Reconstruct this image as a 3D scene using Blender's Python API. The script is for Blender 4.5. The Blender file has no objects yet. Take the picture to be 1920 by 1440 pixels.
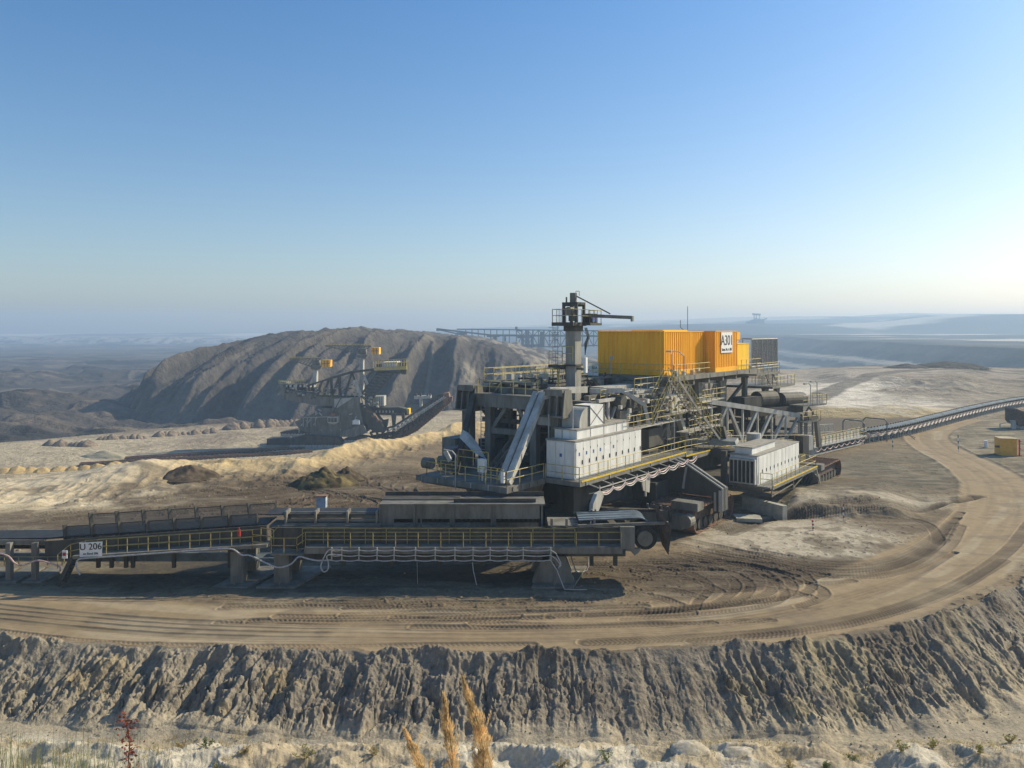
import bpy, math, random
import numpy as np
from mathutils import Vector, Matrix
random.seed(7)
S = bpy.context.scene
COL = S.collection

# ------------------------------------------------------------------ camera
CAMZ = 16.5
FPX = 1500.0
HOR = 621.0
cam = bpy.data.cameras.new("camera"); camo = bpy.data.objects.new("camera", cam); COL.objects.link(camo)
camo.location = (0, 0, CAMZ); camo.rotation_euler = (math.radians(90), 0, 0)
cam.sensor_width = 36; cam.lens = 36 * FPX / 1920; cam.shift_y = -(720 - HOR) / 1920
cam.clip_start = 0.1; cam.clip_end = 60000
S.camera = camo
# ------------------------------------------------------------------ light
SUN_EL, SUN_AZ = math.radians(32), math.radians(64)
w = bpy.data.worlds.new("World"); S.world = w; w.use_nodes = True
nt = w.node_tree
bg = nt.nodes["Background"]; sky = nt.nodes.new("ShaderNodeTexSky")
sky.sky_type = 'NISHITA'; sky.sun_disc = False; sky.sun_elevation = SUN_EL; sky.sun_rotation = SUN_AZ
sky.altitude = 100; sky.air_density = 1.0; sky.dust_density = 1.3; sky.ozone_density = 5.0
hs = nt.nodes.new('ShaderNodeHueSaturation'); hs.inputs['Saturation'].default_value = 1.1; nt.links.new(sky.outputs[0], hs.inputs['Color']); 
tcn = nt.nodes.new("ShaderNodeTexCoord"); sep = nt.nodes.new("ShaderNodeSeparateXYZ"); nt.links.new(tcn.outputs["Generated"], sep.inputs[0])
rmp = nt.nodes.new("ShaderNodeValToRGB"); e_ = rmp.color_ramp.elements; e_[0].position = 0.0; e_[0].color = (1.25, 1.07, .92, 1); e_[1].position = .42; e_[1].color = (.70, .93, 1.0, 1)
e2 = e_.new(.14); e2.color = (1.14, 1.03, .92, 1)
nt.links.new(sep.outputs[2], rmp.inputs[0]); mul = nt.nodes.new("ShaderNodeMix"); mul.data_type = 'RGBA'; mul.blend_type = 'MULTIPLY'; mul.inputs[0].default_value = 1
nt.links.new(hs.outputs[0], mul.inputs[6]); nt.links.new(rmp.outputs[0], mul.inputs[7]); nt.links.new(mul.outputs[2], bg.inputs[0]); bg.inputs[1].default_value = 0.125
sl = bpy.data.lights.new("sun", 'SUN'); sl.energy = 5.0; sl.angle = math.radians(0.5); sl.color = (1.0, 0.86, 0.60)
so = bpy.data.objects.new("sun", sl); COL.objects.link(so)
SUNV = Vector((math.cos(SUN_EL) * math.sin(SUN_AZ), math.cos(SUN_EL) * math.cos(SUN_AZ), math.sin(SUN_EL)))
so.rotation_euler = SUNV.to_track_quat('Z', 'Y').to_euler(); so.location = (60, 60, 80)
S.view_settings.view_transform = 'Standard'; S.view_settings.look = 'None'
S.view_settings.exposure = 0.3; S.view_settings.gamma = 1.0
S.cycles.max_bounces = 6; S.cycles.volume_bounces = 1; S.cycles.use_denoising = True

# ------------------------------------------------------------------ helpers
def at(px, py, Y):
    return Vector(((px - 960) * Y / FPX, Y, CAMZ - (py - HOR) * Y / FPX))
def atz(px, py, z=0.0):
    return at(px, py, (CAMZ - z) * FPX / (py - HOR))

def _h(ix, iy, seed):
    ix = ix.astype(np.int64).astype(np.uint32); iy = iy.astype(np.int64).astype(np.uint32)
    n = ix * np.uint32(374761393) + iy * np.uint32(668265263) + np.uint32((seed * 2246822519) & 0xffffffff)
    n = (n ^ (n >> np.uint32(13))) * np.uint32(1274126177)
    n = n ^ (n >> np.uint32(16))
    return n.astype(np.float32) * np.float32(2.0 / 4294967295.0) - np.float32(1)
def vn(x, y, seed=0):
    x0 = np.floor(x); y0 = np.floor(y); fx = (x - x0).astype(np.float32); fy = (y - y0).astype(np.float32)
    fx = fx * fx * fx * (fx * (fx * 6 - 15) + 10); fy = fy * fy * fy * (fy * (fy * 6 - 15) + 10)
    a = _h(x0, y0, seed); b = _h(x0 + 1, y0, seed); c = _h(x0, y0 + 1, seed); d = _h(x0 + 1, y0 + 1, seed)
    return (a + (b - a) * fx) * (1 - fy) + (c + (d - c) * fx) * fy
def fbm(x, y, o=4, seed=0, g=0.5):
    x = np.asarray(x, dtype=np.float64); y = np.asarray(y, dtype=np.float64)
    s = 0.0; a = 1.0; t = 0.0
    for i in range(o):
        s = s + a * vn(x, y, seed + i * 17); t += a; a *= g
        x, y = 1.6 * x - 1.2 * y + 11.3, 1.2 * x + 1.6 * y + 4.7
    return s / t
def ridg(x, y, o=3, seed=0):
    s = 0.0; a = 1.0; t = 0.0
    for i in range(o):
        s = s + a * (1 - np.abs(vn(x, y, seed + i * 31)) * 2); t += a; a *= 0.5; x = x * 2.1 + 3.1; y = y * 2.1 + 7.7
    return s / t
def sst(a, b, x):
    t = np.clip((x - a) / (b - a), 0, 1); return t * t * (3 - 2 * t)
def ip(x, pts):
    pts = sorted(pts); return np.interp(x, [p[0] for p in pts], [p[1] for p in pts])
def pathdist(x, y, pts):
    """distance to a polyline, arc length there and signed side"""
    D = np.full(x.shape, 1e9, dtype=np.float64); SS = np.zeros(x.shape); SG = np.zeros(x.shape); s0 = 0.0
    if x.size > 200000:
        P = np.array(pts); m = (x > P[:, 0].min() - 14) & (x < P[:, 0].max() + 14) & (y > P[:, 1].min() - 14) & (y < P[:, 1].max() + 14)
        tt = x[m] / y[m]; xm, ym = x[m], y[m]
        dd = np.full(xm.shape, 1e9)
        L = [0]
        for (a, b) in zip(pts[:-1], pts[1:]): L.append(L[-1] + math.hypot(b[0] - a[0], b[1] - a[1]))
        n = max(2, int(L[-1] / 12)); g = np.interp(np.linspace(0, L[-1], n), L, P[:, 0]); h = np.interp(np.linspace(0, L[-1], n), L, P[:, 1])
        for gx, gy in zip(g, h): dd = np.minimum(dd, (xm - gx) ** 2 + (ym - gy) ** 2)
        kk = dd < 14 ** 2
        idx = np.where(m.ravel())[0][kk]
        a, b, c = pathdist_(xm[kk], ym[kk], pts)
        D.ravel()[idx] = a; SS.ravel()[idx] = b; SG.ravel()[idx] = c
        return D, SS, SG
    return pathdist_(x, y, pts)
def pathdist_(x, y, pts):
    D = np.full(x.shape, 1e9, dtype=np.float64); SS = np.zeros(x.shape); SG = np.zeros(x.shape); s0 = 0.0
    for (ax, ay), (bx, by) in zip(pts[:-1], pts[1:]):
        dx, dy = bx - ax, by - ay; L = math.hypot(dx, dy)
        if L < 1e-6: continue
        t = np.clip(((x - ax) * dx + (y - ay) * dy) / (L * L), 0, 1)
        ex = x - ax - t * dx; ey = y - ay - t * dy; d = np.hypot(ex, ey)
        m = d < D
        D = np.where(m, d, D); SS = np.where(m, s0 + t * L, SS); SG = np.where(m, np.sign(dx * (y - ay) - dy * (x - ax)), SG)
        s0 += L
    return D, SS, SG
def smooth(pts, n=8):
    out = []
    P = [pts[0]] + list(pts) + [pts[-1]]
    for i in range(1, len(P) - 2):
        p0, p1, p2, p3 = [np.array(q, float) for q in P[i - 1:i + 3]]
        for k in range(n):
            t = k / n
            out.append(tuple(0.5 * ((2 * p1) + (-p0 + p2) * t + (2 * p0 - 5 * p1 + 4 * p2 - p3) * t * t + (-p0 + 3 * p1 - 3 * p2 + p3) * t ** 3)))
    out.append(tuple(pts[-1])); return out
def gpath(pp, n=6):
    return smooth([tuple(atz(a, b)[:2]) for a, b in pp], n)

# ------------------------------------------------------------------ materials
def mat(name, col, rough=0.7, metal=0.0, nscale=1.5, namt=0.25, bump=0.0, bscale=8.0, spec=0.3, col2=None, streak=False):
    m = bpy.data.materials.new(name); m.use_nodes = True; n = m.node_tree; N = n.nodes; Lk = n.links
    b = N["Principled BSDF"]; b.inputs["Roughness"].default_value = rough; b.inputs["Metallic"].default_value = metal
    b.inputs["Specular IOR Level"].default_value = spec
    g = N.new("ShaderNodeNewGeometry"); mp = N.new("ShaderNodeMapping"); Lk.new(g.outputs["Position"], mp.inputs[0])
    mp.inputs["Scale"].default_value = (1, 1, 0.25) if streak else (1, 1, 1)
    t = N.new("ShaderNodeTexNoise"); t.inputs["Scale"].default_value = nscale; t.inputs["Detail"].default_value = 6; t.inputs["Roughness"].default_value = 0.65
    Lk.new(mp.outputs[0], t.inputs[0])
    r = N.new("ShaderNodeValToRGB"); r.color_ramp.elements[0].position = 0.35; r.color_ramp.elements[1].position = 0.62
    c2 = col2 if col2 else tuple(c * (1 - namt * 1.6) for c in col)
    r.color_ramp.elements[0].color = (*c2, 1); r.color_ramp.elements[1].color = (*[min(1, c * (1 + namt * 0.3)) for c in col], 1)
    Lk.new(t.outputs[0], r.inputs[0]); Lk.new(r.outputs[0], b.inputs["Base Color"])
    if bump:
        t2 = N.new("ShaderNodeTexNoise"); t2.inputs["Scale"].default_value = bscale; t2.inputs["Detail"].default_value = 5
        Lk.new(g.outputs["Position"], t2.inputs[0]); bp = N.new("ShaderNodeBump"); bp.inputs["Strength"].default_value = bump; bp.inputs["Distance"].default_value = 0.05
        Lk.new(t2.outputs[0], bp.inputs["Height"]); Lk.new(bp.outputs[0], b.inputs["Normal"])
    return m
def earth_mat(name, scale, bdist, bstr=0.7, amt=0.35, spec=0.1, scale2=None):
    m = bpy.data.materials.new(name); m.use_nodes = True; n = m.node_tree; N = n.nodes; Lk = n.links
    b = N["Principled BSDF"]; b.inputs["Roughness"].default_value = 0.95; b.inputs["Specular IOR Level"].default_value = spec
    a = N.new("ShaderNodeAttribute"); a.attribute_name = "Col"
    g = N.new("ShaderNodeNewGeometry")
    t = N.new("ShaderNodeTexNoise"); t.inputs["Scale"].default_value = scale; t.inputs["Detail"].default_value = 8; t.inputs["Roughness"].default_value = 0.7
    Lk.new(g.outputs["Position"], t.inputs[0])
    mr = N.new("ShaderNodeMapRange"); mr.inputs[1].default_value = 0.3; mr.inputs[2].default_value = 0.7; mr.inputs[3].default_value = 1 - amt; mr.inputs[4].default_value = 1 + amt
    Lk.new(t.outputs[0], mr.inputs[0])
    mx = N.new("ShaderNodeVectorMath"); mx.operation = 'SCALE'; Lk.new(a.outputs["Color"], mx.inputs[0]); Lk.new(mr.outputs[0], mx.inputs["Scale"])
    Lk.new(mx.outputs[0], b.inputs["Base Color"])
    t2 = N.new("ShaderNodeTexNoise"); t2.inputs["Scale"].default_value = scale2 or scale * 2.3; t2.inputs["Detail"].default_value = 8; t2.inputs["Roughness"].default_value = 0.65
    Lk.new(g.outputs["Position"], t2.inputs[0])
    bp = N.new("ShaderNodeBump"); bp.inputs["Strength"].default_value = bstr; bp.inputs["Distance"].default_value = bdist
    Lk.new(t2.outputs[0], bp.inputs["Height"]); Lk.new(bp.outputs[0], b.inputs["Normal"])
    return m

# ------------------------------------------------------------------ terrain
EDGE = [(-120, 52), (-60, 44.5), (-27.8, 43.5), (-17, 42.5), (-10, 41.9), (0, 41.6), (9.6, 42.4), (15.5, 43.1), (22.4, 45.5), (27.2, 48.4), (33, 52.5), (40, 60), (52, 78), (80, 100), (140, 125)]
CREST = [((px - 960) / FPX, 24750 / (py - HOR)) for px, py in
         [(-900, 925), (-200, 903), (0, 898), (150, 893), (270, 888), (330, 880), (450, 871), (560, 868), (640, 851), (720, 836), (860, 806), (960, 796), (1100, 770), (1200, 742), (1300, 715), (1400, 699), (1450, 693), (1700, 689), (1920, 688), (2600, 690)]]
LEDGE = [((px - 960) / FPX, 31.5 * 1500 / (py - HOR)) for px, py in
         [(-900, 850), (-200, 838), (0, 830), (150, 816), (300, 802), (560, 787), (850, 770), (960, 765), (1100, 760)]]
XE = [(300, 475), (728, 456), (1547, 505), (3000, 640), (9000, 1200), (20000, 2400)]
ROAD_PX = [(-260, 1128), (-100, 1140), (100, 1157), (400, 1182), (700, 1190), (1000, 1190), (1250, 1180), (1450, 1152), (1620, 1110), (1760, 1058), (1845, 1005), (1880, 950), (1868, 905), (1815, 868), (1762, 842), (1738, 820), (1758, 802), (1820, 783), (1920, 758), (2080, 728), (2300, 706)]
ROAD = gpath(ROAD_PX, 7)
ROAD2 = smooth([tuple(atz(a, b)[:2]) for a, b in [(1400, 800), (1470, 775), (1530, 748), (1580, 727), (1650, 713), (1740, 706), (1850, 704), (1990, 702), (2200, 700)]], 6)

# curved wheel and crawler tracks pressed into the bench (bench points given as picture pixels of flat ground)
def arc_tracks():
    T = []
    for k, (dx, dy, w) in enumerate([(0, 0, .42), (34, 2, .42), (-70, 4, .38), (-44, 6, .38), (70, -2, .4), (-120, 8, .34), (20, 14, .34)]):
        T.append((gpath([(1150 + dx, 1052 + dy), (1290 + dx, 1052 + dy), (1400 + dx, 1063 + dy), (1448 + dx, 1088 + dy), (1430 + dx, 1115 + dy), (1330 + dx * .5, 1134 + dy), (1150 + dx, 1146 + dy)]), w, 0.75))
    T.append((gpath([(1280, 1010), (1400, 1037), (1530, 1066), (1640, 1065), (1720, 1040), (1760, 1010), (1720, 975), (1600, 968), (1480, 972)]), .5, 0.9))
    T.append((gpath([(1270, 1022), (1420, 1050), (1560, 1078), (1680, 1072), (1770, 1030), (1800, 985)]), .5, 0.8))
    T.append((gpath([(1240, 1035), (1400, 1058), (1490, 1082), (1545, 1110), (1500, 1135)]), .42, 0.75))
    for k in range(11):
        y0 = 1131 + k * 4.3; x0 = random.uniform(380, 1000)
        T.append((gpath([(x0, y0 + random.uniform(-5, 5)), (x0 + 150, y0 + random.uniform(-3, 3)), (x0 + 330, y0 - 2), (x0 + 560, y0 - 9)]), .36, 0.55))
    T.append((gpath([(1100, 1203), (1400, 1187), (1560, 1166), (1700, 1132), (1810, 1085), (1890, 1030), (1930, 980)]), .55, 1.0))
    T.append((gpath([(1300, 1200), (1500, 1183), (1650, 1153), (1780, 1108), (1880, 1050)]), .5, 0.9))
    T.append((gpath([(-50, 1176), (200, 1203), (500, 1209), (800, 1207), (1000, 1206)]), .3, 0.5))
    for k in range(9):      # left field
        y0 = 905 + k * 9; x0 = 120 + random.uniform(-40, 200)
        T.append((gpath([(x0 - 120, y0 + 42), (x0 + 80, y0 + 22), (x0 + 330, y0 + random.uniform(-4, 4)), (x0 + 620, y0 - 22)]), .6, 0.5))
    for k in range(6):
        x0 = 640 + 30 * k
        T.append((gpath([(x0 - 260, 920 + 4 * k), (x0 - 130, 905 + 5 * k), (x0 - 60, 925 + 4 * k), (x0 - 120, 952)]), .5, 0.5))
    for k in range(12):
        x0 = random.uniform(250, 620); y0 = random.uniform(898, 962); T.append((gpath([(x0, y0 + random.uniform(0, 14)), (x0 + 90, y0 + random.uniform(-6, 6)), (x0 + 190, y0 - random.uniform(0, 12)), (x0 + 300, y0 - random.uniform(0, 24))]), random.uniform(.45, .8), random.uniform(.4, .9)))
    for k in range(5):
        x0 = 700 + 22 * k; T.append((gpath([(x0 + 110, 895), (x0 + 20, 888 + 4 * k), (x0 - 20, 905 + 3 * k), (x0 + 60, 925 + 3 * k), (x0 + 190, 930)]), .55, .7))
    for k in range(12):
        x0 = random.uniform(950, 1350); y0 = random.uniform(1050, 1128); T.append((gpath([(x0, y0), (x0 + 90, y0 + random.uniform(-6, 6)), (x0 + 190, y0 + random.uniform(-10, 12)), (x0 + 260, y0 + random.uniform(-16, 16))]), random.uniform(.3, .45), random.uniform(.5, .9)))
    for k in range(7):
        o = 7 * k; T.append((gpath([(1330 + o, 985 + o * .4), (1450 + o, 975 - 1.5 * k), (1600 + o, 968 - 2 * k), (1720 + o, 960 - 2 * k), (1820 + o * .5, 930)]), .5, .6))
    for k in range(6):
        T.append((gpath([(1260 + 30 * k, 1040 - 2 * k), (1440 + 20 * k, 1068 - 3 * k), (1580 + 14 * k, 1080 - 6 * k), (1700 + 8 * k, 1058 - 9 * k), (1770 + 6 * k, 1010 - 10 * k)]), .45, .7))
    for k in range(4):
        T.append((gpath([(-60, 1128 + 9 * k), (300, 1160 + 9 * k), (700, 1172 + 8 * k), (1100, 1172 + 7 * k), (1400, 1150 + 6 * k), (1650, 1096 + 5 * k), (1790, 1035)]), .3, .28))
    for k in range(3):
        T.append((gpath([(0, 975 + 8 * k), (150, 962 + 7 * k), (350, 950 + 6 * k), (560, 940)]), .5, 0.6))
    return T
TRACKS = arc_tracks()

def crest_info(x, y):
    t = x / np.maximum(y, 1e-3)
    return t, ip(t, CREST)
def height(x, y, fine=True):
    x = np.asarray(x, float); y = np.asarray(y, float)
    t, yc = crest_info(x, y); u = 960 + FPX * t; v = HOR + 24750 / np.maximum(y, 1)
    ed = ip(x, EDGE) - .8
    # bench
    z = 0.10 * fbm(x * .16, y * .16, 4, 3) + 0.035 * fbm(x * .9, y * .9, 3, 5)
    dist = np.hypot(x, y)
    z = z + sst(110, 300, y) * 0.9 * fbm(x * .03, y * .03, 4, 8)
    # sand ridge on the left crest
    lm = sst(1150, 850, u)
    z = z + lm * (0.9 + 0.9 * fbm(x * .12, y * .12, 4, 21)) * np.exp(-((y - yc + 3.5) / 3.6) ** 2) * sst(-40, 300, u) * 1.4
    z = z + lm * 0.5 * ridg(x * .25, y * .18, 3, 23) * np.exp(-((y - yc + 9) / 6.0) ** 2)
    # the cut bank on the right, beyond the concrete blocks
    bk = sst(1452, 1500, u) * sst(1735, 1640, u)
    yb = 24750 / (974 - HOR) + 0.5 * fbm(x * .5, x * 0, 3, 40)
    z = z + bk * (sst(0, 1.5, y - yb) * (1.05 + .3 * fbm(x * .4, y * .4, 3, 41)) * sst(22, 4, y - yb))
    # right side: sand ridge behind the belt, sand slope
    rr = sst(1480, 1560, u) * sst(1800, 1700, u)
    yr = 24750 / (772 - HOR)
    z = z + rr * (.9 + 1.0 * fbm(x * .1, y * .1, 4, 44)) * np.exp(-((y - yr) / 7.0) ** 2)
    z = z + sst(1500, 1600, u) * sst(1920, 1780, u) * 2.5 * sst(185, 300, y) * sst(380, 310, y)
    z = z + sst(1600, 1680, u) * sst(1900, 1800, u) * 3.0 * ridg(x * .03, y * .05, 3, 46) * np.exp(-((y - 225) / 30.0) ** 2)
    # drops
    d = y - yc
    led = ip(t, LEDGE)
    right = sst(0.10, 0.22, t)
    lo_l = -15 + 0.5 * fbm(x * .05, y * .05, 4, 9)
    hum = fbm(x * .02, y * .02, 5, 12); hum2 = ridg(x * .012 + .3 * hum, y * .02, 4, 13)
    amp = sst(0, 40, y - led) * (6.5 * sst(1300, 380, y) + 1.5)
    floor_l = -24 + amp * (hum * 1.3 + 0.9 * hum2) + 2.0 * sst(500, 1100, y) * ridg(x * .003, y * .010, 3, 14) + 2.5 * sst(450, 900, y) * np.round(1.5 * fbm(x * .0015, y * .004, 3, 18))
    floor_l = np.maximum(floor_l, -24 + 21 * sst(2450, 2560, y + 120 * fbm(x * .002, y * .001, 3, 19)))
    zl = np.maximum(lo_l - np.clip(y - led, 0, 1e6) * 0.5, floor_l)
    zl = np.where(y < led, lo_l, zl)
    fl_r = -42 + 2.5 * fbm(x * .01, y * .01, 4, 15)
    low = zl * (1 - right) + fl_r * right
    zd = np.maximum(-np.clip(d - 1.5, 0, 1e6) * 0.55 + z, low)
    z = np.where(d > 0, zd, z)
    xe = ip(y, XE) + 12 * fbm(x * .004, y * .004, 3, 16)
    dx_ = x - xe + 5 * fbm(x * .02, y * .02, 3, 24); plat = np.interp(dx_, [-190, -160, -125, -108, -80, -60, -34, -19, 0], [-75, -46, -44, -33, -31.5, -21, -19.5, -10, 0.]) + 1.8 * fbm(x * .004, y * .006, 5, 17) + 1.0 + 9 * sst(800, 1900, y)
    z = np.where(y > 330, np.maximum(z, plat), z)
    # gully and embankment in front
    run = ip(x, [(-60, 4.5), (-20, 4.4), (0, 4.4), (10, 4.5), (16, 5.0), (24, 5.6), (30, 5.2), (40, 7)])
    crl = 0.45 * fbm(x * .7, x * 0 + 2, 3, 59)
    tt = (ed + crl - y) / run
    k = np.clip(x * .055, -1.1, 1.9) + .5 * fbm(x * .3, x * 0 + 5, 3, 74)
    s = x - k * np.clip(tt, -0.3, 1.4) + .12 * fbm(x * 1.1, y * 1.1, 2, 60)
    drop = ip(x, [(-60, 2.1), (-18, 2.1), (0, 2.35), (16, 2.55), (27, 2.8), (60, 2.8)])
    prof = -drop * np.clip(tt, 0, 1)
    body = sst(-0.02, .16, tt) * sst(1.04, .78, tt)
    var = 0.5 + 0.5 * fbm(x * .12, y * 0, 2, 61)
    r1 = ridg(s * .8, tt * .5, 1, 62); r2 = ridg(s * 2.1 + 5, tt * .8, 1, 63); r3 = ridg(s * 5.0 + 5, tt * 2.5, 1, 69)
    lum = fbm(x * 1.1, y * 1.3, 5, 64, .62)
    lum2 = fbm(x * 4.5, y * 4.5, 3, 70)
    crk = sst(.72, 1, ridg(s * 1.3 + .8 * lum, tt * .9, 1, 71)) * sst(.1, .4, tt); crk2 = sst(.6, 1, ridg(s * 3.4 + 1.2 * lum, tt * 2.0, 1, 72)) * sst(.25, .5, tt)
    rough = .38 + .62 * sst(-.3, .25, fbm(x * .16, tt * .6, 3, 75))
    emb = prof + body * rough * (.15 * r1 * (.5 + var) + (.07 + .12 * var) * r2 + .06 * r3 - .09 - .24 * crk - .12 * crk2 + .31 * lum + .08 * lum2 + .02 * fbm(x * 11, y * 11, 2, 73))
    fans = np.maximum(0, fbm(x * .5, x * 0 + 3, 3, 68) + .1) * .45 * np.exp(-((tt - 1.0) / .25) ** 2)
    emb = emb + fans
    berm = np.maximum(0, 0.10 + .62 * fbm(x * .6, y * .5, 4, 65) + .15 * lum2) * np.exp(-((tt - .01) / .085) ** 2)
    lowz = -drop + (emb - prof) * sst(1.3, 1.0, tt) + 0.2 * fbm(x * .3, y * .4, 3, 66)
    fg = ip(y, [(29, -1.4), (33, -1.5), (34.8, -1.75), (36.4, -2.3), (40, -3.2)])
    bil = 1 - np.abs(fbm(x * .33 + 2, y * .42, 3, 67))
    fgz = fg + sst(37.2, 34.8, y) * (.60 * (bil - .72) * 2 + .16 * fbm(x * 1.3, y * 1.6, 5, 58, .62)) + .05 * fbm(x * 4, y * 4, 3, 57)
    zz = np.where(tt > 1, np.maximum(lowz, fgz), emb)
    z = np.where(tt > -0.35, np.where(tt < 0, z * (1 - sst(-.35, 0, tt)), zz) + berm, z)
    hill = np.minimum(-1.4 + (29 - y) * 0.6, 14.6) + .15 * fbm(x * .8, y * .8, 4, 56) * sst(0, 6, y)
    z = np.where(y < 29, hill, z)
    return z, dict(t=t, yc=yc, u=u, v=v, tt=tt, d=d, led=led, right=right, xe=xe, var=var, lum=lum, lm=lm)

def mixc(C, m, c):
    m = np.clip(m, 0, 1)[..., None]; return C * (1 - m) + np.array(c) * m
def blob(u, v, cx, cy, rx, ry, n=0, e=.35):
    r = np.hypot((u - cx) / rx, (v - cy) / ry) + n
    return sst(1 + e, 1 - e, r)
def colour(x, y, z, I):
    u, v, d, tt = I['u'], I['v'], I['d'], I['tt']
    n1 = fbm(x * .22, y * .22, 5, 101); n2 = fbm(x * 1.3, y * 1.3, 4, 102); n3 = fbm(x * .05, y * .08, 4, 103); n4 = fbm(x * .45, y * .9, 5, 104)
    C = np.zeros(x.shape + (3,)) + np.array((.225, .172, .107))
    C = mixc(C, .55 * sst(.0, .5, n1 + .3 * n2), (.145, .115, .082))
    nn = .45 * n1 + .2 * n2
    # left: pale sand, dark worked strip, yellow crest
    C = mixc(C, blob(u, v, 60, 925, 480, 38, nn), (.55, .465, .32))
    C = mixc(C, .93 * blob(u, v, 640, 930, 430, 46, nn), (.105, .080, .056))
    C = mixc(C, .4 * sst(.2, .5, n4 + .3 * n1) * blob(u, v, 500, 930, 600, 50, nn), (.25, .205, .145))
    C = mixc(C, .85 * blob(u, v, 360, 982, 450, 30, nn), (.12, .093, .066))
    ridge = np.exp(-((I['d'] + 3.5) / 5.0) ** 2)
    C = mixc(C, .95 * ridge * I['lm'] * sst(-.6, .2, nn + .4), (.55, .42, .23))
    C = mixc(C, sst(430, 200, u) * ridge * .7, (.55, .48, .36))
    # brown soil before the feeder; shade under it painted as a darker patch
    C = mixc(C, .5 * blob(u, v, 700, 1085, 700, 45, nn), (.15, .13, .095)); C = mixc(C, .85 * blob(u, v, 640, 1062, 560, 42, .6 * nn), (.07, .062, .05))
    # right: dark wheeled area, pale island
    C = mixc(C, .93 * blob(u, v, 1480, 1085, 330, 50, nn), (.092, .07, .05)); C = mixc(C, .8 * blob(u, v, 1650, 985, 190, 18, nn), (.12, .092, .066))
    C = mixc(C, .95 * blob(u, v, 1490, 1012, 190, 34, 1.2 * nn), (.43, .38, .295))
    C = mixc(C, .9 * sst(.1, .35, n2 + .4 * n1) * blob(u, v, 1520, 1022, 170, 30, nn), (.15, .13, .10))
    C = mixc(C, .8 * blob(u, v, 1570, 945, 220, 22, nn), (.38, .34, .265))
    C = mixc(C, .85 * blob(u, v, 1640, 893, 190, 44, nn), (.14, .122, .09))
    C = mixc(C, .9 * sst(-.2, .2, n1) * blob(u, v, 1620, 884, 130, 20, nn), (.25, .175, .07))
    C = mixc(C, .8 * sst(0, .3, n4) * blob(u, v, 1680, 900, 200, 40, nn), (.085, .08, .06))
    C = mixc(C, .7 * blob(u, v, 1870, 850, 150, 70, nn), (.21, .185, .13))
    C = mixc(C, .8 * sst(.05, .3, n4 + .3 * n2) * blob(u, v, 1860, 870, 170, 80, nn), (.095, .085, .06))
    C = mixc(C, .6 * sst(.1, .4, -n4) * blob(u, v, 1860, 840, 170, 60, nn), (.33, .29, .21))
    C = mixc(C, .9 * blob(u, v, 1620, 800, 190, 22, nn), (.12, .10, .075))
    C = mixc(C, .9 * blob(u, v, 1640, 776, 190, 9, .5 * nn), (.40, .31, .165))
    C = mixc(C, .95 * blob(u, v, 1670, 738, 230, 34, .6 * nn), (.70, .63, .52))
    C = mixc(C, .9 * blob(u, v, 1640, 705, 330, 16, .8 * n3 + .3 * n1), (.36, .31, .25))
    C = mixc(C, .8 * blob(u, v, 1850, 735, 170, 26, .8 * n3 + .3 * n1), (.23, .19, .14))
    C = mixc(C, .75 * sst(.1, .4, n3 + .3 * n1) * sst(1500, 1560, u) * sst(150, 200, y), (.135, .118, .10))
    C = mixc(C, .9 * blob(u, v, 1770, 696, 80, 7, .5 * n1), (.07, .065, .05))
    md = fbm(x * .33, y * .33, 5, 160); ms = fbm(x * .12 + y * .03, y * .9, 5, 161)
    C = mixc(C, .6 * sst(.02, .3, md + .35 * ms) * sst(150, 80, y), (.115, .09, .062))
    C = mixc(C, .35 * sst(.12, .4, ms - .3 * md) * sst(150, 80, y), (.30, .255, .18))
    C = mixc(C, .45 * sst(.35, .6, fbm(x * 2.6, y * 2.6, 3, 162)) * sst(110, 60, y), (.085, .068, .048))
    d2, _, _ = pathdist(x, y, ROAD2) 
    C = mixc(C, .85 * sst(4.2, 2.8, d2 + n1), (.17, .15, .125))
    # lower benches and pit
    m = sst(0, 4, d) * (1 - I['right'])
    st = fbm(x * .008, y * .03, 5, 110); st2 = fbm(x * .05, y * .05, 5, 111)
    L = np.zeros(C.shape) + np.array((.43, .36, .25))
    L = mixc(L, .6 * sst(0, .5, st2), (.21, .165, .13))
    L = mixc(L, sst(4, -4, d - 25), (.30, .26, .19))
    P = np.zeros(C.shape) + np.array((.075, .068, .064)); P = mixc(P, sst(.1, .45, st2 + .5 * st), (.15, .125, .10)); P = mixc(P, .85 * sst(.05, .3, -st), (.035, .035, .038))
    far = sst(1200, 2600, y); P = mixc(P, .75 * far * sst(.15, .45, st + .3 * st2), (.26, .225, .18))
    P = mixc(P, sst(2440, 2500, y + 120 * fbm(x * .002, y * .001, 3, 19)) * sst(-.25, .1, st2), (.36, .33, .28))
    L = mixc(L, sst(-12, 6, y - I['led'] + 5 * st2), (.175, .14, .11))
    L = mixc(L, sst(0, 14, y - I['led'] + 6 * st2), (0, 0, 0)) + P * np.clip(sst(0, 14, y - I['led'] + 6 * st2), 0, 1)[..., None]
    C = C * (1 - m[..., None]) + L * m[..., None]
    mr = sst(0, 4, d) * I['right']
    R = np.zeros(C.shape) + np.array((.05, .048, .046)); R = mixc(R, sst(.1, .4, st2) * .5, (.085, .075, .065)); bz = np.minimum(np.minimum(np.abs(z + 19.5), np.abs(z + 31)), np.abs(z + 44)); R = mixc(R, .8 * sst(3.0, 1.2, bz + 2.5 * st2), (.30, .27, .22))
    C = C * (1 - mr[..., None]) + R * mr[..., None]
    pl = sst(-3, 2, x - I['xe']) * sst(380, 500, y)
    q = fbm(x * .004, y * .006, 6, 112, .6)
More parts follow.
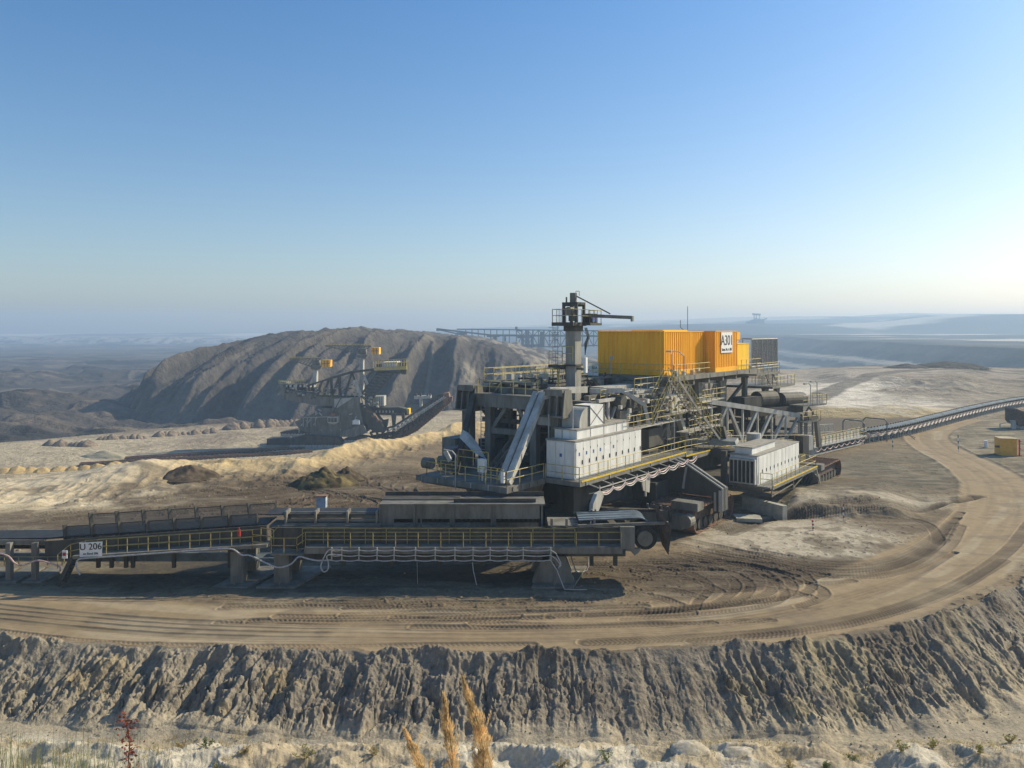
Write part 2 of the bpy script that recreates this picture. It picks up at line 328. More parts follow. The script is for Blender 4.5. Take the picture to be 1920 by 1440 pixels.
    Q = np.zeros(C.shape) + np.array((.09, .085, .075)); Q = mixc(Q, sst(.12, .3, q), (.55, .49, .40)); Q = mixc(Q, sst(.0, .25, -q), (.03, .034, .032))
    C = C * (1 - pl[..., None]) + Q * pl[..., None]
    # embankment and foreground
    e = sst(-.06, .02, tt)
    lum = I['lum']
    nb = fbm(x * .25, y * .5, 4, 120)
    E = np.zeros(C.shape) + np.array((.215, .187, .148))
    E = mixc(E, sst(.0, .35, nb + .3 * lum), (.15, .125, .095))
    E = mixc(E, sst(-10, -22, x) * .6, (.31, .27, .20))
    E = mixc(E, .75 * sst(.0, .3, fbm(x * .3 + 9, y * .4, 3, 121)) * sst(6, 14, x), (.30, .255, .165))
    E = mixc(E, .5 * sst(.4, .6, fbm(x * .35 + 3, y * .4, 3, 122)), (.33, .26, .15))
    E = mixc(E, .6 * sst(.2, .6, fbm(x * 3, y * 3, 3, 125)), (.10, .085, .07))
    E = mixc(E, .75 * sst(.74, .92, tt + .1 * n2), (.37, .32, .235)); E = mixc(E, .6 * sst(17, 24, x) * sst(.1, .5, tt), (.34, .29, .21))
    C = C * (1 - e[..., None]) + E * e[..., None]
    f = sst(37.4, 36.2, y + .8 * n2) * sst(1.0, 1.2, tt)
    nf = fbm(x * .3, y * .35, 4, 123)
    F = np.zeros(C.shape) + np.array((.38, .32, .225)); F = mixc(F, sst(.02, .16, nf + sst(35.8, 33.4, y) * .10), (.46, .42, .335))
    F = mixc(F, .5 * sst(.1, .5, fbm(x * 1.8, y * 1.8, 4, 124)) * sst(.2, -.1, nf), (.30, .25, .15))
    C = C * (1 - f[..., None]) + F * f[..., None]
    C = C * (1 + .10 * n2)[..., None]
    return np.clip(C, .01, .8)

def grid_mesh(name, X, Y, Z, C, fmask, material, kind='structure', objs=None):
    nr, nc = X.shape
    idx = np.arange(nr * nc).reshape(nr, nc)
    q = np.stack([idx[:-1, :-1], idx[:-1, 1:], idx[1:, 1:], idx[1:, :-1]], -1)[fmask]
    used = np.unique(q); remap = np.zeros(nr * nc, np.int64); remap[used] = np.arange(len(used))
    q = remap[q]
    me = bpy.data.meshes.new(name)
    me.vertices.add(len(used)); me.loops.add(q.size); me.polygons.add(len(q))
    co = np.stack([X.ravel()[used], Y.ravel()[used], Z.ravel()[used]], -1).astype(np.float32)
    me.vertices.foreach_set("co", co.ravel())
    me.loops.foreach_set("vertex_index", q.ravel().astype(np.int32))
    me.polygons.foreach_set("loop_start", (np.arange(len(q)) * 4).astype(np.int32))
    me.polygons.foreach_set("use_smooth", np.ones(len(q), bool))
    me.update(calc_edges=True)
    at_ = me.color_attributes.new("Col", 'FLOAT_COLOR', 'POINT')
    cc = np.ones((len(used), 4), np.float32); cc[:, :3] = C.reshape(-1, 3)[used]
    at_.data.foreach_set("color", cc.ravel())
    me.materials.append(material)
    o = bpy.data.objects.new(name, me); COL.objects.link(o); o['kind'] = kind
    return o

M_near = earth_mat("bench_soil", 2.2, .05, .8, .28)
M_road = earth_mat("road_dirt", 1.1, .03, .6, .16)
M_emb = earth_mat("embankment_soil", 5.0, .09, .9, .30, scale2=5)
M_far = earth_mat("pit_soil", .25, 1.2, .9, .32)

def build_terrain():
    # near sheet
    ys = np.concatenate([np.arange(28, 36, .14), np.arange(36, 49, .048), 1 / np.linspace(1 / 49.05, 1 / 150.0, 620)])
    ts = np.concatenate([np.linspace(-1.5, -.72, 160, endpoint=False), np.linspace(-.72, .72, 1680), np.linspace(.7209, 1.5, 160)])
    Tn, Yn = np.meshgrid(ts, ys); Xn = Tn * Yn
    Z, I = height(Xn, Yn)
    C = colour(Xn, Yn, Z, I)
    # road
    xs, yy = Xn.ravel(), Yn.ravel()
    D, SS, SG = pathdist(xs, yy, ROAD); D = D.reshape(Xn.shape); SS = SS.reshape(Xn.shape); L = D * SG.reshape(Xn.shape)
    hw = np.interp(SS, [0, 70, 100, 150, 400], [3.75, 3.9, 3.5, 2.9, 2.7])
    rn = .35 * fbm(Xn * .3, Yn * .3, 3, 130)
    onroad = sst(.5, -.1, D - hw + rn) * sst(-.06, -.16, I['tt'])
    zr = -.05 - .04 * np.exp(-((np.abs(L) - 1.1) / .35) ** 2) + .02 * fbm(Xn * .8, Yn * .8, 3, 131)
    Z = Z * (1 - onroad) + zr * onroad
    Z = Z + .10 * np.exp(-((D - hw - .35) / .28) ** 2) * sst(60, 100, Yn)
    RC = np.zeros(C.shape) + np.array((.295, .225, .14))
    str_ = fbm(L * 1.6, SS * .06, 4, 132)
    RC = mixc(RC, .55 * sst(-.1, .4, str_), (.23, .18, .112)); RC = mixc(RC, .6 * sst(.0, .35, fbm(L * .7 + 9, SS * .09, 4, 133)), (.37, .31, .215))
    RC = mixc(RC, .55 * sst(.15, .5, fbm(Xn * .4, Yn * .9, 4, 134)), (.19, .15, .105))
    C = C * (1 - onroad[..., None]) + RC * onroad[..., None]
    # tracks
    fl = Z.ravel().copy(); cf = C.reshape(-1, 3)
    for pts, hw_, dk in TRACKS:
        P = np.array(pts); m = np.where((xs > P[:, 0].min() - 1) & (xs < P[:, 0].max() + 1) & (yy > P[:, 1].min() - 1) & (yy < P[:, 1].max() + 1) & (I['tt'].ravel() < -.05))[0]
        if not len(m): continue
        d, s_, sg = pathdist(xs[m], yy[m], pts)
        k = m[d < hw_ + .25]; kk = d < hw_ + .25
        d = d[kk]; s_ = s_[kk]; sg = sg[kk]
        brk = .6 + .4 * sst(-.5, .2, vn(xs[k] * .35, yy[k] * .35, 77))
        inside = sst(hw_, hw_ - .08, d) * brk
        tread = np.sin((s_ + d * .7) * 2 * math.pi / .27)
        dep = np.where(yy[k] > 70, 2.0, 1.0)
        fl[k] += (-.045 * inside + (.010 * tread * inside if dk > .3 else 0) + .025 * np.exp(-((d - hw_ - .07) / .07) ** 2) * brk) * dep
        mm = (inside * dk * (.72 + .28 * sst(.3, -.5, tread) if dk > .3 else 1.0))[:, None] * .72
        cf[k] = cf[k] * (1 - mm) + np.array((.075, .056, .040)) * mm
    Z = fl.reshape(Z.shape); C = cf.reshape(C.shape)
    # loose clods on the muddy part
    cl = sst(.35, .6, fbm(Xn * 2.4, Yn * 2.4, 3, 140)) * sst(.0, .3, fbm(Xn * .2, Yn * .2, 2, 141)) * (1 - onroad) * (I['tt'] < -.1)
    Z = Z + .07 * cl
    fc = lambda a: a[:-1, :-1]
    rmask = fc(onroad) > .5; emask = (fc(I['tt']) > -.02) & ~rmask
    grid_mesh("road", Xn, Yn, Z, C, rmask, M_road)
    grid_mesh("embankment", Xn, Yn, Z, C, emask & (fc(Yn) > 28.0), M_emb)
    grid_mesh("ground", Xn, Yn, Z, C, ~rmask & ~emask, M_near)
    # road continues into the far sheet; far sheet
    ys = 150 * np.exp(np.linspace(0, math.log(3180 / 150.), 900)); ts = np.concatenate([np.linspace(-2.0, -.75, 120, endpoint=False), np.linspace(-.75, .75, 1250), np.linspace(.752, 2.0, 120)])
    Tf, Yf = np.meshgrid(ts, ys); Xf = Tf * Yf
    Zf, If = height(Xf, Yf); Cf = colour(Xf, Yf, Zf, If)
    D, SS, SG = pathdist(Xf.ravel(), Yf.ravel(), ROAD); D = D.reshape(Xf.shape); onr = sst(3.4, 2.4, D)
    Cf = mixc(Cf, onr, (.28, .235, .18)); Zf = Zf * (1 - onr) - .05 * onr
    # first row must meet the near sheet: reuse its last heights
    zr_ = np.interp(ts, Xn[-1] / Yn[-1], Z[-1]); Zf[0] = zr_
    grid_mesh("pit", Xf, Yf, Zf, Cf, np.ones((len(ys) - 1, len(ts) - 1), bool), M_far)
    # hill under and behind the camera
    ys = np.linspace(-40, 28, 160); xs2 = np.linspace(-60, 60, 240)
    Xh, Yh = np.meshgrid(xs2, ys); Zh, Ih = height(Xh, np.maximum(Yh, .5)); 
    Ch = np.zeros(Xh.shape + (3,)) + np.array((.42, .38, .29)); Ch = mixc(Ch, sst(.1, .4, fbm(Xh * .5, Yh * .5, 4, 150)), (.2, .19, .1))
    near_row = np.interp(xs2, Xn[0], Z[0]); Zh[-1] = near_row
    grid_mesh("hillside", Xh, Yh, Zh, Ch, np.ones((159, 239), bool), M_near)
build_terrain()

def build_heap():
    xs = np.arange(-250, 110, .8); ys = np.concatenate([np.arange(300, 430, .7), np.arange(430, 760, 2.0)])
    X, Y = np.meshgrid(xs, ys)
    foot = ip(X, [(-250, 470), (-200, 415), (-186, 385), (-166, 352), (-125, 335), (-86, 325), (-20, 318), (40, 325), (110, 360)])
    wp = 7 * fbm(X * .02, Y * .015, 3, 201) + 2.0 * fbm(X * .08, Y * .06, 3, 211)
    ang = X - ip(X, [(-250, .5), (-150, .42), (-60, .2), (0, .0), (60, -.1)]) * (Y - 330) + wp           # streaks lean with the slope
    top = ip(X / Y * 420, [(-240, -8), (-205, 2), (-190, 5.5), (-165, 9), (-148, 10), (-120, 14.8), (-90, 16.6), (-55, 14.8), (-25, 10.8), (-3, 6.0), (11, 1.5), (25, -5), (60, -14), (110, -20)])
    e = Y - foot
    slope = np.where(e > 0, e * 0.50, e * .9) - 24.5
    left = (X + 222) * .5 - 24
    r = ridg(ang * .045, Y * .004, 1, 202); rb = ridg(ang * .12 + 4, Y * .012, 1, 203); rc = ridg(ang * .4, Y * .03, 2, 204)
    A = sst(-4, 25, e)
    slope = slope + A * (11 * (r - .3) + 4.6 * (rb - .2) + 1.9 * rc)
    topz = top + 2.2 * ridg(X * .05, Y * .03, 3, 205) + .8 * fbm(X * .1, Y * .1, 4, 206) + 1.5 * (r - .3)
    k = 2.5
    a = np.minimum(slope, left + 3 * fbm(X * .03, Y * .03, 3, 207))
    Z = -k * np.log(np.exp(-np.clip(a, -40, 40) / k) + np.exp(-topz / k))
    Z = np.maximum(Z, -30)
    Z += 1.1 * fbm(X * .2, Y * .14, 5, 208, .65) * sst(-4, 10, e)
    n = fbm(X * .05, Y * .02, 5, 209); n2 = fbm(X * .3, Y * .1, 4, 210)
    C = np.zeros(X.shape + (3,)) + np.array((.082, .075, .070))
    C = mixc(C, .7 * sst(0, .4, n), (.06, .054, .052)); C = mixc(C, .55 * sst(.5, .95, r + .3 * n2 + .2 * rb), (.165, .142, .115)); C = mixc(C, .5 * sst(.1, .5, n2), (.135, .118, .10))
    C = mixc(C, .6 * sst(-60, -10, X) * sst(.3, .8, rb), (.33, .285, .215))
    grid_mesh("spoil_heap", X, Y, Z, C, np.ones((len(ys) - 1, len(xs) - 1), bool), M_far)
build_heap()

def far_ridge(name, pts, Y, depth, base, colr, seed):
    P = [at(px, py, Y) for px, py in pts]
    xs = np.linspace(P[0].x, P[-1].x, 420); top = np.interp(xs, [p.x for p in P], [p.z for p in P])
    vs = np.linspace(0, 1, 40)
    X, V = np.meshgrid(xs, vs)
    T = np.tile(top, (40, 1))
    Z = base + (T - base) * np.sin(np.clip(V * 1.25, 0, 1) * math.pi / 2) + fbm(X * .003, V * 4, 4, seed) * 4 * np.sin(np.clip(V, 0, 1) * math.pi)
    Yy = Y - depth + V * depth * 1.4 + 60 * fbm(X * .0015, V * 2, 3, seed + 3)
    n = fbm(X * .002, V * 3, 5, seed + 5)
    C = np.zeros(X.shape + (3,)) + np.array(colr); C = mixc(C, .9 * sst(.22, .4, n), (.5, .46, .38)); C = mixc(C, sst(.1, .3, -n), tuple(c * .6 for c in colr))
    return grid_mesh(name, X, Yy, Z, C, np.ones((39, 419), bool), M_far)
far_ridge("hill", [(700, 628), (860, 614), (1000, 609), (1190, 601), (1300, 598), (1400, 594), (1500, 593), (1630, 592), (1720, 586), (1800, 588), (1920, 588), (2400, 592), (2800, 600)], 2850, 400, -42, (.10, .11, .09), 300)
far_ridge("hill", [(900, 634), (1100, 622), (1180, 613), (1300, 607), (1440, 606), (1630, 606), (1700, 601), (1760, 594), (1800, 591), (1920, 589), (2300, 586), (2900, 600)], 2100, 400, -42, (.07, .08, .075), 320)
far_ridge("hill", [(-900, 629), (-300, 628), (0, 627), (300, 624), (500, 624), (700, 627), (900, 626)], 3050, 300, -42, (.14, .13, .12), 340)
# ------------------------------------------------------------------ mesh builder
def W0(x, y, z): return Vector((x, y, z))
class MB:
    def __init__(s, T=W0): s.T = T; s.v = []; s.f = []; s.m = []; s.mi = 0
    def add(s, vs, fs):
        o = len(s.v); s.v += vs; s.f += [tuple(i + o for i in f) for f in fs]; s.m += [s.mi] * len(fs); return s
    def box(s, x0, x1, y0, y1, z0, z1, T=None):
        T = T or s.T
        v = [T(x, y, z) for x in (x0, x1) for y in (y0, y1) for z in (z0, z1)]
        return s.add(v, [(0, 1, 3, 2), (4, 6, 7, 5), (0, 4, 5, 1), (2, 3, 7, 6), (0, 2, 6, 4), (1, 5, 7, 3)])
    def beam(s, p, q, w, h=None, up=None, q_w=None):
        h = h or w; p = s.T(*p); q = s.T(*q); d = (q - p).normalized(); u = Vector((0, 0, 1)) if abs(d.z) < .98 else Vector((.6, .8, 0))
        r = d.cross(u).normalized(); u = r.cross(d).normalized()
        vs = []
        for c, k in ((p, 1), (q, q_w or 1)):
            for a, b in ((-1, -1), (1, -1), (1, 1), (-1, 1)): vs.append(c + r * (a * w / 2 * k) + u * (b * h / 2 * k))
        return s.add(vs, [(0, 1, 2, 3), (7, 6, 5, 4), (0, 4, 5, 1), (1, 5, 6, 2), (2, 6, 7, 3), (3, 7, 4, 0)])
    def ibeam(s, p, q, w, h):
        """two flanges and a web"""
        p = Vector(p); q = Vector(q)
        P = s.T(*p); Q = s.T(*q); d = (Q - P).normalized(); u = Vector((0, 0, 1)) if abs(d.z) < .98 else Vector((.6, .8, 0))
        r = d.cross(u).normalized(); u = r.cross(d).normalized(); t = max(.03, h * .09)
        T0 = s.T; s.T = lambda x, y, z: Vector((x, y, z))
        s.beam(P + u * (h / 2 - t / 2), Q + u * (h / 2 - t / 2), w, t); s.beam(P - u * (h / 2 - t / 2), Q - u * (h / 2 - t / 2), w, t); s.beam(P, Q, w * .3, h - 2 * t)
        s.T = T0; return s
    def tube(s, p, q, r, n=8, r2=None, cap=True):
        p = s.T(*p); q = s.T(*q); return s.wt(p, q, r, n, r2, cap)
    def wt(s, p, q, r, n=8, r2=None, cap=True):
        d = (q - p).normalized(); u = Vector((0, 0, 1)) if abs(d.z) < .95 else Vector((1, 0, 0)); a = d.cross(u).normalized(); b = a.cross(d)
        r2 = r if r2 is None else r2
        vs = [c + (a * math.cos(2 * math.pi * i / n) + b * math.sin(2 * math.pi * i / n)) * rr for c, rr in ((p, r), (q, r2)) for i in range(n)]
        fs = [(i, (i + 1) % n, n + (i + 1) % n, n + i) for i in range(n)]
        if cap: fs += [tuple(range(n))[::-1], tuple(range(n, 2 * n))]
        return s.add(vs, fs)
    def path(s, pts, r, n=5):
        pts = [s.T(*p) for p in pts]
        for p, q in zip(pts[:-1], pts[1:]):
            if (q - p).length > 1e-4: s.wt(p, q, r, n)
        return s
    def prism(s, pts, ext):
        """planar polygon extruded by a vector, all in the local frame"""
        n = len(pts); vs = [s.T(*p) for p in pts] + [s.T(p[0] + ext[0], p[1] + ext[1], p[2] + ext[2]) for p in pts]
        return s.add(vs, [tuple(range(n))[::-1], tuple(range(n, 2 * n))] + [(i, (i + 1) % n, n + (i + 1) % n, n + i) for i in range(n)])
    def rail(s, pts, h=1.1, sp=1.5, r=.032, toe=False):
        V = [Vector(p) for p in pts]
        for p, q in zip(V[:-1], V[1:]):
            L = (q - p).length; n = max(1, round(L / sp))
            for i in range(n + 1):
                c = p.lerp(q, i / n); s.tube(c, (c.x, c.y, c.z + h), r, 5)
            for k in (1.0, .52): s.tube((p.x, p.y, p.z + h * k), (q.x, q.y, q.z + h * k), r * .9, 5)
            if toe: s.beam((p.x, p.y, p.z + .08), (q.x, q.y, q.z + .08), .03, .16)
        return s
    def stairs(s, p, q, wv, step=.24):
        p = Vector(p); q = Vector(q); wv = Vector(wv)
        for k in (0, 1): s.beam(p + wv * k, q + wv * k, .06, .26)
        n = max(3, int(abs(q.z - p.z) / step)); d = (q - p); d.z = 0; d = d.normalized() * .13
        for i in range(1, n):
            c = p.lerp(q, i / n)
            s.prism([c - d, c + d, c + d + wv, c - d + wv], (0, 0, .04))
        return s
    def truss(s, p0, q0, p1, q1, n, w, wd=None, alt=True):
        """flat truss between chord p0-q0 (bottom) and p1-q1 (top)"""
        wd = wd or w * .6; p0, q0, p1, q1 = map(Vector, (p0, q0, p1, q1))
        s.beam(p0, q0, w, w); s.beam(p1, q1, w, w)
        for i in range(n + 1):
            t = i / n; s.beam(p0.lerp(q0, t), p1.lerp(q1, t), wd)
            if i < n:
                u = (i + 1) / n
                if i % 2 or not alt: s.beam(p0.lerp(q0, t), p1.lerp(q1, u), wd)
                else: s.beam(p1.lerp(q1, t), p0.lerp(q0, u), wd)
        return s

OFF = {}
def tag(o, label=None, cat=None, group=None, kind=None):
    if label: o['label'] = label
    if cat: o['category'] = cat
    if group: o['group'] = group
    if kind: o['kind'] = kind
    return o
def thing(name, loc, label, cat, group=None):
    o = bpy.data.objects.new(name, None); COL.objects.link(o); o.location = loc; OFF[o.name] = Vector(loc)
    o.empty_display_size = .5
    return tag(o, label, cat, group)
def build(name, mb, mats, parent=None, base=None, smooth=False, label=None):
    if not isinstance(mats, (list, tuple)): mats = [mats]
    off = OFF[parent.name] if parent else (Vector(base) if base is not None else Vector((0, 0, 0)))
    me = bpy.data.meshes.new(name); me.from_pydata([tuple(v - off) for v in mb.v], [], mb.f)
    for m in mats: me.materials.append(m)
    if len(mats) > 1: me.polygons.foreach_set("material_index", np.array(mb.m, np.int32))
    if smooth: me.shade_smooth()
    me.update(); o = bpy.data.objects.new(name, me); COL.objects.link(o)
    if parent: o.parent = parent
    else: o.location = off
    OFF[o.name] = off
    if label: o['label'] = label
    return o
def noise_displace(me_v, amp, sc, seed): pass

STEEL = mat("steel_grey", (.20, .192, .168), .65, nscale=1.3, namt=.28, col2=(.12, .112, .092), streak=True)
STEELL = mat("steel_light", (.46, .455, .42), .6, nscale=1.5, namt=.22, col2=(.33, .315, .27), streak=True)
STEELD = mat("steel_dark", (.085, .08, .068), .7, nscale=1.2, namt=.3, col2=(.05, .046, .038), streak=True)
WHITE = mat("white_sheet", (.74, .75, .73), .5, nscale=1.2, namt=.1, col2=(.60, .60, .57), streak=True)
ROOF = mat("dusty_roof", (.33, .31, .27), .85, nscale=1.5, namt=.25)
YEL = mat("yellow_rail", (.56, .43, .12), .6, nscale=3, namt=.25, col2=(.34, .28, .12))
YELB = mat("yellow_toe", (.70, .50, .05), .6, nscale=4, namt=.2)
RUBBER = mat("belt_rubber", (.035, .035, .035), .6, nscale=2, namt=.3)
BELT = mat("belt_pale", (.30, .34, .37), .55, nscale=1, namt=.25)
RUST = mat("rusty_plate", (.26, .15, .10), .85, nscale=2.5, namt=.35, col2=(.11, .07, .05))
RUSTD = mat("rusty_brown", (.13, .09, .065), .85, nscale=2.5, namt=.35, col2=(.06, .045, .035))
CONC = mat("concrete_wall", (.42, .40, .33), .85, nscale=1.5, namt=.2, bump=.2)
CABLE = mat("cable_white", (.52, .50, .48), .6, nscale=6, namt=.2)
CABLEP = mat("cable_pink", (.62, .50, .47), .6, nscale=6, namt=.2, col2=(.42, .20, .18))
RED = mat("red_paint", (.45, .04, .03), .5); BLUE = mat("blue_paint", (.05, .12, .38), .5); BLACK = mat("black_paint", (.02, .02, .02), .5)
SIGNW = mat("sign_white", (.80, .80, .78), .5, nscale=3, namt=.05)
GLASS = mat("dark_glass", (.05, .07, .08), .15, spec=.6)
def orange(name, base, dark):
    m = mat(name, base, .6, spec=.15, nscale=.9, namt=.1, col2=dark, streak=True); return m
ORANGE = orange("container_orange", (.95, .49, .03), (.86, .41, .025))
ORANGEY = orange("cabinet_orange", (.94, .58, .03), (.84, .50, .03))

def text_on(name, body, loc, ax, up, size, material, parent, align='LEFT', depth=.012):
    """lettering standing a little proud of its board; becomes a mesh child"""
    cu = bpy.data.curves.new(name, 'FONT'); cu.body = body; cu.size = size; cu.extrude = depth; cu.align_x = align; cu.align_y = 'CENTER'
    o = bpy.data.objects.new(name + "_curve", cu); COL.objects.link(o)
    dg = bpy.context.evaluated_depsgraph_get(); dg.update(); me = bpy.data.meshes.new_from_object(o.evaluated_get(dg)); bpy.data.objects.remove(o)
    ax = Vector(ax).normalized(); up = Vector(up).normalized(); n = ax.cross(up)
    M = Matrix((ax, up, n)).transposed().to_4x4(); M.translation = Vector(loc) - OFF[parent.name]
    me.transform(M); me.materials.clear(); me.materials.append(material)
    q = bpy.data.objects.new(name, me); COL.objects.link(q); q.parent = parent; OFF[q.name] = OFF[parent.name]; return q

# ------------------------------------------------------------------ the transfer machine
def W(a, b, z): return Vector((-.37 + .6 * a + .8 * b, 55.5 + .8 * a - .6 * b, z))
UA = Vector((.6, .8, 0)); VB = Vector((.8, -.6, 0))
def pA(px, py, a):
    t = (px - 960) / FPX; b = (t * (55.5 + .8 * a) + .37 - .6 * a) / (.8 + .6 * t); Y = 55.5 + .8 * a - .6 * b
    return (a, b, CAMZ - (py - HOR) * Y / FPX)
def pB(px, py, b):
    t = (px - 960) / FPX; a = (t * (55.5 - .6 * b) + .37 - .8 * b) / (.6 - .8 * t); Y = 55.5 + .8 * a - .6 * b
    return (a, b, CAMZ - (py - HOR) * Y / FPX)

def machine():
    R = thing("transfer_machine", W(20, -3, 0), "huge grey mining machine on crawlers with orange containers on its upper deck", "mining machine")
    def P(name, mb, m, par=R, **k): return build(name, mb, m, par, **k)
    # ---- lower platform and walkways
    m = MB(W)
    m.box(0, 4.7, -8.6, 0, 5.36, 5.6); m.box(4.7, 24, -10.6, 3.0, 5.36, 5.6)
    m.box(-.05, 0, -8.6, .05, 5.22, 5.64); m.box(0, 4.65, 0, .05, 5.22, 5.64); m.box(4.65, 24, 3.0, 3.05, 5.30, 5.64); m.box(4.65, 4.7, .05, 3.05, 5.3, 5.64)
    for a in np.arange(.6, 4.6, 1.0): m.box(a, a + .06, .05, .11, 5.3, 5.6)
    P("lower_platform", m, STEEL)
    m = MB(W)
    m.rail([(.08, -7.6, 5.6), (.08, -.05, 5.6)], sp=1.75); m.rail([(.08, -.05, 5.6), (4.6, -.05, 5.6)], sp=1.5); m.rail([(4.7, .05, 5.6), (4.75, 2.95, 5.6), (22.5, 2.95, 5.6)], sp=1.35)
    m.rail([(.08, -7.6, 5.6), (4.5, -8.5, 5.6)], sp=1.5); m.rail([(.9, -3.2, 5.6), (.9, -1.0, 5.6)], sp=.55, h=1.1)
    P("handrail", m, YEL)
    m = MB(W); m.rail([(1.2, -7.2, 5.6), (1.2, -5.6, 5.6), (1.2, -5.4, 6.6), (1.2, -2.6, 6.6)], sp=1.4); P("handrail", m, YEL)
    m = MB(W); m.beam((4.9, 3.07, 5.66), (22.5, 3.07, 5.66), .04, .13); P("toe_board", m, YELB)
    # underside brackets and cable tray beside the walkway
    m = MB(W)
    for a in np.arange(6, 22, 1.9):
        m.beam((a, 3.0, 5.3), (a, 3.9, 5.1), .07); m.beam((a, 3.9, 5.3), (a, 3.9, 4.75), .07); m.beam((a, 3.0, 4.6), (a + .9, 3.9, 4.8), .05)
    m.beam((6, 3.9, 4.78), (15.8, 3.9, 4.78), .09); m.beam((6, 3.9, 5.12), (22, 3.9, 5.12), .06)
    m.prism([(12.2, 3.9, 5.0), (13.8, 3.9, 5.0), (13.6, 3.9, 3.6), (12.6, 3.9, 3.9)], (0, .1, 0)); m.beam((13.0, 3.95, 5), (13.0, 3.95, 3.4), .14)
    P("cable_bracket", m, STEELL)
    def garland(p, q, n, sag, r, mt, name="cable"):
        m = MB(W); p = Vector(p); q = Vector(q); pts = []
        for i in range(n):
            for k in range(8):
                t = (i + k / 8) / n; c = p.lerp(q, t); c.z -= sag * (1 - (2 * k / 8 - 1) ** 2); pts.append(c)
        pts.append(q); m.path(pts, r, 5); P(name, m, mt)
    garland((5.8, 4.05, 4.95), (22.5, 4.05, 5.4), 9, .28, .055, CABLEP)
    garland((5.8, 4.1, 4.85), (22.5, 4.1, 5.2), 9, .28, .04, CABLE)
    # cable guide and hanging cable
    m = MB(W); c = W(5.4, 3.9, 4.6)
    m.prism([(5.7, 4.0, 5.0), (5.0, 4.0, 4.9), (4.45, 4.0, 4.3), (4.25, 4.0, 3.3), (4.7, 4.0, 3.2), (5.4, 4.0, 3.9), (5.9, 4.0, 4.6)], (0, .3, 0)); P("cable_guide", m, STEELL)
    # ---- slewing column and substructure
    m = MB(W)
    for (z0, z1, k0, k1) in ((2.2, 5.35, 2.3, 3.5), (.6, 2.2, 3.0, 3.0)):
        n = 16; vs = [];
        for z, k in ((z0, k0), (z1, k1)):
            vs += [W(5.9 + k * math.cos(2 * math.pi * i / n), -4.7 + k * math.sin(2 * math.pi * i / n), z) for i in range(n)]
        m.add(vs, [(i, (i + 1) % n, n + (i + 1) % n, n + i) for i in range(n)] + [tuple(range(n))[::-1], tuple(range(n, 2 * n))])
    m.box(1.5, 3.4, -9.5, -1.0, 4.7, 5.34)
    P("slewing_column", m, STEEL)
    m = MB(W)
    m.box(8, 44, -9, -7.6, 2.4, 4.4); m.box(8, 44, -1.2, .4, 2.4, 4.4)
    for a in (10, 17, 24, 31, 38, 43): m.box(a, a + 1.2, -7.6, -1.2, 2.6, 4.2)
    m.box(17.5, 20, .4, 2.6, 1.9, 3.6); m.box(40, 46, .4, 6.5, 1.6, 3.0); m.box(28, 36, .4, 5.0, 1.9, 2.4)
    m.box(9, 22, -7, 1.5, 4.4, 5.3)
    for a, b in ((9.5, 1.2), (12.5, 1.6), (19, 1.2)): m.tube((a, b, .9), (a + 1.6, b + .2, .9), .95, 14)
    m.beam((10, 1.5, 2.3), (16, 5, 1.4), .7, .9); m.beam((11, -.5, 3.2), (9.5, 3.2, 1.2), .6, .8)
    P("undercarriage_frame", m, STEELD)
    # ---- portal frame
    a = 7.1
    m = MB(W)
    for b, s in ((-9.3, -1), (-.55, 1)):
        m.box(a - .35, a + .35, b - .35, b + .35, 5.6, 10.2)
        for bb in (b - .95, b - .35, b + .35, b + .95):
            m.prism([(a - .75, bb, 10.0), (a + .75, bb, 10.0), (a + .45, bb, 12.0), (a - .45, bb, 12.0)], (0, .09, 0))
        m.box(a - .8, a + .8, b - 1.1, b + 1.1, 9.92, 10.06); m.box(a - .5, a + .5, b - .8, b + .8, 11.55, 12.05); m.box(a - .15, a + .15, b - 1.0, b + 1.0, 10.0, 11.4)
    m.box(a - .45, a + .45, -8.3, -1.5, 10.35, 11.35); m.box(a - .55, a + .55, -8.3, -1.5, 11.35, 11.42)
    m.box(a - .3, a + .3, -7.4, -6.85, 5.6, 10.35); m.box(a - .3, a + .3, -2.9, -2.3, 5.6, 10.35)
    m.box(a - .2, a + .2, -6.85, -2.9, 8.2, 8.65)
    m.beam((a, -6.8, 8.6), (a, -5.4, 10.35), .3); m.beam((a, -4.2, 10.35), (a, -2.9, 8.7), .3)
    m.box(a - .25, a + .25, -9.9, -9.6, 7.5, 10.2)
    P("portal_frame", m, STEEL)
    m = MB(W)
    m.beam((a - .4, -8.5, 11.2), (1.8, -6.3, 5.7), .4, .5); P("diagonal_strut", m, STEELD)
    for db in (-.32, .32):
        m = MB(W); m.beam((a - .4, -1.9 + db, 11.5), (1.0, -.95 + db, 5.7), .34, .62)
        m.beam((a - .4, -1.9 + db, 11.83), (1.0, -.95 + db, 6.05), .5, .07)
        P("diagonal_strut", m, STEELL)
    m = MB(W); m.beam((a - .3, -1.9, 11.5), (a + .1, -1.5, 11.6), 1.1, .6); m.beam((a, -1.3, 11.9), (a + 5, -1.0, 11.7), .3, .5); P("strut_head", m, STEELL)
    # receiving chute, ramp ladder, shells and plates inside the portal
    m = MB(W)
    for i in range(4):
        b = -5.6 + i * .55; m.beam((8.5, b + 1.2, 9.3), (5.4, b - .2, 5.7), .14, .3)
    for t in (.1, .38, .66, .9): m.beam((8.5 - 3.1 * t, -5.6 - 1.2 * t + 1.0, 9.3 - 3.6 * t), (8.5 - 3.1 * t, -3.0 - 1.3 * t + 1.0, 9.3 - 3.6 * t), .18, .2)
    P("chute_ladder", m, STEEL)
    m = MB(W)
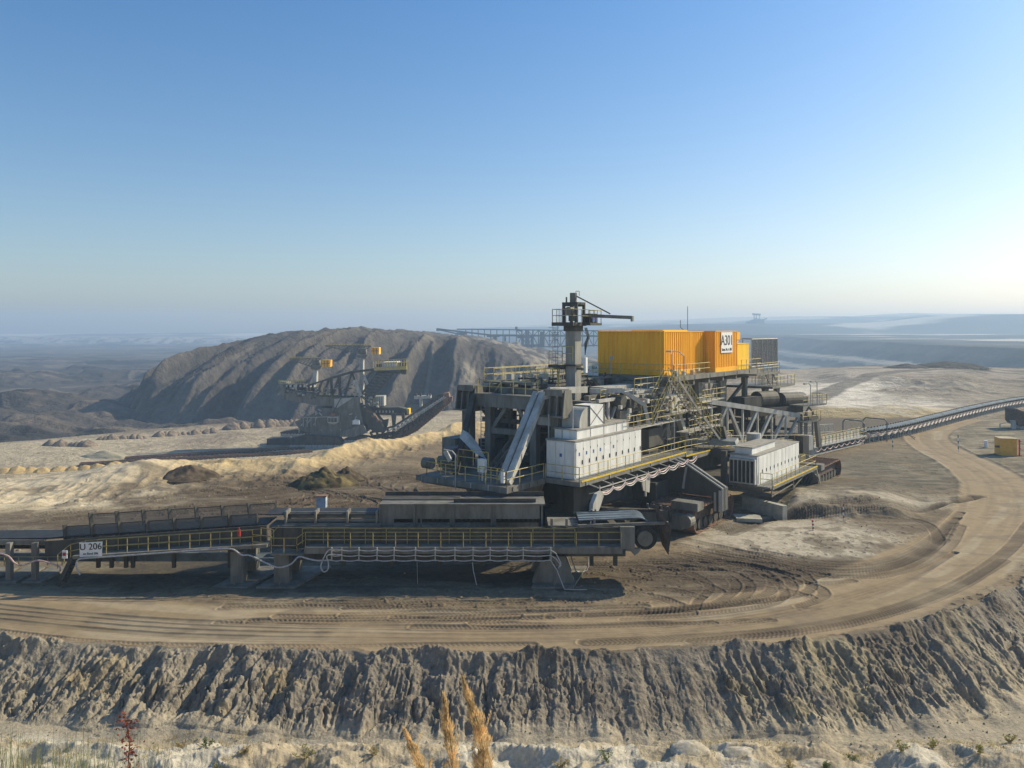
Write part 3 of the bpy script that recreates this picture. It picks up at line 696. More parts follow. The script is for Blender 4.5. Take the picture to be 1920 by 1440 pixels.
    m.prism([(8.6, -9.0, 7.6), (8.6, -6.9, 7.6), (9.6, -6.6, 9.7), (9.6, -9.2, 9.7)], (.3, 0, 0)); m.box(8.4, 10.4, -9.4, -6.8, 5.6, 7.4)
    m.box(10.5, 11, -6.5, -.5, 5.6, 10.3); m.box(9.9, 10.1, -9, -6.6, 5.6, 9.8); m.box(9.2, 9.4, -4.2, -.9, 7.2, 10.3); m.box(9.4, 9.6, -8.9, -.8, 5.6, 6.9); m.box(9.4, 12.6, -2.8, -.2, 5.6, 7.9); m.prism([(8.5, -5.2, 9.8), (8.5, -2.5, 9.8), (7.8, -3.4, 6.0), (7.8, -4.6, 6.0)], (1.8, 0, 0))
    P("receiving_hopper", m, STEELD)
    m = MB(W)
    p = [pA(861, 820, 2.4), pA(868, 806, 2.9), pA(884, 823, 2.9), pA(902, 856, 2.2), pA(888, 848, 1.9)]
    m.prism(p, (.5, .1, -.25)); P("chute_cover", m, STEELL)
    m = MB(W); m.box(2.6, 4.4, -8.3, -7.2, 5.6, 7.4); m.box(4.8, 7.0, -10.3, -8.9, 5.6, 7.8); m.tube((.5, -8.3, 6.5), (.6, -7.5, 6.5), .42, 12); m.tube((2.6, -8.6, 6.4), (2.6, -7.2, 6.4), .35, 10); P("drive_unit", m, STEEL)
    m = MB(W); m.box(.9, 1.3, -3.35, -2.8, 6.25, 7.2); m.tube((1.1, -3.05, 5.6), (1.1, -3.05, 6.3), .06); P("switch_box", m, WHITE)
    m = MB(W); m.box(.05, .2, -.55, -.3, 5.9, 6.7); P("switch_box", m, WHITE)
    m = MB(W); m.path([(-.1, -4.6, 5.0), (-.1, -4.6, 7.5), (-.1, -4.9, 7.75), (-.1, -5.7, 7.8)], .05); m.prism([(-.1, -5.8, 7.6), (-.1, -5.5, 7.8), (-.1, -5.0, 7.1), (-.1, -5.3, 6.9)], (.12, 0, 0)); P("floodlight", m, STEELL)
    # ---- first electrical house
    H = thing_part("electrical_house", MB(W).box(5.4, 15.7, -.35, 2.15, 5.62, 8.35), WHITE, R)
    m = MB(W).box(5.34, 15.76, -.41, 2.21, 8.35, 8.45); m.box(6.1, 14.4, -.2, 1.85, 9.12, 9.2); build("roof", m, ROOF, H)
    m = MB(W).box(6.2, 14.3, -.15, 1.78, 8.45, 9.12); build("plenum", m, WHITE, H)
    m = MB(W)
    for k in range(5): m.box(6.2 + k * 2.0, 6.24 + k * 2.0, 1.78, 1.80, 8.47, 9.1)
    for b in (.5,): m.box(6.18, 6.2, b, b + .05, 8.47, 9.1)
    build("panel_joint", m, STEEL, H)
    n = 10
    for i in range(n):
        a0 = 5.5 + i * 1.01
        d = build("door", MB(W).box(a0 + .03, a0 + .97, 2.15, 2.19, 5.72, 8.26), WHITE, H)
        build("handle", MB(W).box(a0 + .84, a0 + .90, 2.19, 2.235, 6.65, 6.95), BLACK, d); build("hinge", MB(W).box(a0 + .02, a0 + .05, 2.19, 2.21, 7.7, 7.85), BLACK, d)
        if i in (0, 1, 2, 3, 5): build("notice", MB(W).box(a0 + .38, a0 + .56, 2.19, 2.20, 7.3, 7.55), BLUE, d)
        if i == 4: build("notice", MB(W).box(a0 - .1 + .2, a0 + .75, 2.19, 2.20, 7.3, 7.6), SIGNW, d)
    for j in range(3):
        d = build("door", MB(W).box(5.36, 5.4, -.3 + j * .82, .48 + j * .82, 5.72, 8.26), WHITE, H)
        if j == 1: build("notice", MB(W).box(5.35, 5.36, .85, 1.05, 7.2, 7.45), BLUE, d)
    # air ducts on the roof
    for (a0, b0, b1, r) in ((7.1, -.1, 1.5, 1.25), (7.0, -2.4, -.5, 1.25)):
        m = MB(W); pts = [(a0 + r, b0, 9.2), (a0, b0, 9.2)] if 0 else []
        poly = [(a0 + 1.35, b0, 9.2), (a0, b0, 9.2)] + [(a0 + r - r * math.cos(t), b0, 9.45 + r * math.sin(t)) for t in np.linspace(0, math.pi / 2, 9)] + [(a0 + 1.35, b0, 9.45 + r)]
        m.prism(poly, (0, b1 - b0, 0)); build("duct_elbow", m, STEELL, H)
    m = MB(W); m.box(8.5, 10.6, -.15, 1.55, 9.2, 10.75); build("air_duct", m, WHITE, H)
    m = MB(W); m.box(8.44, 8.5, -.2, 1.6, 9.2, 10.8); m.box(10.6, 10.66, -.2, 1.6, 9.2, 10.8); m.beam((8.5, 1.57, 9.25), (10.6, 1.57, 10.7), .03); m.beam((10.6, 1.57, 9.25), (8.5, 1.57, 10.7), .03); m.box(10.7, 11.1, .9, 1.4, 9.2, 9.8); build("duct_flange", m, STEEL, H)
    m = MB(W); m.tube((6.2, -.7, 5.6), (6.2, -.7, 10.2), .06); m.tube((6.6, 1.2, 8.5), (6.6, 1.2, 10.8), .06); P("conduit", m, STEELL)
    # ---- mast
    M = thing_part("mast", MB(W).box(12.8, 13.75, -3.45, -2.5, 9.0, 16.6), mat("mast_paint", (.31, .30, .265), .6, nscale=1.5, namt=.2, streak=True), R)
    ca, cb = 13.3, -3.0
    m = MB(W); m.box(ca - 1.3, ca + .8, cb - 1.35, cb + .8, 16.95, 17.25)
    m.box(ca + .3, ca + 2.2, cb + .2, cb + 1.5, 17.0, 17.2)
    m.box(ca - .6, ca + .6, cb - .6, cb + .6, 16.5, 17.0); build("mast_platform", m, STEELD, M)
    m = MB(W); m.rail([(ca - 1.25, cb + .75, 17.25), (ca - 1.25, cb - 1.3, 17.25), (ca + .75, cb - 1.3, 17.25)], sp=.65); m.rail([(ca - 1.25, cb + .75, 17.25), (ca + .3, cb + 1.45, 17.2), (ca + 2.15, cb + 1.45, 17.2), (ca + 2.15, cb + .2, 17.2)], sp=.7); build("handrail", m, YEL, M)
    m = MB(W)
    for s in (-.6, .6):
        m.prism([(ca + s, cb - .75, 17.2), (ca + s, cb - .5, 17.2), (ca + s, cb - .5, 18.6), (ca + s, cb + .5, 18.6), (ca + s, cb + .5, 17.2), (ca + s, cb + .75, 17.2), (ca + s, cb + .75, 18.95), (ca + s, cb - .75, 18.95)], (.14, 0, 0))
    m.box(ca - .6, ca + .74, cb - .75, cb - .6, 18.75, 18.95); m.box(ca - .6, ca + .74, cb + .6, cb + .75, 18.75, 18.95); build("winch_frame", m, STEELD, M)
    m = MB(W); m.tube((ca - .7, cb - .1, 18.2), (ca + .4, cb - .1, 18.2), .36, 14); m.tube((ca - .3, cb - .5, 18.9), (ca - .3, cb - .5, 19.4), .07); m.box(ca - .3, ca + .3, cb - .3, cb + .3, 17.35, 18.2); build("winch", m, STEEL, M)
    m = MB(W); m.tube((ca, cb, 18.9), (ca, cb, 19.75), .3, 14); m.path([(ca + .1, cb + .2, 19.6), (ca + .1, cb + .2, 19.9), (ca + .3, cb + .4, 19.9), (ca + .3, cb + .4, 19.5)], .025); build("mast_head", m, STEEL, M)
    jd = Vector((.22, .97, 0)); jd = Vector((ca, cb, 0)); tip = (ca + 1.2, cb + 5.0, 17.62)
    m = MB(W); m.ibeam((ca + .4, cb + .6, 17.85), tip, .18, .28); m.box(tip[0] - .12, tip[0] + .12, tip[1] - .12, tip[1] + .05, 17.3, 17.75); build("jib", m, STEEL, M)
    m = MB(W); m.beam((ca + .1, cb + .2, 19.5), (ca + .85, cb + 3.1, 17.95), .1); build("jib_stay", m, STEELD, M)
    m = MB(W); m.box(ca + .9, ca + 1.9, cb + .4, cb + 1.2, 17.2, 18.0); build("control_unit", m, STEELD, M)
    m = MB(W); m.box(ca + .9, ca + 1.7, cb + 1.22, cb + 1.36, 17.3, 17.6); build("motor", m, BLUE, M)
    # small caged landing on the mast with ladder
    m = MB(W)
    m.box(12.3, 13.3, -4.9, -3.45, 13.4, 13.65); m.box(13.0, 13.2, -4.8, -1.9, 13.25, 13.4); m.box(12.6, 13.9, -3.6, -2.35, 13.55, 13.7); build("mast_landing", m, STEELD, M)
    m = MB(W); m.rail([(12.7, -4.85, 13.65), (12.35, -4.85, 13.65), (12.35, -3.5, 13.65)], sp=.6, h=1.15); m.rail([(12.35, -3.5, 14.0), (12.35, -2.45, 14.0)], sp=1.0, h=1.2); build("handrail", m, YEL, M)
    m = MB(W)
    for s in (-.25, .25): m.tube((12.5, -4.3 + s, 12.0), (12.5, -4.3 + s, 17.1), .03)
    for z in np.arange(12.2, 17, .3): m.tube((12.5, -4.55, z), (12.5, -4.05, z), .02, 4)
    for z in np.arange(14.6, 17, .55): m.path([(12.5, -4.65, z), (12.0, -4.65, z), (11.8, -4.3, z), (12.0, -3.95, z), (12.5, -3.95, z)], .02, 4)
    build("ladder", m, STEELL, M)
    m = MB(W); m.box(13.2, 13.5, -1.95, -1.7, 13.0, 14.3); build("switch_box", m, WHITE, M)
    m = MB(W)
    for k in range(3): m.path([(13.5, -2.0 + .1 * k, 16.8), (13.6, -1.8 + .1 * k, 16.0), (13.5, -2.0 + .08 * k, 15.4), (13.4, -1.9, 14.8 - .15 * k), (13.3, -1.7, 15.2), (13.4, -1.6, 16.2)], .035)
    build("cable", m, STEELD, M)
    # ---- upper deck, front walkway part
    m = MB(W)
    m.box(9, 22.9, -9.3, -8.2, 12.1, 12.25); m.box(9, 22.9, -5.2, -4.2, 12.1, 12.25); m.box(9, 10, -8.2, -5.2, 12.1, 12.25)
    for aa in (10.5, 14.5, 18.5, 22): m.box(aa, aa + 1.1, -9.0, -7.6, 11.5, 12.08); m.box(aa, aa + 1.1, -4.6, -3.7, 11.5, 12.08)
    m.box(9, 24, -8.0, -7.2, 10.6, 11.45); m.box(9, 24, -4.9, -4.1, 10.6, 11.45)
    P("upper_walkway", m, STEEL)
    m = MB(W); m.rail([(9, -9.25, 12.25), (22.9, -9.25, 12.25)], sp=1.3); m.rail([(9, -8.2, 12.25), (22.9, -8.2, 12.25)], sp=1.6); P("handrail", m, YEL)
    m = MB(W); m.rail([(9, -5.1, 12.25), (22, -5.1, 12.25)], sp=1.0); m.rail([(10, -4.25, 12.25), (17, -4.25, 12.25)], sp=1.0); m.rail([(14, -5.1, 12.3), (14, -4.25, 12.3)], sp=.4); m.rail([(11.5, -3.4, 11.6), (13, -4.2, 12.3)], sp=.4); P("handrail", m, YEL)
    m = MB(W); m.stairs((8.8, -8.3, 12.2), (7.9, -8.3, 11.3), (0, 1.0, 0)); m.stairs((17.2, -4.1, 12.2), (19.2, -2.9, 9.8), (.3, .5, 0)); P("stairway", m, STEELD)
    m = MB(W); m.rail([(8.9, -8.9, 12.2), (7.0, -8.9, 10.9)], sp=1.0); P("handrail", m, STEEL)
    # conveyor boom under the walkway: idlers, side girders, belt
    m = MB(W); m.box(8.5, 40, -7.4, -4.8, 11.5, 11.6); P("upper_belt", m, RUBBER)
    m = MB(W)
    for aa in np.arange(9.5, 24, 2.4): m.tube((aa, -7.5, 11.75), (aa, -4.7, 11.75), .11, 8); m.box(aa - .1, aa + .1, -7.7, -7.5, 11.4, 12.3)
    P("idler_roller", m, STEELD)
    # body between the mast and the containers
    m = MB(W)
    m.box(14, 24, -2.4, -1.9, 9.6, 11.0); m.box(15, 26, .2, .6, 8.6, 9.8); m.box(17.5, 25, -6.5, -2.4, 8.2, 8.8); m.box(22, 24.2, -6.5, .4, 10.9, 11.8)
    m.box(12, 13, -8.8, -.5, 9.8, 10.7); m.box(16, 26, -8.8, -8.2, 8.0, 10.4); m.box(13.5, 15.5, -1.8, -.2, 7.7, 10.4)
    for k in range(5): m.beam((15 + 2.1 * k, -.9, 8.0), (16.5 + 2.1 * k, -.9, 10.6), .22); m.beam((16.5 + 2.1 * k, -.9, 10.6), (17.1 + 2.1 * k, -.9, 8.0), .22)
    P("main_girder", m, STEEL)
    m = MB(W); m.tube((15.2, -1.6, 10.6), (15.2, .8, 10.6), .55, 14); m.tube((17.6, -1.6, 9.0), (17.6, 1.0, 9.0), .6, 14); m.box(15.9, 18.8, -1.2, 1.0, 9.9, 10.7); m.box(19.4, 20.8, -1.2, 1.3, 9.5, 10.6); m.tube((21.4, -1, 9.5), (21.4, 1.3, 9.5), .45, 12); m.box(16, 22.5, -.5, 1.2, 8.2, 8.5); m.box(19, 21.8, .2, 1.2, 6.3, 7.9); P("belt_drive", m, STEELD)
    m = MB(W); m.beam((13.4, -1.4, 11.5), (15.6, .4, 11.5), .3, .4); m.beam((15.6, .4, 11.5), (17.3, 1.6, 10.2), .3, .35); m.beam((17.3, 1.6, 10.2), (17.6, 1.9, 8.6), .25, .3); m.box(16.5, 22, -3.3, -1.9, 10.9, 11.6); m.box(18.6, 22.6, -3.4, .2, 11.0, 11.25); P("cover_beam", m, STEELL)
    m = MB(W); m.rail([(13.4, -.4, 10.5), (16.6, -.4, 10.5)], sp=.9); m.rail([(17, 1.5, 9.4), (23.5, 1.5, 9.4)], sp=.9); m.rail([(18, .3, 11.25), (22.8, .3, 11.25)], sp=1.2); P("handrail", m, YEL)
    # ---- container deck
    m = MB(W)
    m.box(23.2, 46, -8.2, 1.6, 12.05, 12.3); m.box(23.14, 23.2, -8.2, 1.65, 11.85, 12.33); m.box(23.2, 46, 1.6, 1.66, 11.9, 12.33); m.box(40, 47.5, 1.6, 3.2, 11.7, 11.9)
    for aa in np.arange(24, 46, 3.6): m.box(aa, aa + .3, -8, 1.5, 11.4, 12.05)
    m.box(24, 46, -.9, -.4, 11.2, 12.05); m.box(24, 46, -7.4, -6.9, 11.2, 12.05)
    P("container_deck", m, STEEL)
    m = MB(W); m.box(23.1, 46, -8.3, -8.2, 11.9, 12.4); m.rail([(23.25, -8.1, 12.3), (23.25, 1.5, 12.3)], sp=1.35); m.rail([(23.25, 1.5, 12.3), (31.5, 1.5, 12.3)], sp=1.5); m.rail([(40, 1.5, 12.3), (46, 1.5, 12.3), (46, -2, 12.3)], sp=1.5); P("handrail", m, YEL)
    m = MB(W); m.rail([(40.3, 3.15, 11.9), (47.4, 3.15, 11.9)], sp=1.6); m.rail([(46.2, .8, 10.2), (52, .8, 10.2), (52, -3, 10.2)], sp=1.4); m.rail([(46.2, 2.8, 10.2), (54, 2.8, 10.2)], sp=1.4); P("handrail", m, YEL)
    m = MB(W); m.box(46, 54, -3, 2.85, 9.95, 10.2); m.stairs((46.0, 1.8, 12.0), (48.6, 1.8, 10.2), (0, .9, 0)); P("rear_landing", m, STEEL)
    def corr(m, a0, a1, b0, b1, z0, z1, pitch=.45, dep=.09):
        """box with corrugated walls"""
        def wall(p, q, nrm):
            p = Vector(p); q = Vector(q); nrm = Vector(nrm); L = (q - p).length; n = int(L / pitch); vs = []; pts = []
            for i in range(n):
                for t, o in ((0, 0), (.38, 0), (.5, -dep), (.88, -dep)): pts.append(p.lerp(q, (i + t) / n) + nrm * o)
            pts.append(q)
            for c in pts: vs += [W(c.x, c.y, z0), W(c.x, c.y, z1)]
            m.add(vs, [(2 * i, 2 * i + 2, 2 * i + 3, 2 * i + 1) for i in range(len(pts) - 1)])
        wall((a0, b1, 0), (a1, b1, 0), (0, 1, 0)); wall((a0, b0, 0), (a0, b1, 0), (-1, 0, 0)); wall((a1, b0, 0), (a1, b1, 0), (1, 0, 0)); wall((a0, b0, 0), (a1, b0, 0), (0, -1, 0))
        m.box(a0 + dep, a1 - dep, b0 + dep, b1 - dep, z1 - .09, z1 - .01)
        return m
    C1 = thing_part("container", corr(MB(W), 24.4, 33.35, -7.2, 0, 12.75, 16.42), ORANGE, R)
    m = MB(W); m.box(24.38, 33.37, -7.22, .02, 12.32, 12.75); m.box(24.36, 24.5, -.1, .04, 12.75, 16.45); m.box(30.2, 30.32, -.02, .03, 12.75, 16.45); m.box(24.36, 33.4, -7.24, .04, 16.42, 16.5)
    for k in range(40): m.box(24.3 , 24.5, -7.1 + k * .18, -7.02 + k * .18, 16.5, 16.56)
    m.box(24.6, 30, -3.5, -.2, 16.5, 16.62); build("frame", m, ORANGE, C1)
    C2 = thing_part("container", corr(MB(W), 33.7, 39.6, -2.6, 1.15, 12.75, 16.45), ORANGE, R)
    m = MB(W); m.box(33.68, 39.62, -2.62, 1.17, 12.3, 12.75); m.box(33.66, 33.8, 1.02, 1.19, 12.75, 16.5); m.box(33.66, 39.64, -2.64, 1.19, 16.45, 16.54); build("frame", m, ORANGE, C2)
    sg = build("sign", MB(W).box(35.05, 38.05, 1.2, 1.26, 14.25, 16.4), SIGNW, C2)
    SN = VB
    text_on("lettering", "A301", W(36.55, 1.27, 15.5), UA, (0, 0, 1), 1.5, BLACK, sg, 'CENTER')
    text_on("lettering", "Ident. Nr. A 301", W(36.55, 1.27, 14.58), UA, (0, 0, 1), .40, BLACK, sg, 'CENTER')
    C3 = thing_part("cabinet", MB(W).box(40.1, 43.6, -1.2, 1.0, 12.31, 15.1), ORANGEY, R)
    m = MB(W); m.box(40.05, 43.65, -1.25, 1.05, 15.1, 15.18); m.box(43.0, 43.4, 1.0, 1.02, 13.9, 14.0); m.tube((41.5, -.2, 15.2), (41.5, -.2, 16.0), .5, 12); build("lid", m, ORANGEY, C3)
    m = MB(W); m.box(39.7, 41.2, -1.2, .9, 15.6, 16.4); m.box(39.7, 41.2, -1.0, .7, 15.3, 15.6); P("fan_box", m, ORANGE)
    # wire cage
    m = MB(W)
    for aa in np.arange(44.1, 52.9, 1.74): m.tube((aa, 1.1, 12.0 if aa < 46 else 10.2), (aa, 1.1, 15.6), .06, 6)
    for bb in (-3.2, -1.1): m.tube((44.1, bb, 12.3), (44.1, bb, 15.6), .06)
    for z in (15.6, 12.5): m.tube((44.1, 1.1, z), (52.8, 1.1, z), .07, 6); m.tube((44.1, 1.1, z), (44.1, -3.2, z), .06, 6)
    m.tube((52.8, 1.1, 15.6), (52.8, -3.2, 15.6), .06, 6); m.tube((52.8, -3.2, 10.2), (52.8, -3.2, 15.6), .06, 6)
    for k in range(5): m.tube((44.1 + 1.74 * k, 1.1, 12.6), (45.84 + 1.74 * k, 1.1, 15.5), .025, 4)
    P("cage_frame", m, STEELL)
    m = MB(W); dz = .16
    for z in np.arange(12.6, 15.6, dz): m.beam((44.1, 1.1, z), (52.8, 1.1, z), .035)
    for aa in np.arange(44.2, 52.8, .17): m.beam((aa, 1.1, 12.5), (aa, 1.1, 15.6), .035)
    for aa in np.arange(46.2, 52.8, .3): m.beam((aa, 1.1, 10.3), (aa, 1.1, 12.5), .03)
    P("cage_mesh", m, STEELD)
    m = MB(W); m.path([(30.9, -.6, 16.5), (30.9, -.6, 19.0)], .03); m.path([(29.2, -.6, 17.6), (29.2, -.6, 16.9), (30.0, -.6, 16.6), (30.9, -.6, 16.6)], .03); P("antenna", m, STEELD)
    # notice boards by the mast
    for k, b0 in enumerate((-7.78, -6.92)):
        s_ = P("notice_board", MB(W).box(22.6, 22.66, b0 + .02, b0 + .84, 12.2, 13.35), SIGNW)
        if k: text_on("lettering", "BEA", W(22.59, b0 + .43, 12.95), VB, (0, 0, 1), .36, BLACK, s_, 'CENTER'); build("emblem", MB(W).prism([(22.585, b0 + .2, 12.5), (22.585, b0 + .75, 12.52), (22.585, b0 + .75, 12.6)], (.01, 0, 0)), BLACK, s_)
        else: build("emblem", MB(W).box(22.585, 22.6, b0 + .2, b0 + .7, 12.75, 12.8).box(22.585, 22.6, b0 + .1, b0 + .75, 12.62, 12.68), RED, s_)
    m = MB(W); m.tube((23.0, -4.9, 12.3), (23.0, -4.9, 14.0), .05); m.box(22.9, 23.1, -5.0, -4.75, 13.8, 14.1); m.tube((23.3, 1.3, 11.0), (23.3, 1.3, 14.4), .05)
    m.path([(24.6, 1.9, 11.8), (24.6, 1.9, 14.2), (24.4, 1.5, 14.6), (24.0, .9, 14.65)], .045); m.box(23.8, 24.1, .5, 1.0, 14.55, 14.7); P("lamp_post", m, STEELL)
    # ---- legs below the container deck
    for (aa, b0, w_, zt, zb, lean) in ((28.0, -.5, .35, 11.4, 7, 0), (31.6, 0, .45, 11.4, 6, 0), (37.6, 0, .95, 11.4, 4.6, 0), (39.6, -4, .6, 11.4, 5, 0), (44.3, 0, .5, 11.4, 5.5, 0), (37.6, -7, .8, 11.4, 5, 0), (45.6, -3, .5, 11.4, 6, 0)):
        m = MB(W); m.prism([(aa - w_ / 2, b0, zb), (aa + w_ / 2, b0, zb), (aa + w_ / 2 + .1, b0, zt - 1.2), (aa + w_, b0, zt), (aa - w_, b0, zt), (aa - w_ / 2 - .1, b0, zt - 1.2)], (0, .45, 0)); P("support_leg", m, STEELD if lean else STEEL)
    for (aa, bb, da) in ((47.0, 1.2, 1.2), (51.0, 1.2, 1.4)):
        m = MB(W); m.prism([(aa, bb, 10.0), (aa + 1.5, bb, 10.0), (aa + .9, bb, 8.6), (aa - .4 + .0, bb, 4.2), (aa - 1.0, bb, 4.2), (aa + .3, bb, 8.6)], (0, .4, 0)); P("support_leg", m, STEEL)
    m = MB(W); m.beam((38, .1, 8.0), (44.2, .1, 10.6), .28, .3); m.beam((38.2, -.6, 6.6), (31, -.6, 10.8), .22, .3); m.beam((27, -7, 7), (37, -7, 11), .3); m.beam((28, -.3, 9.2), (24.5, -.3, 7.0), .3); m.beam((32, -.4, 8.2), (44, -.4, 8.0), .25, .4); m.beam((30, -3.4, 7.6), (45, -3.4, 7.0), .3, .5); P("brace", m, STEEL)
    # ---- A-frame next to the stairs
    m = MB(W); m.beam(pB(1262, 750, .4), pB(1223, 808, .4), .75, .6); m.beam(pB(1266, 760, .5), pB(1288, 832, .5), .5, .5)
    m.beam(pB(1246, 765, -.6), pB(1248, 835, -.6), .7, .7); m.beam(pB(1262, 765, -.2), pB(1262, 835, -.2), .25, .3); m.beam(pB(1240, 745, .3), pB(1275, 745, .3), .6, .7)
    P("a_frame", m, STEELL)
    m = MB(W); m.box(21, 31, -5, -1, 5.6, 7.2); m.box(22, 27, -4.5, -.8, 7.2, 8.6)
    m.box(27, 46, -6.4, -5.8, 4.4, 6.2); m.tube((33, -4, 6.0), (33, -1, 6.0), .7, 14); m.box(34, 43, -5, -2, 5.0, 6.2); P("lower_hull", m, STEELD)
    # stairs
    s0 = pB(1253, 712, 2.0); s1 = pB(1296, 776, 2.0); 
    m = MB(W); m.stairs(s0, s1, (0, 1.0, 0), .26); P("stairway", m, STEEL)
    m = MB(W)
    for bb in (2.0, 3.0): m.rail([(s0[0], bb, s0[2]), (s1[0], bb, s1[2])], sp=1.6)
    P("handrail", m, YEL)
    s2 = pB(1300, 781, 2.6); s3 = pB(1343, 838, 2.6)
    m = MB(W); m.stairs(s2, s3, (0, 1.0, 0), .26); m.box(s1[0] - .2, s2[0] + .6, 1.9, 3.7, s1[2] - .1, s1[2]); P("stairway", m, STEEL)
    m = MB(W)
    for bb in (2.6, 3.6): m.rail([(s2[0], bb, s2[2]), (s3[0], bb, s3[2])], sp=1.6)
    m.rail([(s1[0] - .2, 3.7, s1[2]), (s2[0] + .6, 3.7, s1[2]), (s2[0] + .6, 1.9, s1[2])], sp=1.0); P("handrail", m, YEL)
    s4 = pB(1243, 712, -.6); s5 = pB(1206, 772, -.6)
    m = MB(W); m.stairs((23.0, .6, 12.0), (18.6, .9, 8.4), (0, .9, 0), .28); P("stairway", m, STEEL)
    m = MB(W)
    for bb in (.65, 1.7): m.rail([(23.0, bb, 12.0), (18.6, bb + .1, 8.4)], sp=1.5)
    P("handrail", m, YEL)
    # walkway on to the rear boom
    m = MB(W); m.box(24, 33.5, .8, 3.0, 5.0, 5.2); m.box(24, 33.5, 3.0, 3.06, 4.8, 5.25); P("rear_walkway", m, STEEL)
    m = MB(W); m.rail([(22.6, 1.2, 5.6), (33.2, 1.2, 5.2)], sp=1.3); m.rail([(22.6, 2.95, 5.6), (33.2, 2.95, 5.2)], sp=1.3); P("handrail", m, YEL)
    m = MB(W); m.beam((22.5, 3.08, 5.3), (33.3, 3.08, 5.1), .04, .13); P("toe_board", m, YELB)
    return R
def thing_part(name, mb, mt, parent):
    return build(name, mb, mt, parent)
MACH = machine()

# ---- rear boom of the machine, turned to the right
def T2(s, o, z):   # s along the boom, o outward to the viewer's side
    return Vector((16.9 + .8 * s + .6 * o, 79.6 + .6 * s - .8 * o, z))
def p2(px, py, o):
    t = (px - 960) / FPX; s = (t * (79.6 - .8 * o) - 16.9 - .6 * o) / (.8 - .6 * t); Y = 79.6 + .6 * s - .8 * o
    return (s, o, CAMZ - (py - HOR) * Y / FPX)
def rear_boom():
    R = MACH
    def P(name, mb, m, par=R, **k): return build(name, mb, m, par, **k)
    a, b = p2(1292, 747, 0), p2(1497, 779, 0); c, d = p2(1330, 832, 0), p2(1500, 829, 0)
    print("boom", a, b, c, d)
    for o, mt in ((0, STEELL), (-3.2, STEEL)):
        m = MB(T2)
        A = Vector((a[0], o, a[2])); B = Vector((b[0], o, b[2])); C_ = Vector((c[0], o, c[2])); D = Vector((d[0], o, d[2]))
        m.beam(A, B, .42, .5); m.beam(C_, D, .4, .45)
        def top(s): t = (s - A.x) / (B.x - A.x); return A.lerp(B, t)
        def bot(s): t = (s - C_.x) / (D.x - C_.x); return C_.lerp(D, t)
        ss = np.linspace(C_.x + .3, D.x - .2, 7)
        for i, s in enumerate(ss):
            m.beam(bot(s), top(s), .2)
            if i < 6:
                if i in (1,): m.beam(top(s), bot(ss[i + 1]), .32)
                else: m.beam(bot(s), top(ss[i + 1]), .3)
        P("boom_truss", m, mt)
    m = MB(T2)
    for s in np.arange(a[0] + 2, b[0], 2.2): m.box(s, s + .22, -3.2, 0, a[2] - 1.1 - (s - a[0]) * .2, a[2] - .8 - (s - a[0]) * .2)
    m.box(c[0], d[0], -3.0, -.2, 4.55, 4.75); m.box(c[0] + 2, d[0] - 1, -2.8, -2.6, 5.2, 6.3)
    P("boom_floor", m, STEELD)
    m = MB(T2)
    for p, q, r in (((1418, 748), (1450, 748), .85), ((1462, 750), (1503, 750), .85)):
        u, v = p2(*p, -1.5), p2(*q, -1.5); m.tube((u[0], -1.5, u[2]), (v[0], -1.5, v[2] + .1), r, 18)
    P("drive_drum", m, STEELD)
    m = MB(T2); u = p2(1425, 765, -.8); v = p2(1503, 770, -.8)
    m.box(u[0] - 2, v[0], -2.6, -.6, u[2] - .9, u[2] - .1); m.box(u[0] - 3, u[0], -2.4, -.6, u[2] + .2, u[2] + 1.3); P("drive_housing", m, STEELD)
    # walkway in front of the truss
    w0, w1 = p2(1320, 838, 1.3), p2(1503, 834, 1.3)
    m = MB(T2); m.prism([(w0[0], .1, w0[2] - .12), (w1[0], .1, w1[2] - .12), (w1[0], 1.3, w1[2] - .12), (w0[0], 1.3, w0[2] - .12)], (0, 0, .12)); m.beam((w0[0], 1.32, w0[2] - .15), (w1[0], 1.32, w1[2] - .15), .05, .35)
    P("boom_walkway", m, STEELL)
    m = MB(T2); m.rail([(w0[0], 1.28, w0[2]), (w1[0], 1.28, w1[2])], sp=1.25); m.rail([(w0[0], .2, w0[2]), (w0[0] + 6, .2, w0[2])], sp=1.25); P("handrail", m, YEL)
    m = MB(T2); pts = []
    for i in range(8):
        for k in range(6):
            t = (i + k / 6) / 8; pts.append((w0[0] + (w1[0] - w0[0]) * t, 1.5, w0[2] + (w1[2] - w0[2]) * t - .3 - (.9 if i in (1, 2) else .35) * (1 - (2 * k / 6 - 1) ** 2)))
    m.path(pts, .06, 5); P("cable", m, CABLEP)
    # lamp posts and end platform
    m = MB(T2)
    for px, y0, y1, o in ((1320, 772, 722, 0), (1356, 835, 780, 1.3), (1520, 760, 722, 1.0), (1532, 757, 718, 1.0), (1352, 815, 790, .5)):
        u, v = p2(px, y0, o), p2(px, y1, o); m.path([u, v, (v[0] - .5, o, v[2] + .25), (v[0] - 1.0, o, v[2] + .2)], .045); m.box(v[0] - 1.3, v[0] - .8, o - .12, o + .12, v[2] + .1, v[2] + .25)
    P("lamp_post", m, STEELL)
    u, v = p2(1503, 770, .8), p2(1536, 757, .8)
    m = MB(T2); m.box(u[0], v[0], -.8, 1.0, u[2] - 1.4, u[2] - 1.25); m.box(u[0], v[0] + 1.2, -.8, 1.0, v[2] - .15, v[2]); P("end_landing", m, STEEL)
    m = MB(T2); m.rail([(u[0], 1.0, u[2] - 1.25), (v[0], 1.0, u[2] - 1.25), (v[0], -.8, u[2] - 1.25)], sp=.8); m.rail([(u[0], 1.0, v[2]), (v[0] + 1.2, 1.0, v[2]), (v[0] + 1.2, -.8, v[2])], sp=.9); P("handrail", m, YEL)
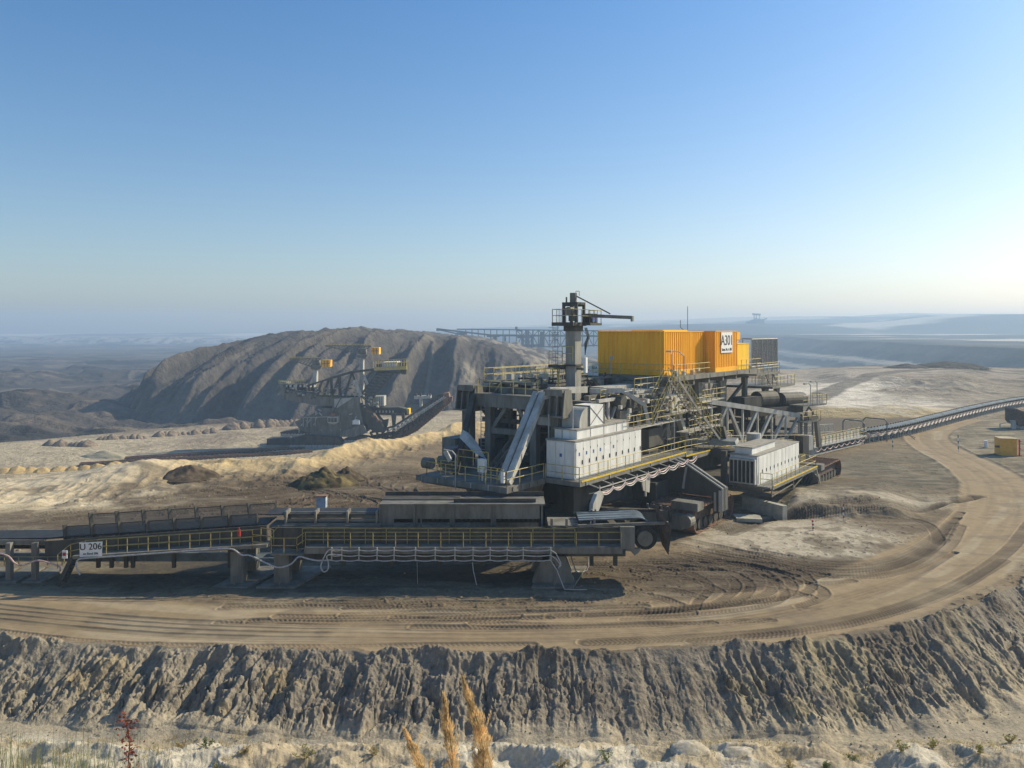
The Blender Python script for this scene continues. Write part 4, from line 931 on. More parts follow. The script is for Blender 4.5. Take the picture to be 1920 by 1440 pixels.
    u = p2(1511, 776, 0); v = p2(1511, 830, 0)
    m = MB(T2); m.beam((u[0], 0, u[2]), (u[0], 0, v[2]), .3); m.beam((u[0] - 1, 0, u[2]), (u[0] - 1, 0, v[2]), .3); m.prism([(u[0] - .4, .3, 6.8), (u[0] + 1.4, .3, 6.8), (u[0] + 2.2, .3, 3.0), (u[0] + 1.6, .3, 3.0), (u[0] + 1.1, .3, 6.2), (u[0] - .4, .3, 6.2)], (0, .4, 0))
    m.path([(u[0] - 1, .6, 3.5), (u[0] - 1, .6, 7.2), (u[0] - .3, .6, 7.8), (u[0] + .4, .6, 7.2), (u[0] + .4, .6, 3.2)], .1, 6)
    P("end_frame", m, STEEL)
    m = MB(T2); s = p2(1497, 815, 1.6)[0]; m.box(s, s + 1.1, .4, 2.2, 2.3, 4.9); P("counterweight", m, STEELD)
    m = MB(T2); m.box(s + 1.15, s + 2.2, .6, 2.0, 3.2, 4.8); P("switch_cabinet", m, STEELL)
rear_boom()

# ---- second electrical house, crawlers
def second_house():
    R = MACH
    H = build("electrical_house", MB(W).box(26.7, 38.6, 5.5, 8.05, 2.6, 5.2), WHITE, R)
    m = MB(W).box(26.6, 38.66, 5.4, 8.1, 5.2, 5.28); m.box(27.0, 33.4, 5.7, 7.5, 5.86, 5.94); build("roof", m, ROOF, H)
    build("plenum", MB(W).box(27.1, 33.3, 5.8, 7.4, 5.28, 5.86), WHITE, H)
    build("vent", MB(W).tube((33.6, 5.2, 5.3), (33.6, 5.2, 6.4), .7, 16), STEELL, H)
    for i in range(11):
        a0 = 27.0 + i * 1.05
        d = build("door", MB(W).box(a0 + .04, a0 + 1.0, 8.05, 8.09, 2.7, 5.1), WHITE, H)
        build("handle", MB(W).box(a0 + .86, a0 + .92, 8.09, 8.13, 3.6, 3.9), BLACK, d)
    g = MB(W).box(26.2, 26.66, 5.6, 8.0, 2.7, 4.95); build("air_intake", g, STEELL, H)
    m = MB(W)
    for k in range(6): m.box(26.17, 26.2, 5.72 + k * .38, 5.98 + k * .38, 2.85, 4.8)
    build("intake_slot", m, BLACK, H)
    m = MB(W); m.box(26.5, 40.4, 5.3, 9.3, 2.42, 2.58); m.box(27.0, 40.5, 9.3, 9.36, 2.3, 2.62); m.beam((27.2, 9.2, 1.7), (33, 9.2, 1.9), .08); m.beam((27.2, 9.2, 1.6), (27.2, 9.2, 2.4), .1); m.beam((33.2, 9.2, 1.3), (33.2, 9.2, 2.4), .1); m.beam((33.2, 9.1, 1.4), (38, 9.1, 2.4), .08); m.box(28, 38, 5.5, 8.0, 1.9, 2.4); build("house_platform", m, STEEL, R)
    m = MB(W); m.rail([(27.1, 8.2, 2.6), (27.1, 9.25, 2.6), (40.3, 9.25, 2.6), (40.3, 7.6, 2.6)], sp=1.35); m.rail([(38.9, 8.2, 2.6), (40.3, 8.2, 2.6)], sp=.5); build("handrail", m, YEL, R)
    m = MB(W); m.beam((27.1, 9.38, 2.64), (40.4, 9.38, 2.64), .04, .12); build("toe_board", m, YELB, R)
    m = MB(W); m.stairs((40.5, 8.3, 2.5), (42.0, 8.3, .6), (0, .9, 0), .3); build("stairway", m, STEEL, R)
    # beam between, with hanging bridge plate
    m = MB(W); m.prism([pA(1287, 834, 29), pA(1380, 835, 29), pA(1378, 828, 29), pA(1290, 824, 29)], (.8, 0, .3)); build("cross_beam", m, STEELL, R); m = MB(W); m.box(25.7, 26.1, 5.0, 5.5, 1.0, 5.6); m.box(28, 30, 3.0, 5.6, 4.6, 5.3); m.prism([pA(1338, 800, 29.5), pA(1356, 800, 29.5), pA(1362, 824, 29.5), pA(1334, 824, 29.5)], (.5, 0, 0)); build("cross_beam", m, STEELD, R)
second_house()
def crawler(a0, a1, b0, b1, h, gear=True, shield=False):
    R = MACH; r = h / 2
    def outline(rr, n=10):
        P = [(a0 + r - rr * math.sin(t), r - rr * math.cos(t)) for t in np.linspace(0, math.pi, n)]
        Q = [(a1 - r + rr * math.sin(t), r + rr * math.cos(t)) for t in np.linspace(0, math.pi, n)]
        return P + Q
    o = outline(r - .14)
    m = MB(W); m.prism([(p[0], b0 + .55, p[1]) for p in o], (0, b1 - b0 - 1.1, 0)); C = build("crawler", m, RUSTD, R)
    o = outline(r); pts = o + [o[0]]
    m = MB(W); L = [0]
    for p, q in zip(pts[:-1], pts[1:]): L.append(L[-1] + math.hypot(q[0] - p[0], q[1] - p[1]))
    n = int(L[-1] / .62)
    for i in range(n):
        s = [(i + k) / n * L[-1] for k in (.05, .95)]; c = [(np.interp(x, L, [p[0] for p in pts]), np.interp(x, L, [p[1] for p in pts])) for x in s]
        (x0, z0), (x1, z1) = c; m.beam(((x0 + x1) / 2, b0, (z0 + z1) / 2), ((x0 + x1) / 2, b1, (z0 + z1) / 2), .5, .14) if abs(z1 - z0) < .1 else m.prism([(x0, b0, z0), (x1, b0, z1), (x1 + .0, b0, z1 + .12), (x0, b0, z0 + .12)], (0, b1 - b0, 0))
        m.box((x0 + x1) / 2 - .05, (x0 + x1) / 2 + .05, b0, b1, (z0 + z1) / 2 - .02, (z0 + z1) / 2 + .14) if z0 > h * .8 else None
    build("track_plates", m, RUST, C)
    if gear:
        m = MB(W); m.box(a0 + .1, a0 + 1.3, b1 - 2.0, b1 + .3, h * .95, h * 1.25); m.tube((a0 + .2, b0 + .2, h * .62), (a0 - .9, b0 + .2, h * .62), .5, 12); m.tube((a0 + .1, b1 - .4, h * .6), (a0 - .8, b1 - .4, h * .6), .55, 14); m.box(a0 - .6, a0 + .4, b0 + .5, b1 - .8, .5, h * .8)
        for k in range(4): m.tube((a0 - .6, b0 + .4 + k * .6, .5), (a0 - .75, b0 + .4 + k * .6, h * 1.1), .1, 6)
        build("gearbox", m, STEEL, C)
        m = MB(W)
        for k in range(6): m.path([(a0 - .85, b0 + .3 + .4 * k, h * 1.1), (a0 - 1.0, b0 + .5 + .4 * k, h * .6), (a0 - .9, b0 + .6 + .3 * k, h * .3)], .05)
        build("hose", m, BLACK, C)
    m = MB(W)
    for k in range(int((a1 - a0) / 1.1)): m.tube((a0 + 1 + k * 1.1, b1 - .5, .55), (a0 + 1 + k * 1.1, b1 - .35, .55), .42, 12)
    build("road_wheel", m, STEELD, C)
    return C
crawler(16.0, 24.5, 2.6, 6.7, 2.1)
crawler(42, 51, 6.2, 9.0, 2.0, True)
crawler(15, 24, -13.0, -9.5, 2.1)
crawler(40, 49, -13.0, -9.5, 2.0)
def shield():
    m = MB(W); b = 6.0
    P = [pB(*p, b) for p in ((1262, 862), (1284, 873), (1354, 916), (1354, 957), (1340, 962), (1336, 925), (1278, 915), (1240, 905))]
    q = [pA(*p, 20.2) for p in ((1236, 882), (1262, 862), (1290, 874), (1354, 918), (1354, 960), (1338, 964), (1334, 930), (1262, 922), (1240, 908))]
    m.prism(q, (1.3, 0, 0)); o = build("drive_guard", m, STEELD, MACH)
    m = MB(W)
    for k in (0, .35):
        e = [(x + k * 2, y, z + .08) for x, y, z in q[1:5]]; m.path(e, .08, 6)
    e = q[3]; m.beam((e[0] - .05, e[1] - .15, e[2] - .1), (e[0] - .05, e[1] - .15, q[4][2]), .2, .2); m.beam((e[0] - .05, e[1] - .6, e[2] - .3), (e[0] - .05, e[1] - .6, q[4][2]), .16, .16); m.beam((e[0] - .08, e[1] - 3.2, e[2] + 1.6), (e[0] - .08, e[1] - 3.5, e[2] - .3), .18, .1)
    build("guard_rib", m, STEELL, MACH)
shield()
def hanging_cable():
    p = W(4.4, 4.15, 3.3); g = Vector((p.x - .3, p.y - 2.6, .6))
    m = MB(); pts = []
    for t in np.linspace(0, 1, 14): pts.append((p.x - .35 * t, p.y - 1.6 * t ** 2, p.z + (0.35 - p.z) * t))
    x, y, z = pts[-1]; pts += [(x - .15, y - .2, .12), (x - .5, y - .4, .06), (x - .9, y - .6, .2), (x - 1.2, y - .7, 1.1), (x - 1.5, y - .6, 2.4)]
    m.path(pts, .05, 6); build("hanging_cable", m, CABLE, MACH)
hanging_cable()
def clutter():
    rnd = random.Random(11); R = MACH
    def pipes(name, n, box, mt, r0=.04, r1=.1, T=W):
        m = MB(T)
        for i in range(n):
            p = [rnd.uniform(box[0], box[1]), rnd.uniform(box[2], box[3]), rnd.uniform(box[4], box[5])]; pts = [tuple(p)]
            for k in range(rnd.randint(2, 4)):
                ax = rnd.choice((0, 0, 1, 2, 2)); p[ax] = min(max(p[ax] + rnd.uniform(-2.4, 2.4), box[2 * ax]), box[2 * ax + 1]); pts.append(tuple(p))
            m.path(pts, rnd.uniform(r0, r1), 6)
        build(name, m, mt, R)
    def boxes(name, n, box, mt, s0=.3, s1=.9, T=W):
        for i in range(n):
            m = MB(T); a, b, z = rnd.uniform(box[0], box[1]), rnd.uniform(box[2], box[3]), rnd.uniform(box[4], box[5]); da, db, dz = [rnd.uniform(s0, s1) / 2 for _ in range(3)]
            m.box(a - da, a + da, b - db, b + db, z - dz, z + dz); build(name, m, mt, R)
    pipes("pipework", 26, (13.5, 24, -1.6, 1.3, 8.4, 11.6), STEELL, .035, .08)
    pipes("pipework", 16, (8, 12, -6.6, -.9, 5.8, 10), STEEL, .05, .1)
    pipes("pipework", 20, (24, 37, -.6, .6, 5.6, 11), STEELL, .035, .08)
    boxes("control_box", 22, (14, 24, -1.5, 1.1, 8.6, 11.3), STEEL, .25, .8)
    boxes("control_box", 9, (14, 24, .6, 1.5, 8.6, 10.6), STEELL, .2, .5)
    boxes("control_box", 14, (24, 34, -.5, .5, 5.6, 9.5), STEEL, .3, .8)
    boxes("control_box", 10, (9, 21, -9, -4.4, 12.2, 12.7), STEELL, .25, .6)
    boxes("control_box", 10, (24.5, 31, .3, 1.2, 12.3, 12.8), STEELL, .2, .4)
    pipes("pipework", 14, (9, 22, -5.6, -3.8, 11.3, 12.6), STEELD, .04, .09)
    # lattice below the container deck and beside the upper belt
    m = MB(W)
    for b in (-.2, -6.8):
        m.truss((24, b, 9.3), (37, b, 9.3), (24, b, 11.2), (37, b, 11.2), 8, .26, .18)
    m.truss((12, .15, 8.6), (24, .15, 8.6), (12, .15, 10.8), (24, .15, 10.8), 7, .26, .18); build("lattice_girder", m, STEELL, R)
    m = MB(W); m.truss((9, -8.3, 10.3), (24, -8.3, 10.3), (9, -8.3, 11.9), (24, -8.3, 11.9), 10, .22, .14); m.truss((9, -4.3, 10.5), (20, -4.3, 10.5), (9, -4.3, 11.9), (20, -4.3, 11.9), 8, .2, .14); build("lattice_girder", m, STEEL, R)
    # intermediate service levels with railings
    m = MB(W)
    m.box(13.6, 24, 1.2, 2.0, 8.35, 8.43); m.box(22, 31, .7, 1.9, 8.9, 9.0); m.box(25, 33, .9, 2.0, 7.0, 7.08); m.box(31, 37, -.2, .9, 9.4, 9.5); build("service_walkway", m, STEELL, R)
    for pts in ([(13.6, 2.0, 8.43), (18, 2.0, 8.43)], [(19, 2.0, 8.43), (24, 2.0, 8.43)], [(22, 1.9, 9.0), (25, 1.9, 9.0)], [(27.5, 1.9, 9.0), (31, 1.9, 9.0)], [(25.5, 2.0, 7.08), (33, 2.0, 7.08)], [(31, .9, 9.5), (37, .9, 9.5)], [(32, .1, 12.3), (33.2, .1, 12.3)]):
        build("handrail", MB(W).rail(pts, sp=1.2), YEL, R)
    # portal: upper rails, gussets, back braces, ladder
    m = MB(W)
    for b in (-8.6, -6.2, -3.9, -1.7): m.box(8.4, 8.7, b, b + .25, 5.6, 11.8); m.beam((7.3, b, 10.6), (8.6, b, 9.3), .16)
    m.box(8.4, 8.7, -9, -.8, 8.9, 9.25); m.box(8.4, 8.7, -9, -.8, 11.4, 11.8); m.beam((8.5, -8.5, 9.2), (8.5, -6.2, 11.4), .2); m.beam((8.5, -6.2, 9.2), (8.5, -8.5, 11.4), .2); m.beam((8.5, -3.9, 5.7), (8.5, -1.6, 9.0), .22)
    build("rear_portal", m, STEEL, R)
    m = MB(W)
    for s in (0, .45): m.tube((6.9, -7.9 + s, 5.6), (6.9, -7.9 + s, 11.4), .03)
    for z in np.arange(5.9, 11.3, .3): m.tube((6.9, -7.9, z), (6.9, -7.45, z), .022, 4)
    build("ladder", m, STEELL, R)
    build("handrail", MB(W).rail([(6.9, -8.2, 11.42), (6.9, -2.2, 11.42)], sp=1.2), YEL, R)
    # bolted stiffeners on the platform fascia and deck edges
    for a in np.arange(24, 46, 3.6): build("stiffener", MB(W).box(a, a + .07, 1.66, 1.72, 11.92, 12.3), STEELL, R)
    for a in np.arange(5.5, 24, 3.4): build("stiffener", MB(W).box(a, a + .07, 3.05, 3.11, 5.32, 5.62), STEELL, R)
    for b in np.arange(-8, 0, 1.6): build("stiffener", MB(W).box(-.11, -.05, b, b + .07, 5.26, 5.62), STEELL, R)
    # door furniture on the containers
    # crane hooks and lamps on the walkway
    for a in (7.5, 13.5, 20.5):
        m = MB(W); m.path([(a, 2.9, 5.6), (a, 2.9, 8.6), (a, 2.5, 8.9), (a, 2.0, 8.9)], .04); m.box(a - .1, a + .1, 1.7, 2.1, 8.82, 8.95)
        if a > 18: build("lamp_post", m, STEELL, R)
clutter()
# ------------------------------------------------------------------ belt conveyor head station in front of the machine
def glassmat(name, col, tr):
    m = bpy.data.materials.new(name); m.use_nodes = True; N = m.node_tree.nodes; Lk = m.node_tree.links
    b = N["Principled BSDF"]; b.inputs["Base Color"].default_value = (*col, 1); b.inputs["Roughness"].default_value = .35
    t = N.new("ShaderNodeBsdfTransparent"); mx = N.new("ShaderNodeMixShader"); mx.inputs[0].default_value = tr
    Lk.new(b.outputs[0], mx.inputs[1]); Lk.new(t.outputs[0], mx.inputs[2]); Lk.new(mx.outputs[0], N["Material Output"].inputs[0]); return m
YELD = mat("yellow_rail_shaded", (.34, .28, .11), .7, nscale=3, namt=.25)  # dimmer copy of the rail yellow, the machine's shadow put into the colour
MESHP = glassmat("wind_panel", (.12, .13, .13), .78)
MESHD = glassmat("wind_panel_dark", (.09, .10, .105), .35)
BELTB = mat("belt_blue_grey", (.15, .19, .225), .85, nscale=.6, namt=.3, spec=.15)

def station():
    Yf = 51.5
    def X(px, Y=Yf): return (px - 960) * Y / FPX
    def Z(py, Y=Yf): return CAMZ - (py - HOR) * Y / FPX
    R = thing("conveyor_station", (X(600), 53, 0), "long dark belt conveyor head with yellow railings and a U 206 sign before the machine", "conveyor")
    def P(name, mb, m, par=R, **k): return build(name, mb, m, par, **k)
    zd = Z(1027)
    # main level walkway, side plates
    m = MB(); m.box(X(570), X(1167), Yf, 52.5, zd - .12, zd); m.box(X(570), X(1167), Yf - .05, Yf, zd - .38, zd + .04); m.box(X(508), X(570), Yf, 52.6, zd - .5, zd - .38)
    P("walkway_deck", m, STEEL)
    m = MB(); m.box(X(500), X(1168), 52.5, 52.6, zd - .3, Z(991, 52.5)); 
    for px in np.arange(520, 1165, 43): m.box(X(px), X(px) + .05, 52.44, 52.5, zd, Z(991, 52.5))
    m.box(X(500), X(1168), 52.45, 52.65, Z(991, 52.5), Z(991, 52.5) + .07)
    P("side_plate", m, STEELD)
    m = MB(); m.box(X(560), X(1030), 52.0, 55.5, zd - .95, zd - .38); m.box(X(1030), X(1175), 52.0, 55.5, zd - .7, zd - .2); P("main_beam", m, STEELD)
    m = MB(); m.rail([(X(572), Yf, zd), (X(1165), Yf, zd)], h=1.0, sp=1.42); m.rail([(X(560), 52.42, zd), (X(1080), 52.42, zd)], h=1.0, sp=1.42); P("handrail", m, YELD)
    m = MB(); m.rail([(X(508), Yf, zd - .38), (X(556), Yf, zd - .38)], h=1.0, sp=.9); m.rail([(X(556), Yf, zd - .38), (X(572), Yf, zd)], h=1.0, sp=.5); m.path([(X(515), 52.4, zd + 1.2), (X(500), 52.4, zd + .6)], .03); P("handrail", m, YELD)
    # hopper body with openings
    Yh = 53.6
    zt, zb = Z(944, Yh), Z(990, Yh); zo = Z(973, Yh)
    m = MB(); ops = [(738, 775), (783, 843), (853, 920), (930, 1012)]
    m.box(X(712, Yh), X(1022, Yh), Yh, Yh + .12, zo, zt - .1)
    prev = 712
    for a, b in ops: m.box(X(prev, Yh), X(a, Yh), Yh, Yh + .12, zb - .2, zo); prev = b
    m.box(X(prev, Yh), X(1022, Yh), Yh, Yh + .12, zb - .2, zo); m.box(X(712, Yh), X(1022, Yh), Yh - .15, Yh + 2.6, zt - .1, zt)
    m.box(X(775, Yh), X(779, Yh), Yh - .12, Yh, zb - .2, zt - .1); m.box(X(1012, Yh), X(1022, Yh), Yh, Yh + 2.4, zb - .2, zt - .1)
    for px in (790, 850, 925, 1016, 712): m.box(X(px, Yh) - .05, X(px, Yh) + .05, Yh - .1, Yh, zb - .2, zt - .1)
    P("hopper", m, STEEL)
    m = MB(); m.box(X(712, Yh), X(1022, Yh), Yh + 2.4, Yh + 2.5, zb - .2, zt + .3); m.box(X(850, Yh), X(1005, Yh), Yh + .3, Yh + .5, Z(958, Yh), zt + .25); P("hopper_wall", m, STEELD)
    m = MB(); m.box(X(718, 55), X(862, 55), 54.6, 56.2, Z(956, 55), Z(934, 55)); m.box(X(860, 55), X(1000, 55), 54.8, 56.2, Z(950, 55), Z(939, 55)); P("skirt_box", m, STEELD)
    m = MB()
    for px in np.arange(788, 1010, 9.0): m.tube((X(px, Yh), Yh + .5, zo - .15), (X(px, Yh), Yh + 2.0, zo - .25), .1, 7)
    P("impact_roller", m, RUBBER)
    m = MB()
    for py, Y in ((960, 54.0), (966, 53.7), (973, 53.4), (981, 53.2)): m.box(X(532, Y), X(712, Y), Y, Y + .12, Z(py + 5, Y), Z(py, Y))
    for px in (535, 590, 650, 705): m.box(X(px, 53.3), X(px, 53.3) + .12, 53.15, 54.2, Z(988, 53.3), Z(958, 53.3))
    m.box(X(505, 53), X(712, 53), 53.0, 54.6, Z(990, 53), Z(985, 53)); P("idler_frame", m, STEEL)
    m = MB(); m.box(X(500, 53.8), X(712, 53.8), 53.5, 55.4, Z(963, 54), Z(961, 54)); P("belt", m, RUBBER)
    m = MB(); m.box(X(540, 55.6), X(715, 55.6), 55.5, 55.62, Z(962, 55.6), Z(952, 55.6)); m.path([(X(536, 55.6), 55.6, Z(960, 55.6)), (X(536, 55.6), 55.6, Z(955, 55.6)), (X(560, 55.6), 55.6, Z(955, 55.6))], .03); P("far_girder", m, STEELD)
    # head end: belt wrap, drum, plates
    m = MB(); x0, x1 = X(1085, 53), X(1208, 53); zc = Z(978, 53)
    for k in range(7):
        yy = 52.9 + k * .34; pts = [(x0, yy, zc + .12 + .05 * (k % 2)), (x1 - .4, yy, zc + .3)] + [(x1 - .4 + .75 * math.sin(t), yy, zc - .35 + .65 * math.cos(t)) for t in np.linspace(0, 1.6, 6)]
        prof = pts
        for p, q in zip(prof[:-1], prof[1:]): m.prism([p, q, (q[0], q[1], q[2] - .07), (p[0], p[1], p[2] - .07)], (0, .3, 0))
    P("head_belt", m, BELTB)
    m = MB(); c = (X(1211, 52.3), 0, Z(1010, 52.3)); m.tube((c[0], 52.5, c[2]), (c[0], 55.2, c[2]), .78, 24); D = P("head_drum", m, RUBBER)
    m = MB(); m.tube((c[0] - .05, 52.25, c[2]), (c[0] - .05, 52.5, c[2]), .5, 20); m.tube((c[0] - .05, 52.15, c[2]), (c[0] - .05, 52.25, c[2]), .12, 10); build("bearing", m, STEEL, D)
    m = MB(); m.box(X(1165), X(1192), 51.9, 52.2, Z(1033), Z(991)); m.prism([(X(1085), 52.3, Z(990)), (X(1258), 52.3, Z(984)), (X(1258), 52.3, Z(989)), (X(1085), 52.3, Z(995))], (0, .2, 0))
    m.prism([(X(1168), 52.0, Z(1036)), (X(1205), 52.0, Z(1032)), (X(1200), 52.0, Z(1040)), (X(1192), 52, Z(1046)), (X(1185), 52, Z(1038))], (0, .3, 0)); P("head_frame", m, STEEL)
    m = MB(); m.prism([(X(1236, 53), 52.6, Z(955, 53)), (X(1252, 53), 51.7, Z(985, 53)), (X(1254), 51.6, Z(1042)), (X(1246, 53), 52.6, Z(1020, 53))], (.06, 2.6, 0)); m.box(X(1140, 55), X(1236, 55), 55.2, 55.3, Z(962, 55), Z(956, 55)); P("scraper_plate", m, RUSTD)
    m = MB(); m.box(X(1028, 53), X(1085, 53), 52.8, 55.2, Z(992, 53), Z(984, 53))
    for px in (1032, 1060, 1112): m.box(X(px, 52.7), X(px, 52.7) + .15, 52.5, 52.8, Z(990, 52.7), Z(972, 52.7))
    for px in (1108, 1115): m.box(X(px, 55), X(px, 55) + .1, 54.9, 55.1, Z(975, 55), Z(955, 55))
    m.path([(X(1075, 55), 55, Z(960, 55)), (X(1160, 55), 55, Z(958, 55))], .04); P("bracket", m, STEEL)
    # legs and skids
    def leg(px, w, py0, py1, fl=0):
        m = MB(); a, b = X(px - w / 2, 52.3), X(px + w / 2, 52.3)
        m.prism([(a, 52.0, zd - .4), (b, 52.0, zd - .4), (b + fl, 52.0, .12), (a - fl, 52.0, .12)], (0, .8, 0)); P("support_leg", m, STEEL); m = MB(); m.prism([(a, 54.6, zd - .4), (b, 54.6, zd - .4), (b + fl, 54.6, .12), (a - fl, 54.6, .12)], (0, .8, 0))
        L = P("support_leg", m, STEEL)
        m = MB(); m.prism([(a - .9, 51.2, 0), (b + .6, 51.2, 0), (b + 1.9, 55.8, 0), (a + .2, 55.8, 0)], (0, 0, .14)); m.beam(((a + b) / 2, 51.5, .18), ((a + b) / 2, 51.5, .7), .12); build("skid_plate", m, STEEL, L)
    leg(530, 28, 0, 0); leg(447, 24, 0, 0); leg(1038, 34, 0, 0, .8)
    for px in (640, 730, 820, 900, 1105, 1150): P("hanger", MB().box(X(px, 53), X(px, 53) + .28, 53, 53.2, zd - 1.6, zd - .9), STEELD)
    # cable rack
    m = MB(); hx = [621, 640, 672, 706, 738, 778, 815, 852, 886, 918, 950, 980, 1032]
    for px in hx: m.box(X(px, 51.3), X(px, 51.3) + .07, 51.25, 51.32, Z(1052, 51.3), Z(1026, 51.3))
    P("cable_rack", m, STEELL)
    for py in (1031, 1041, 1050):
        m = MB(); pts = []
        for a, b in zip(hx[:-1], hx[1:]):
            for k in range(5): t = k / 5; pts.append((X(a + (b - a) * t, 51.2), 51.2, Z(py, 51.2) - .07 * (1 - (2 * t - 1) ** 2)))
        pts += [(X(1032, 51.2), 51.2, Z(py, 51.2)), (X(1042, 51.2), 51.2, Z(py + 6, 51.2)), (X(1052, 51.2), 51.2, Z(1056 + (py - 1031) * .4, 51.2)), (X(1046, 51.2), 51.2, Z(1066, 51.2)), (X(1036, 51.2), 51.2, Z(1050, 51.2))] if py < 1050 else [(X(1032, 51.2), 51.2, Z(py, 51.2)), (X(1044, 51.2), 51.1, Z(1068, 51.2)), (X(1058, 51.2), 51.0, .05), (X(1080, 51.2), 51.0, .02), (X(1100, 51.2), 51.0, .02)]
        P("cable", m.path(pts, .036, 5), CABLE)
    m = MB(); cp = [(150, 1078), (143, 1062), (146, 1050), (158, 1047), (200, 1044), (300, 1037), (380, 1031), (432, 1029), (452, 1040), (470, 1042), (500, 1056), (522, 1064), (545, 1058), (560, 1044), (575, 1047), (595, 1051), (621, 1050)]
    cp = smooth(cp, 5); P("cable", m.path([(X(a, 51.2), 51.2, Z(b, 51.2)) for a, b in cp], .05, 6), CABLE)
    m = MB(); cp = smooth([(640, 1031), (618, 1031), (608, 1045), (602, 1062), (607, 1072), (615, 1068), (616, 1055), (613, 1043), (622, 1040), (640, 1041)], 6); P("cable", m.path([(X(a, 51.2), 51.15, Z(b, 51.15)) for a, b in cp], .045, 6), CABLE)
    m = MB(); m.path([(X(886, 51.2), 51.2, Z(1052)), (X(888), 51.2, Z(1068)), (X(894), 51.2, Z(1094))], .025); m.path([(X(783), 51.2, Z(1050)), (X(784), 51.2, Z(1092))], .012); P("loose_wire", m, CABLE)
    # inclined tail with panels
    def IZ(px, base): return base + (px - 150) * (1042 - 1021) / (150 - 480)      # py of the deck line along the incline
    Yi = 51.5
    d0, d1 = (X(135), Z(1043)), (X(500), Z(1021))
    m = MB(); m.prism([(d0[0], Yi, d0[1]), (d1[0], Yi, d1[1]), (d1[0], Yi, d1[1] - .2), (d0[0], Yi, d0[1] - .2)], (0, 1.0, 0)); P("inclined_deck", m, STEEL)
    m = MB(); m.prism([(X(84, 52.5), 52.5, Z(1015, 52.5)), (X(500, 52.5), 52.5, Z(985, 52.5)), (X(500, 52.5), 52.5, Z(1026, 52.5)), (X(84, 52.5), 52.5, Z(1046, 52.5))], (0, .1, 0)); P("side_plate", m, STEELD)
    m = MB(); m.rail([(X(160), Yi, Z(1041)), (X(473), Yi, Z(1021.5))], h=.95, sp=1.32); m.rail([(X(132), Yi, Z(1047)), (X(160), Yi, Z(1041))], h=.9, sp=.8); m.rail([(X(170), 52.4, Z(1038, 52.4)), (X(480), 52.4, Z(1019, 52.4))], h=.95, sp=1.32)
    m.rail([(X(108), Yi, Z(1066)), (X(132), Yi, Z(1047))], h=.9, sp=.7); m.rail([(X(473), Yi, Z(1021.5)), (X(473), Yi, Z(1030)), (X(508), Yi, Z(1033))], h=.95, sp=1); m.rail([(X(482), 52.3, Z(1018, 52.3)), (X(506), 52.3, Z(1022, 52.3))], h=1.0, sp=.35); P("handrail", m, YELD)
    for n, (xa, ya, xb, yb, hh, Y, gm) in enumerate(((124, 1011, 484, 987, 23, 53.2, MESHD), (172, 984, 519, 963, 19, 55.6, MESHP))):
        for i in range(7):
            t0, t1 = i / 7, (i + 1) / 7; L = lambda a, b, t: a + (b - a) * t
            m = MB(); q = [(X(L(xa, xb, t), Y), Z(L(ya, yb, t), Y)) for t in (t0, t1)]; h = hh * Y / FPX; ln = -.12
            m.prism([(q[0][0], Y, q[0][1]), (q[1][0], Y, q[1][1]), (q[1][0] + ln, Y + .15, q[1][1] + h), (q[0][0] + ln, Y + .15, q[0][1] + h)], (0, .02, 0)); p_ = P("wind_panel", m, gm)
            m = MB(); m.beam((q[0][0] + .03, Y - .05, q[0][1] - .25), (q[0][0] + ln * 1.3, Y + .12, q[0][1] + h + .12), .26, .14); m.beam((q[0][0] + ln, Y + .13, q[0][1] + h), (q[1][0] + ln, Y + .13, q[1][1] + h), .05)
            if i == 6: m.beam((q[1][0], Y - .03, q[1][1]), (q[1][0] + ln, Y + .12, q[1][1] + h), .12, .1)
            m.beam((q[0][0], Y, q[0][1]), (q[1][0], Y, q[1][1]), .05); build("panel_frame", m, STEELD, p_)
            if n == 0:
                m = MB()
                for k in (.25, .75): m.box(L(q[0][0], q[1][0], k) - .09, L(q[0][0], q[1][0], k) + .09, Y - .06, Y - .02, L(q[0][1], q[1][1], k) + .06, L(q[0][1], q[1][1], k) + .1)
                build("clip", m, STEELL, p_)
    # sign boards, extinguisher
    m = MB(); m.prism([(X(151.5), 51.38, Z(1043.5)), (X(192.5), 51.38, Z(1041.5)), (X(193.5), 51.38, Z(1014.5)), (X(150.5), 51.38, Z(1017)),][:4], (0, .04, 0)); sg = P("sign", m, SIGNW)
    ax = Vector((X(192.5) - X(151.5), 0, Z(1041.5) - Z(1043.5)))
    text_on("lettering", "U 206", (X(172), 51.37, Z(1024.5)), ax, (-ax.z, 0, ax.x), .58, BLACK, sg, 'CENTER')
    text_on("lettering", "im Band 206", (X(172), 51.37, Z(1037)), ax, (-ax.z, 0, ax.x), .19, BLACK, sg, 'CENTER')
    m = MB(); m.box(X(119), X(128), 51.35, 51.4, Z(1046), Z(1031)); s2 = P("notice", m, SIGNW); build("emblem", MB().box(X(120), X(126), 51.33, 51.35, Z(1041), Z(1035)), RED, s2)
    m = MB(); m.tube((X(444), 51.9, Z(1008)), (X(444), 51.9, Z(996)), .12, 10); m.tube((X(444), 51.9, Z(996)), (X(444), 51.9, Z(992)), .05, 8); P("fire_extinguisher", m, RED)
    m = MB(); m.box(X(508 - 45), X(508 - 38), 52.1, 52.3, Z(1034), Z(1026)); P("warning_plate", m, YELB)
    m = MB()
    for px in (180, 205, 232, 245, 322, 427): m.box(X(px, 53), X(px, 53) + .22, 53, 53.2, Z(1065, 53), Z(IZ(px, 1046), 53))
    P("short_post", m, STEELD)
    # stairs at the tail foot
    m = MB(); m.stairs((X(134), 51.5, Z(1046)), (X(108), 51.5, .1), (0, .8, 0), .22); P("stairway", m, STEELD)
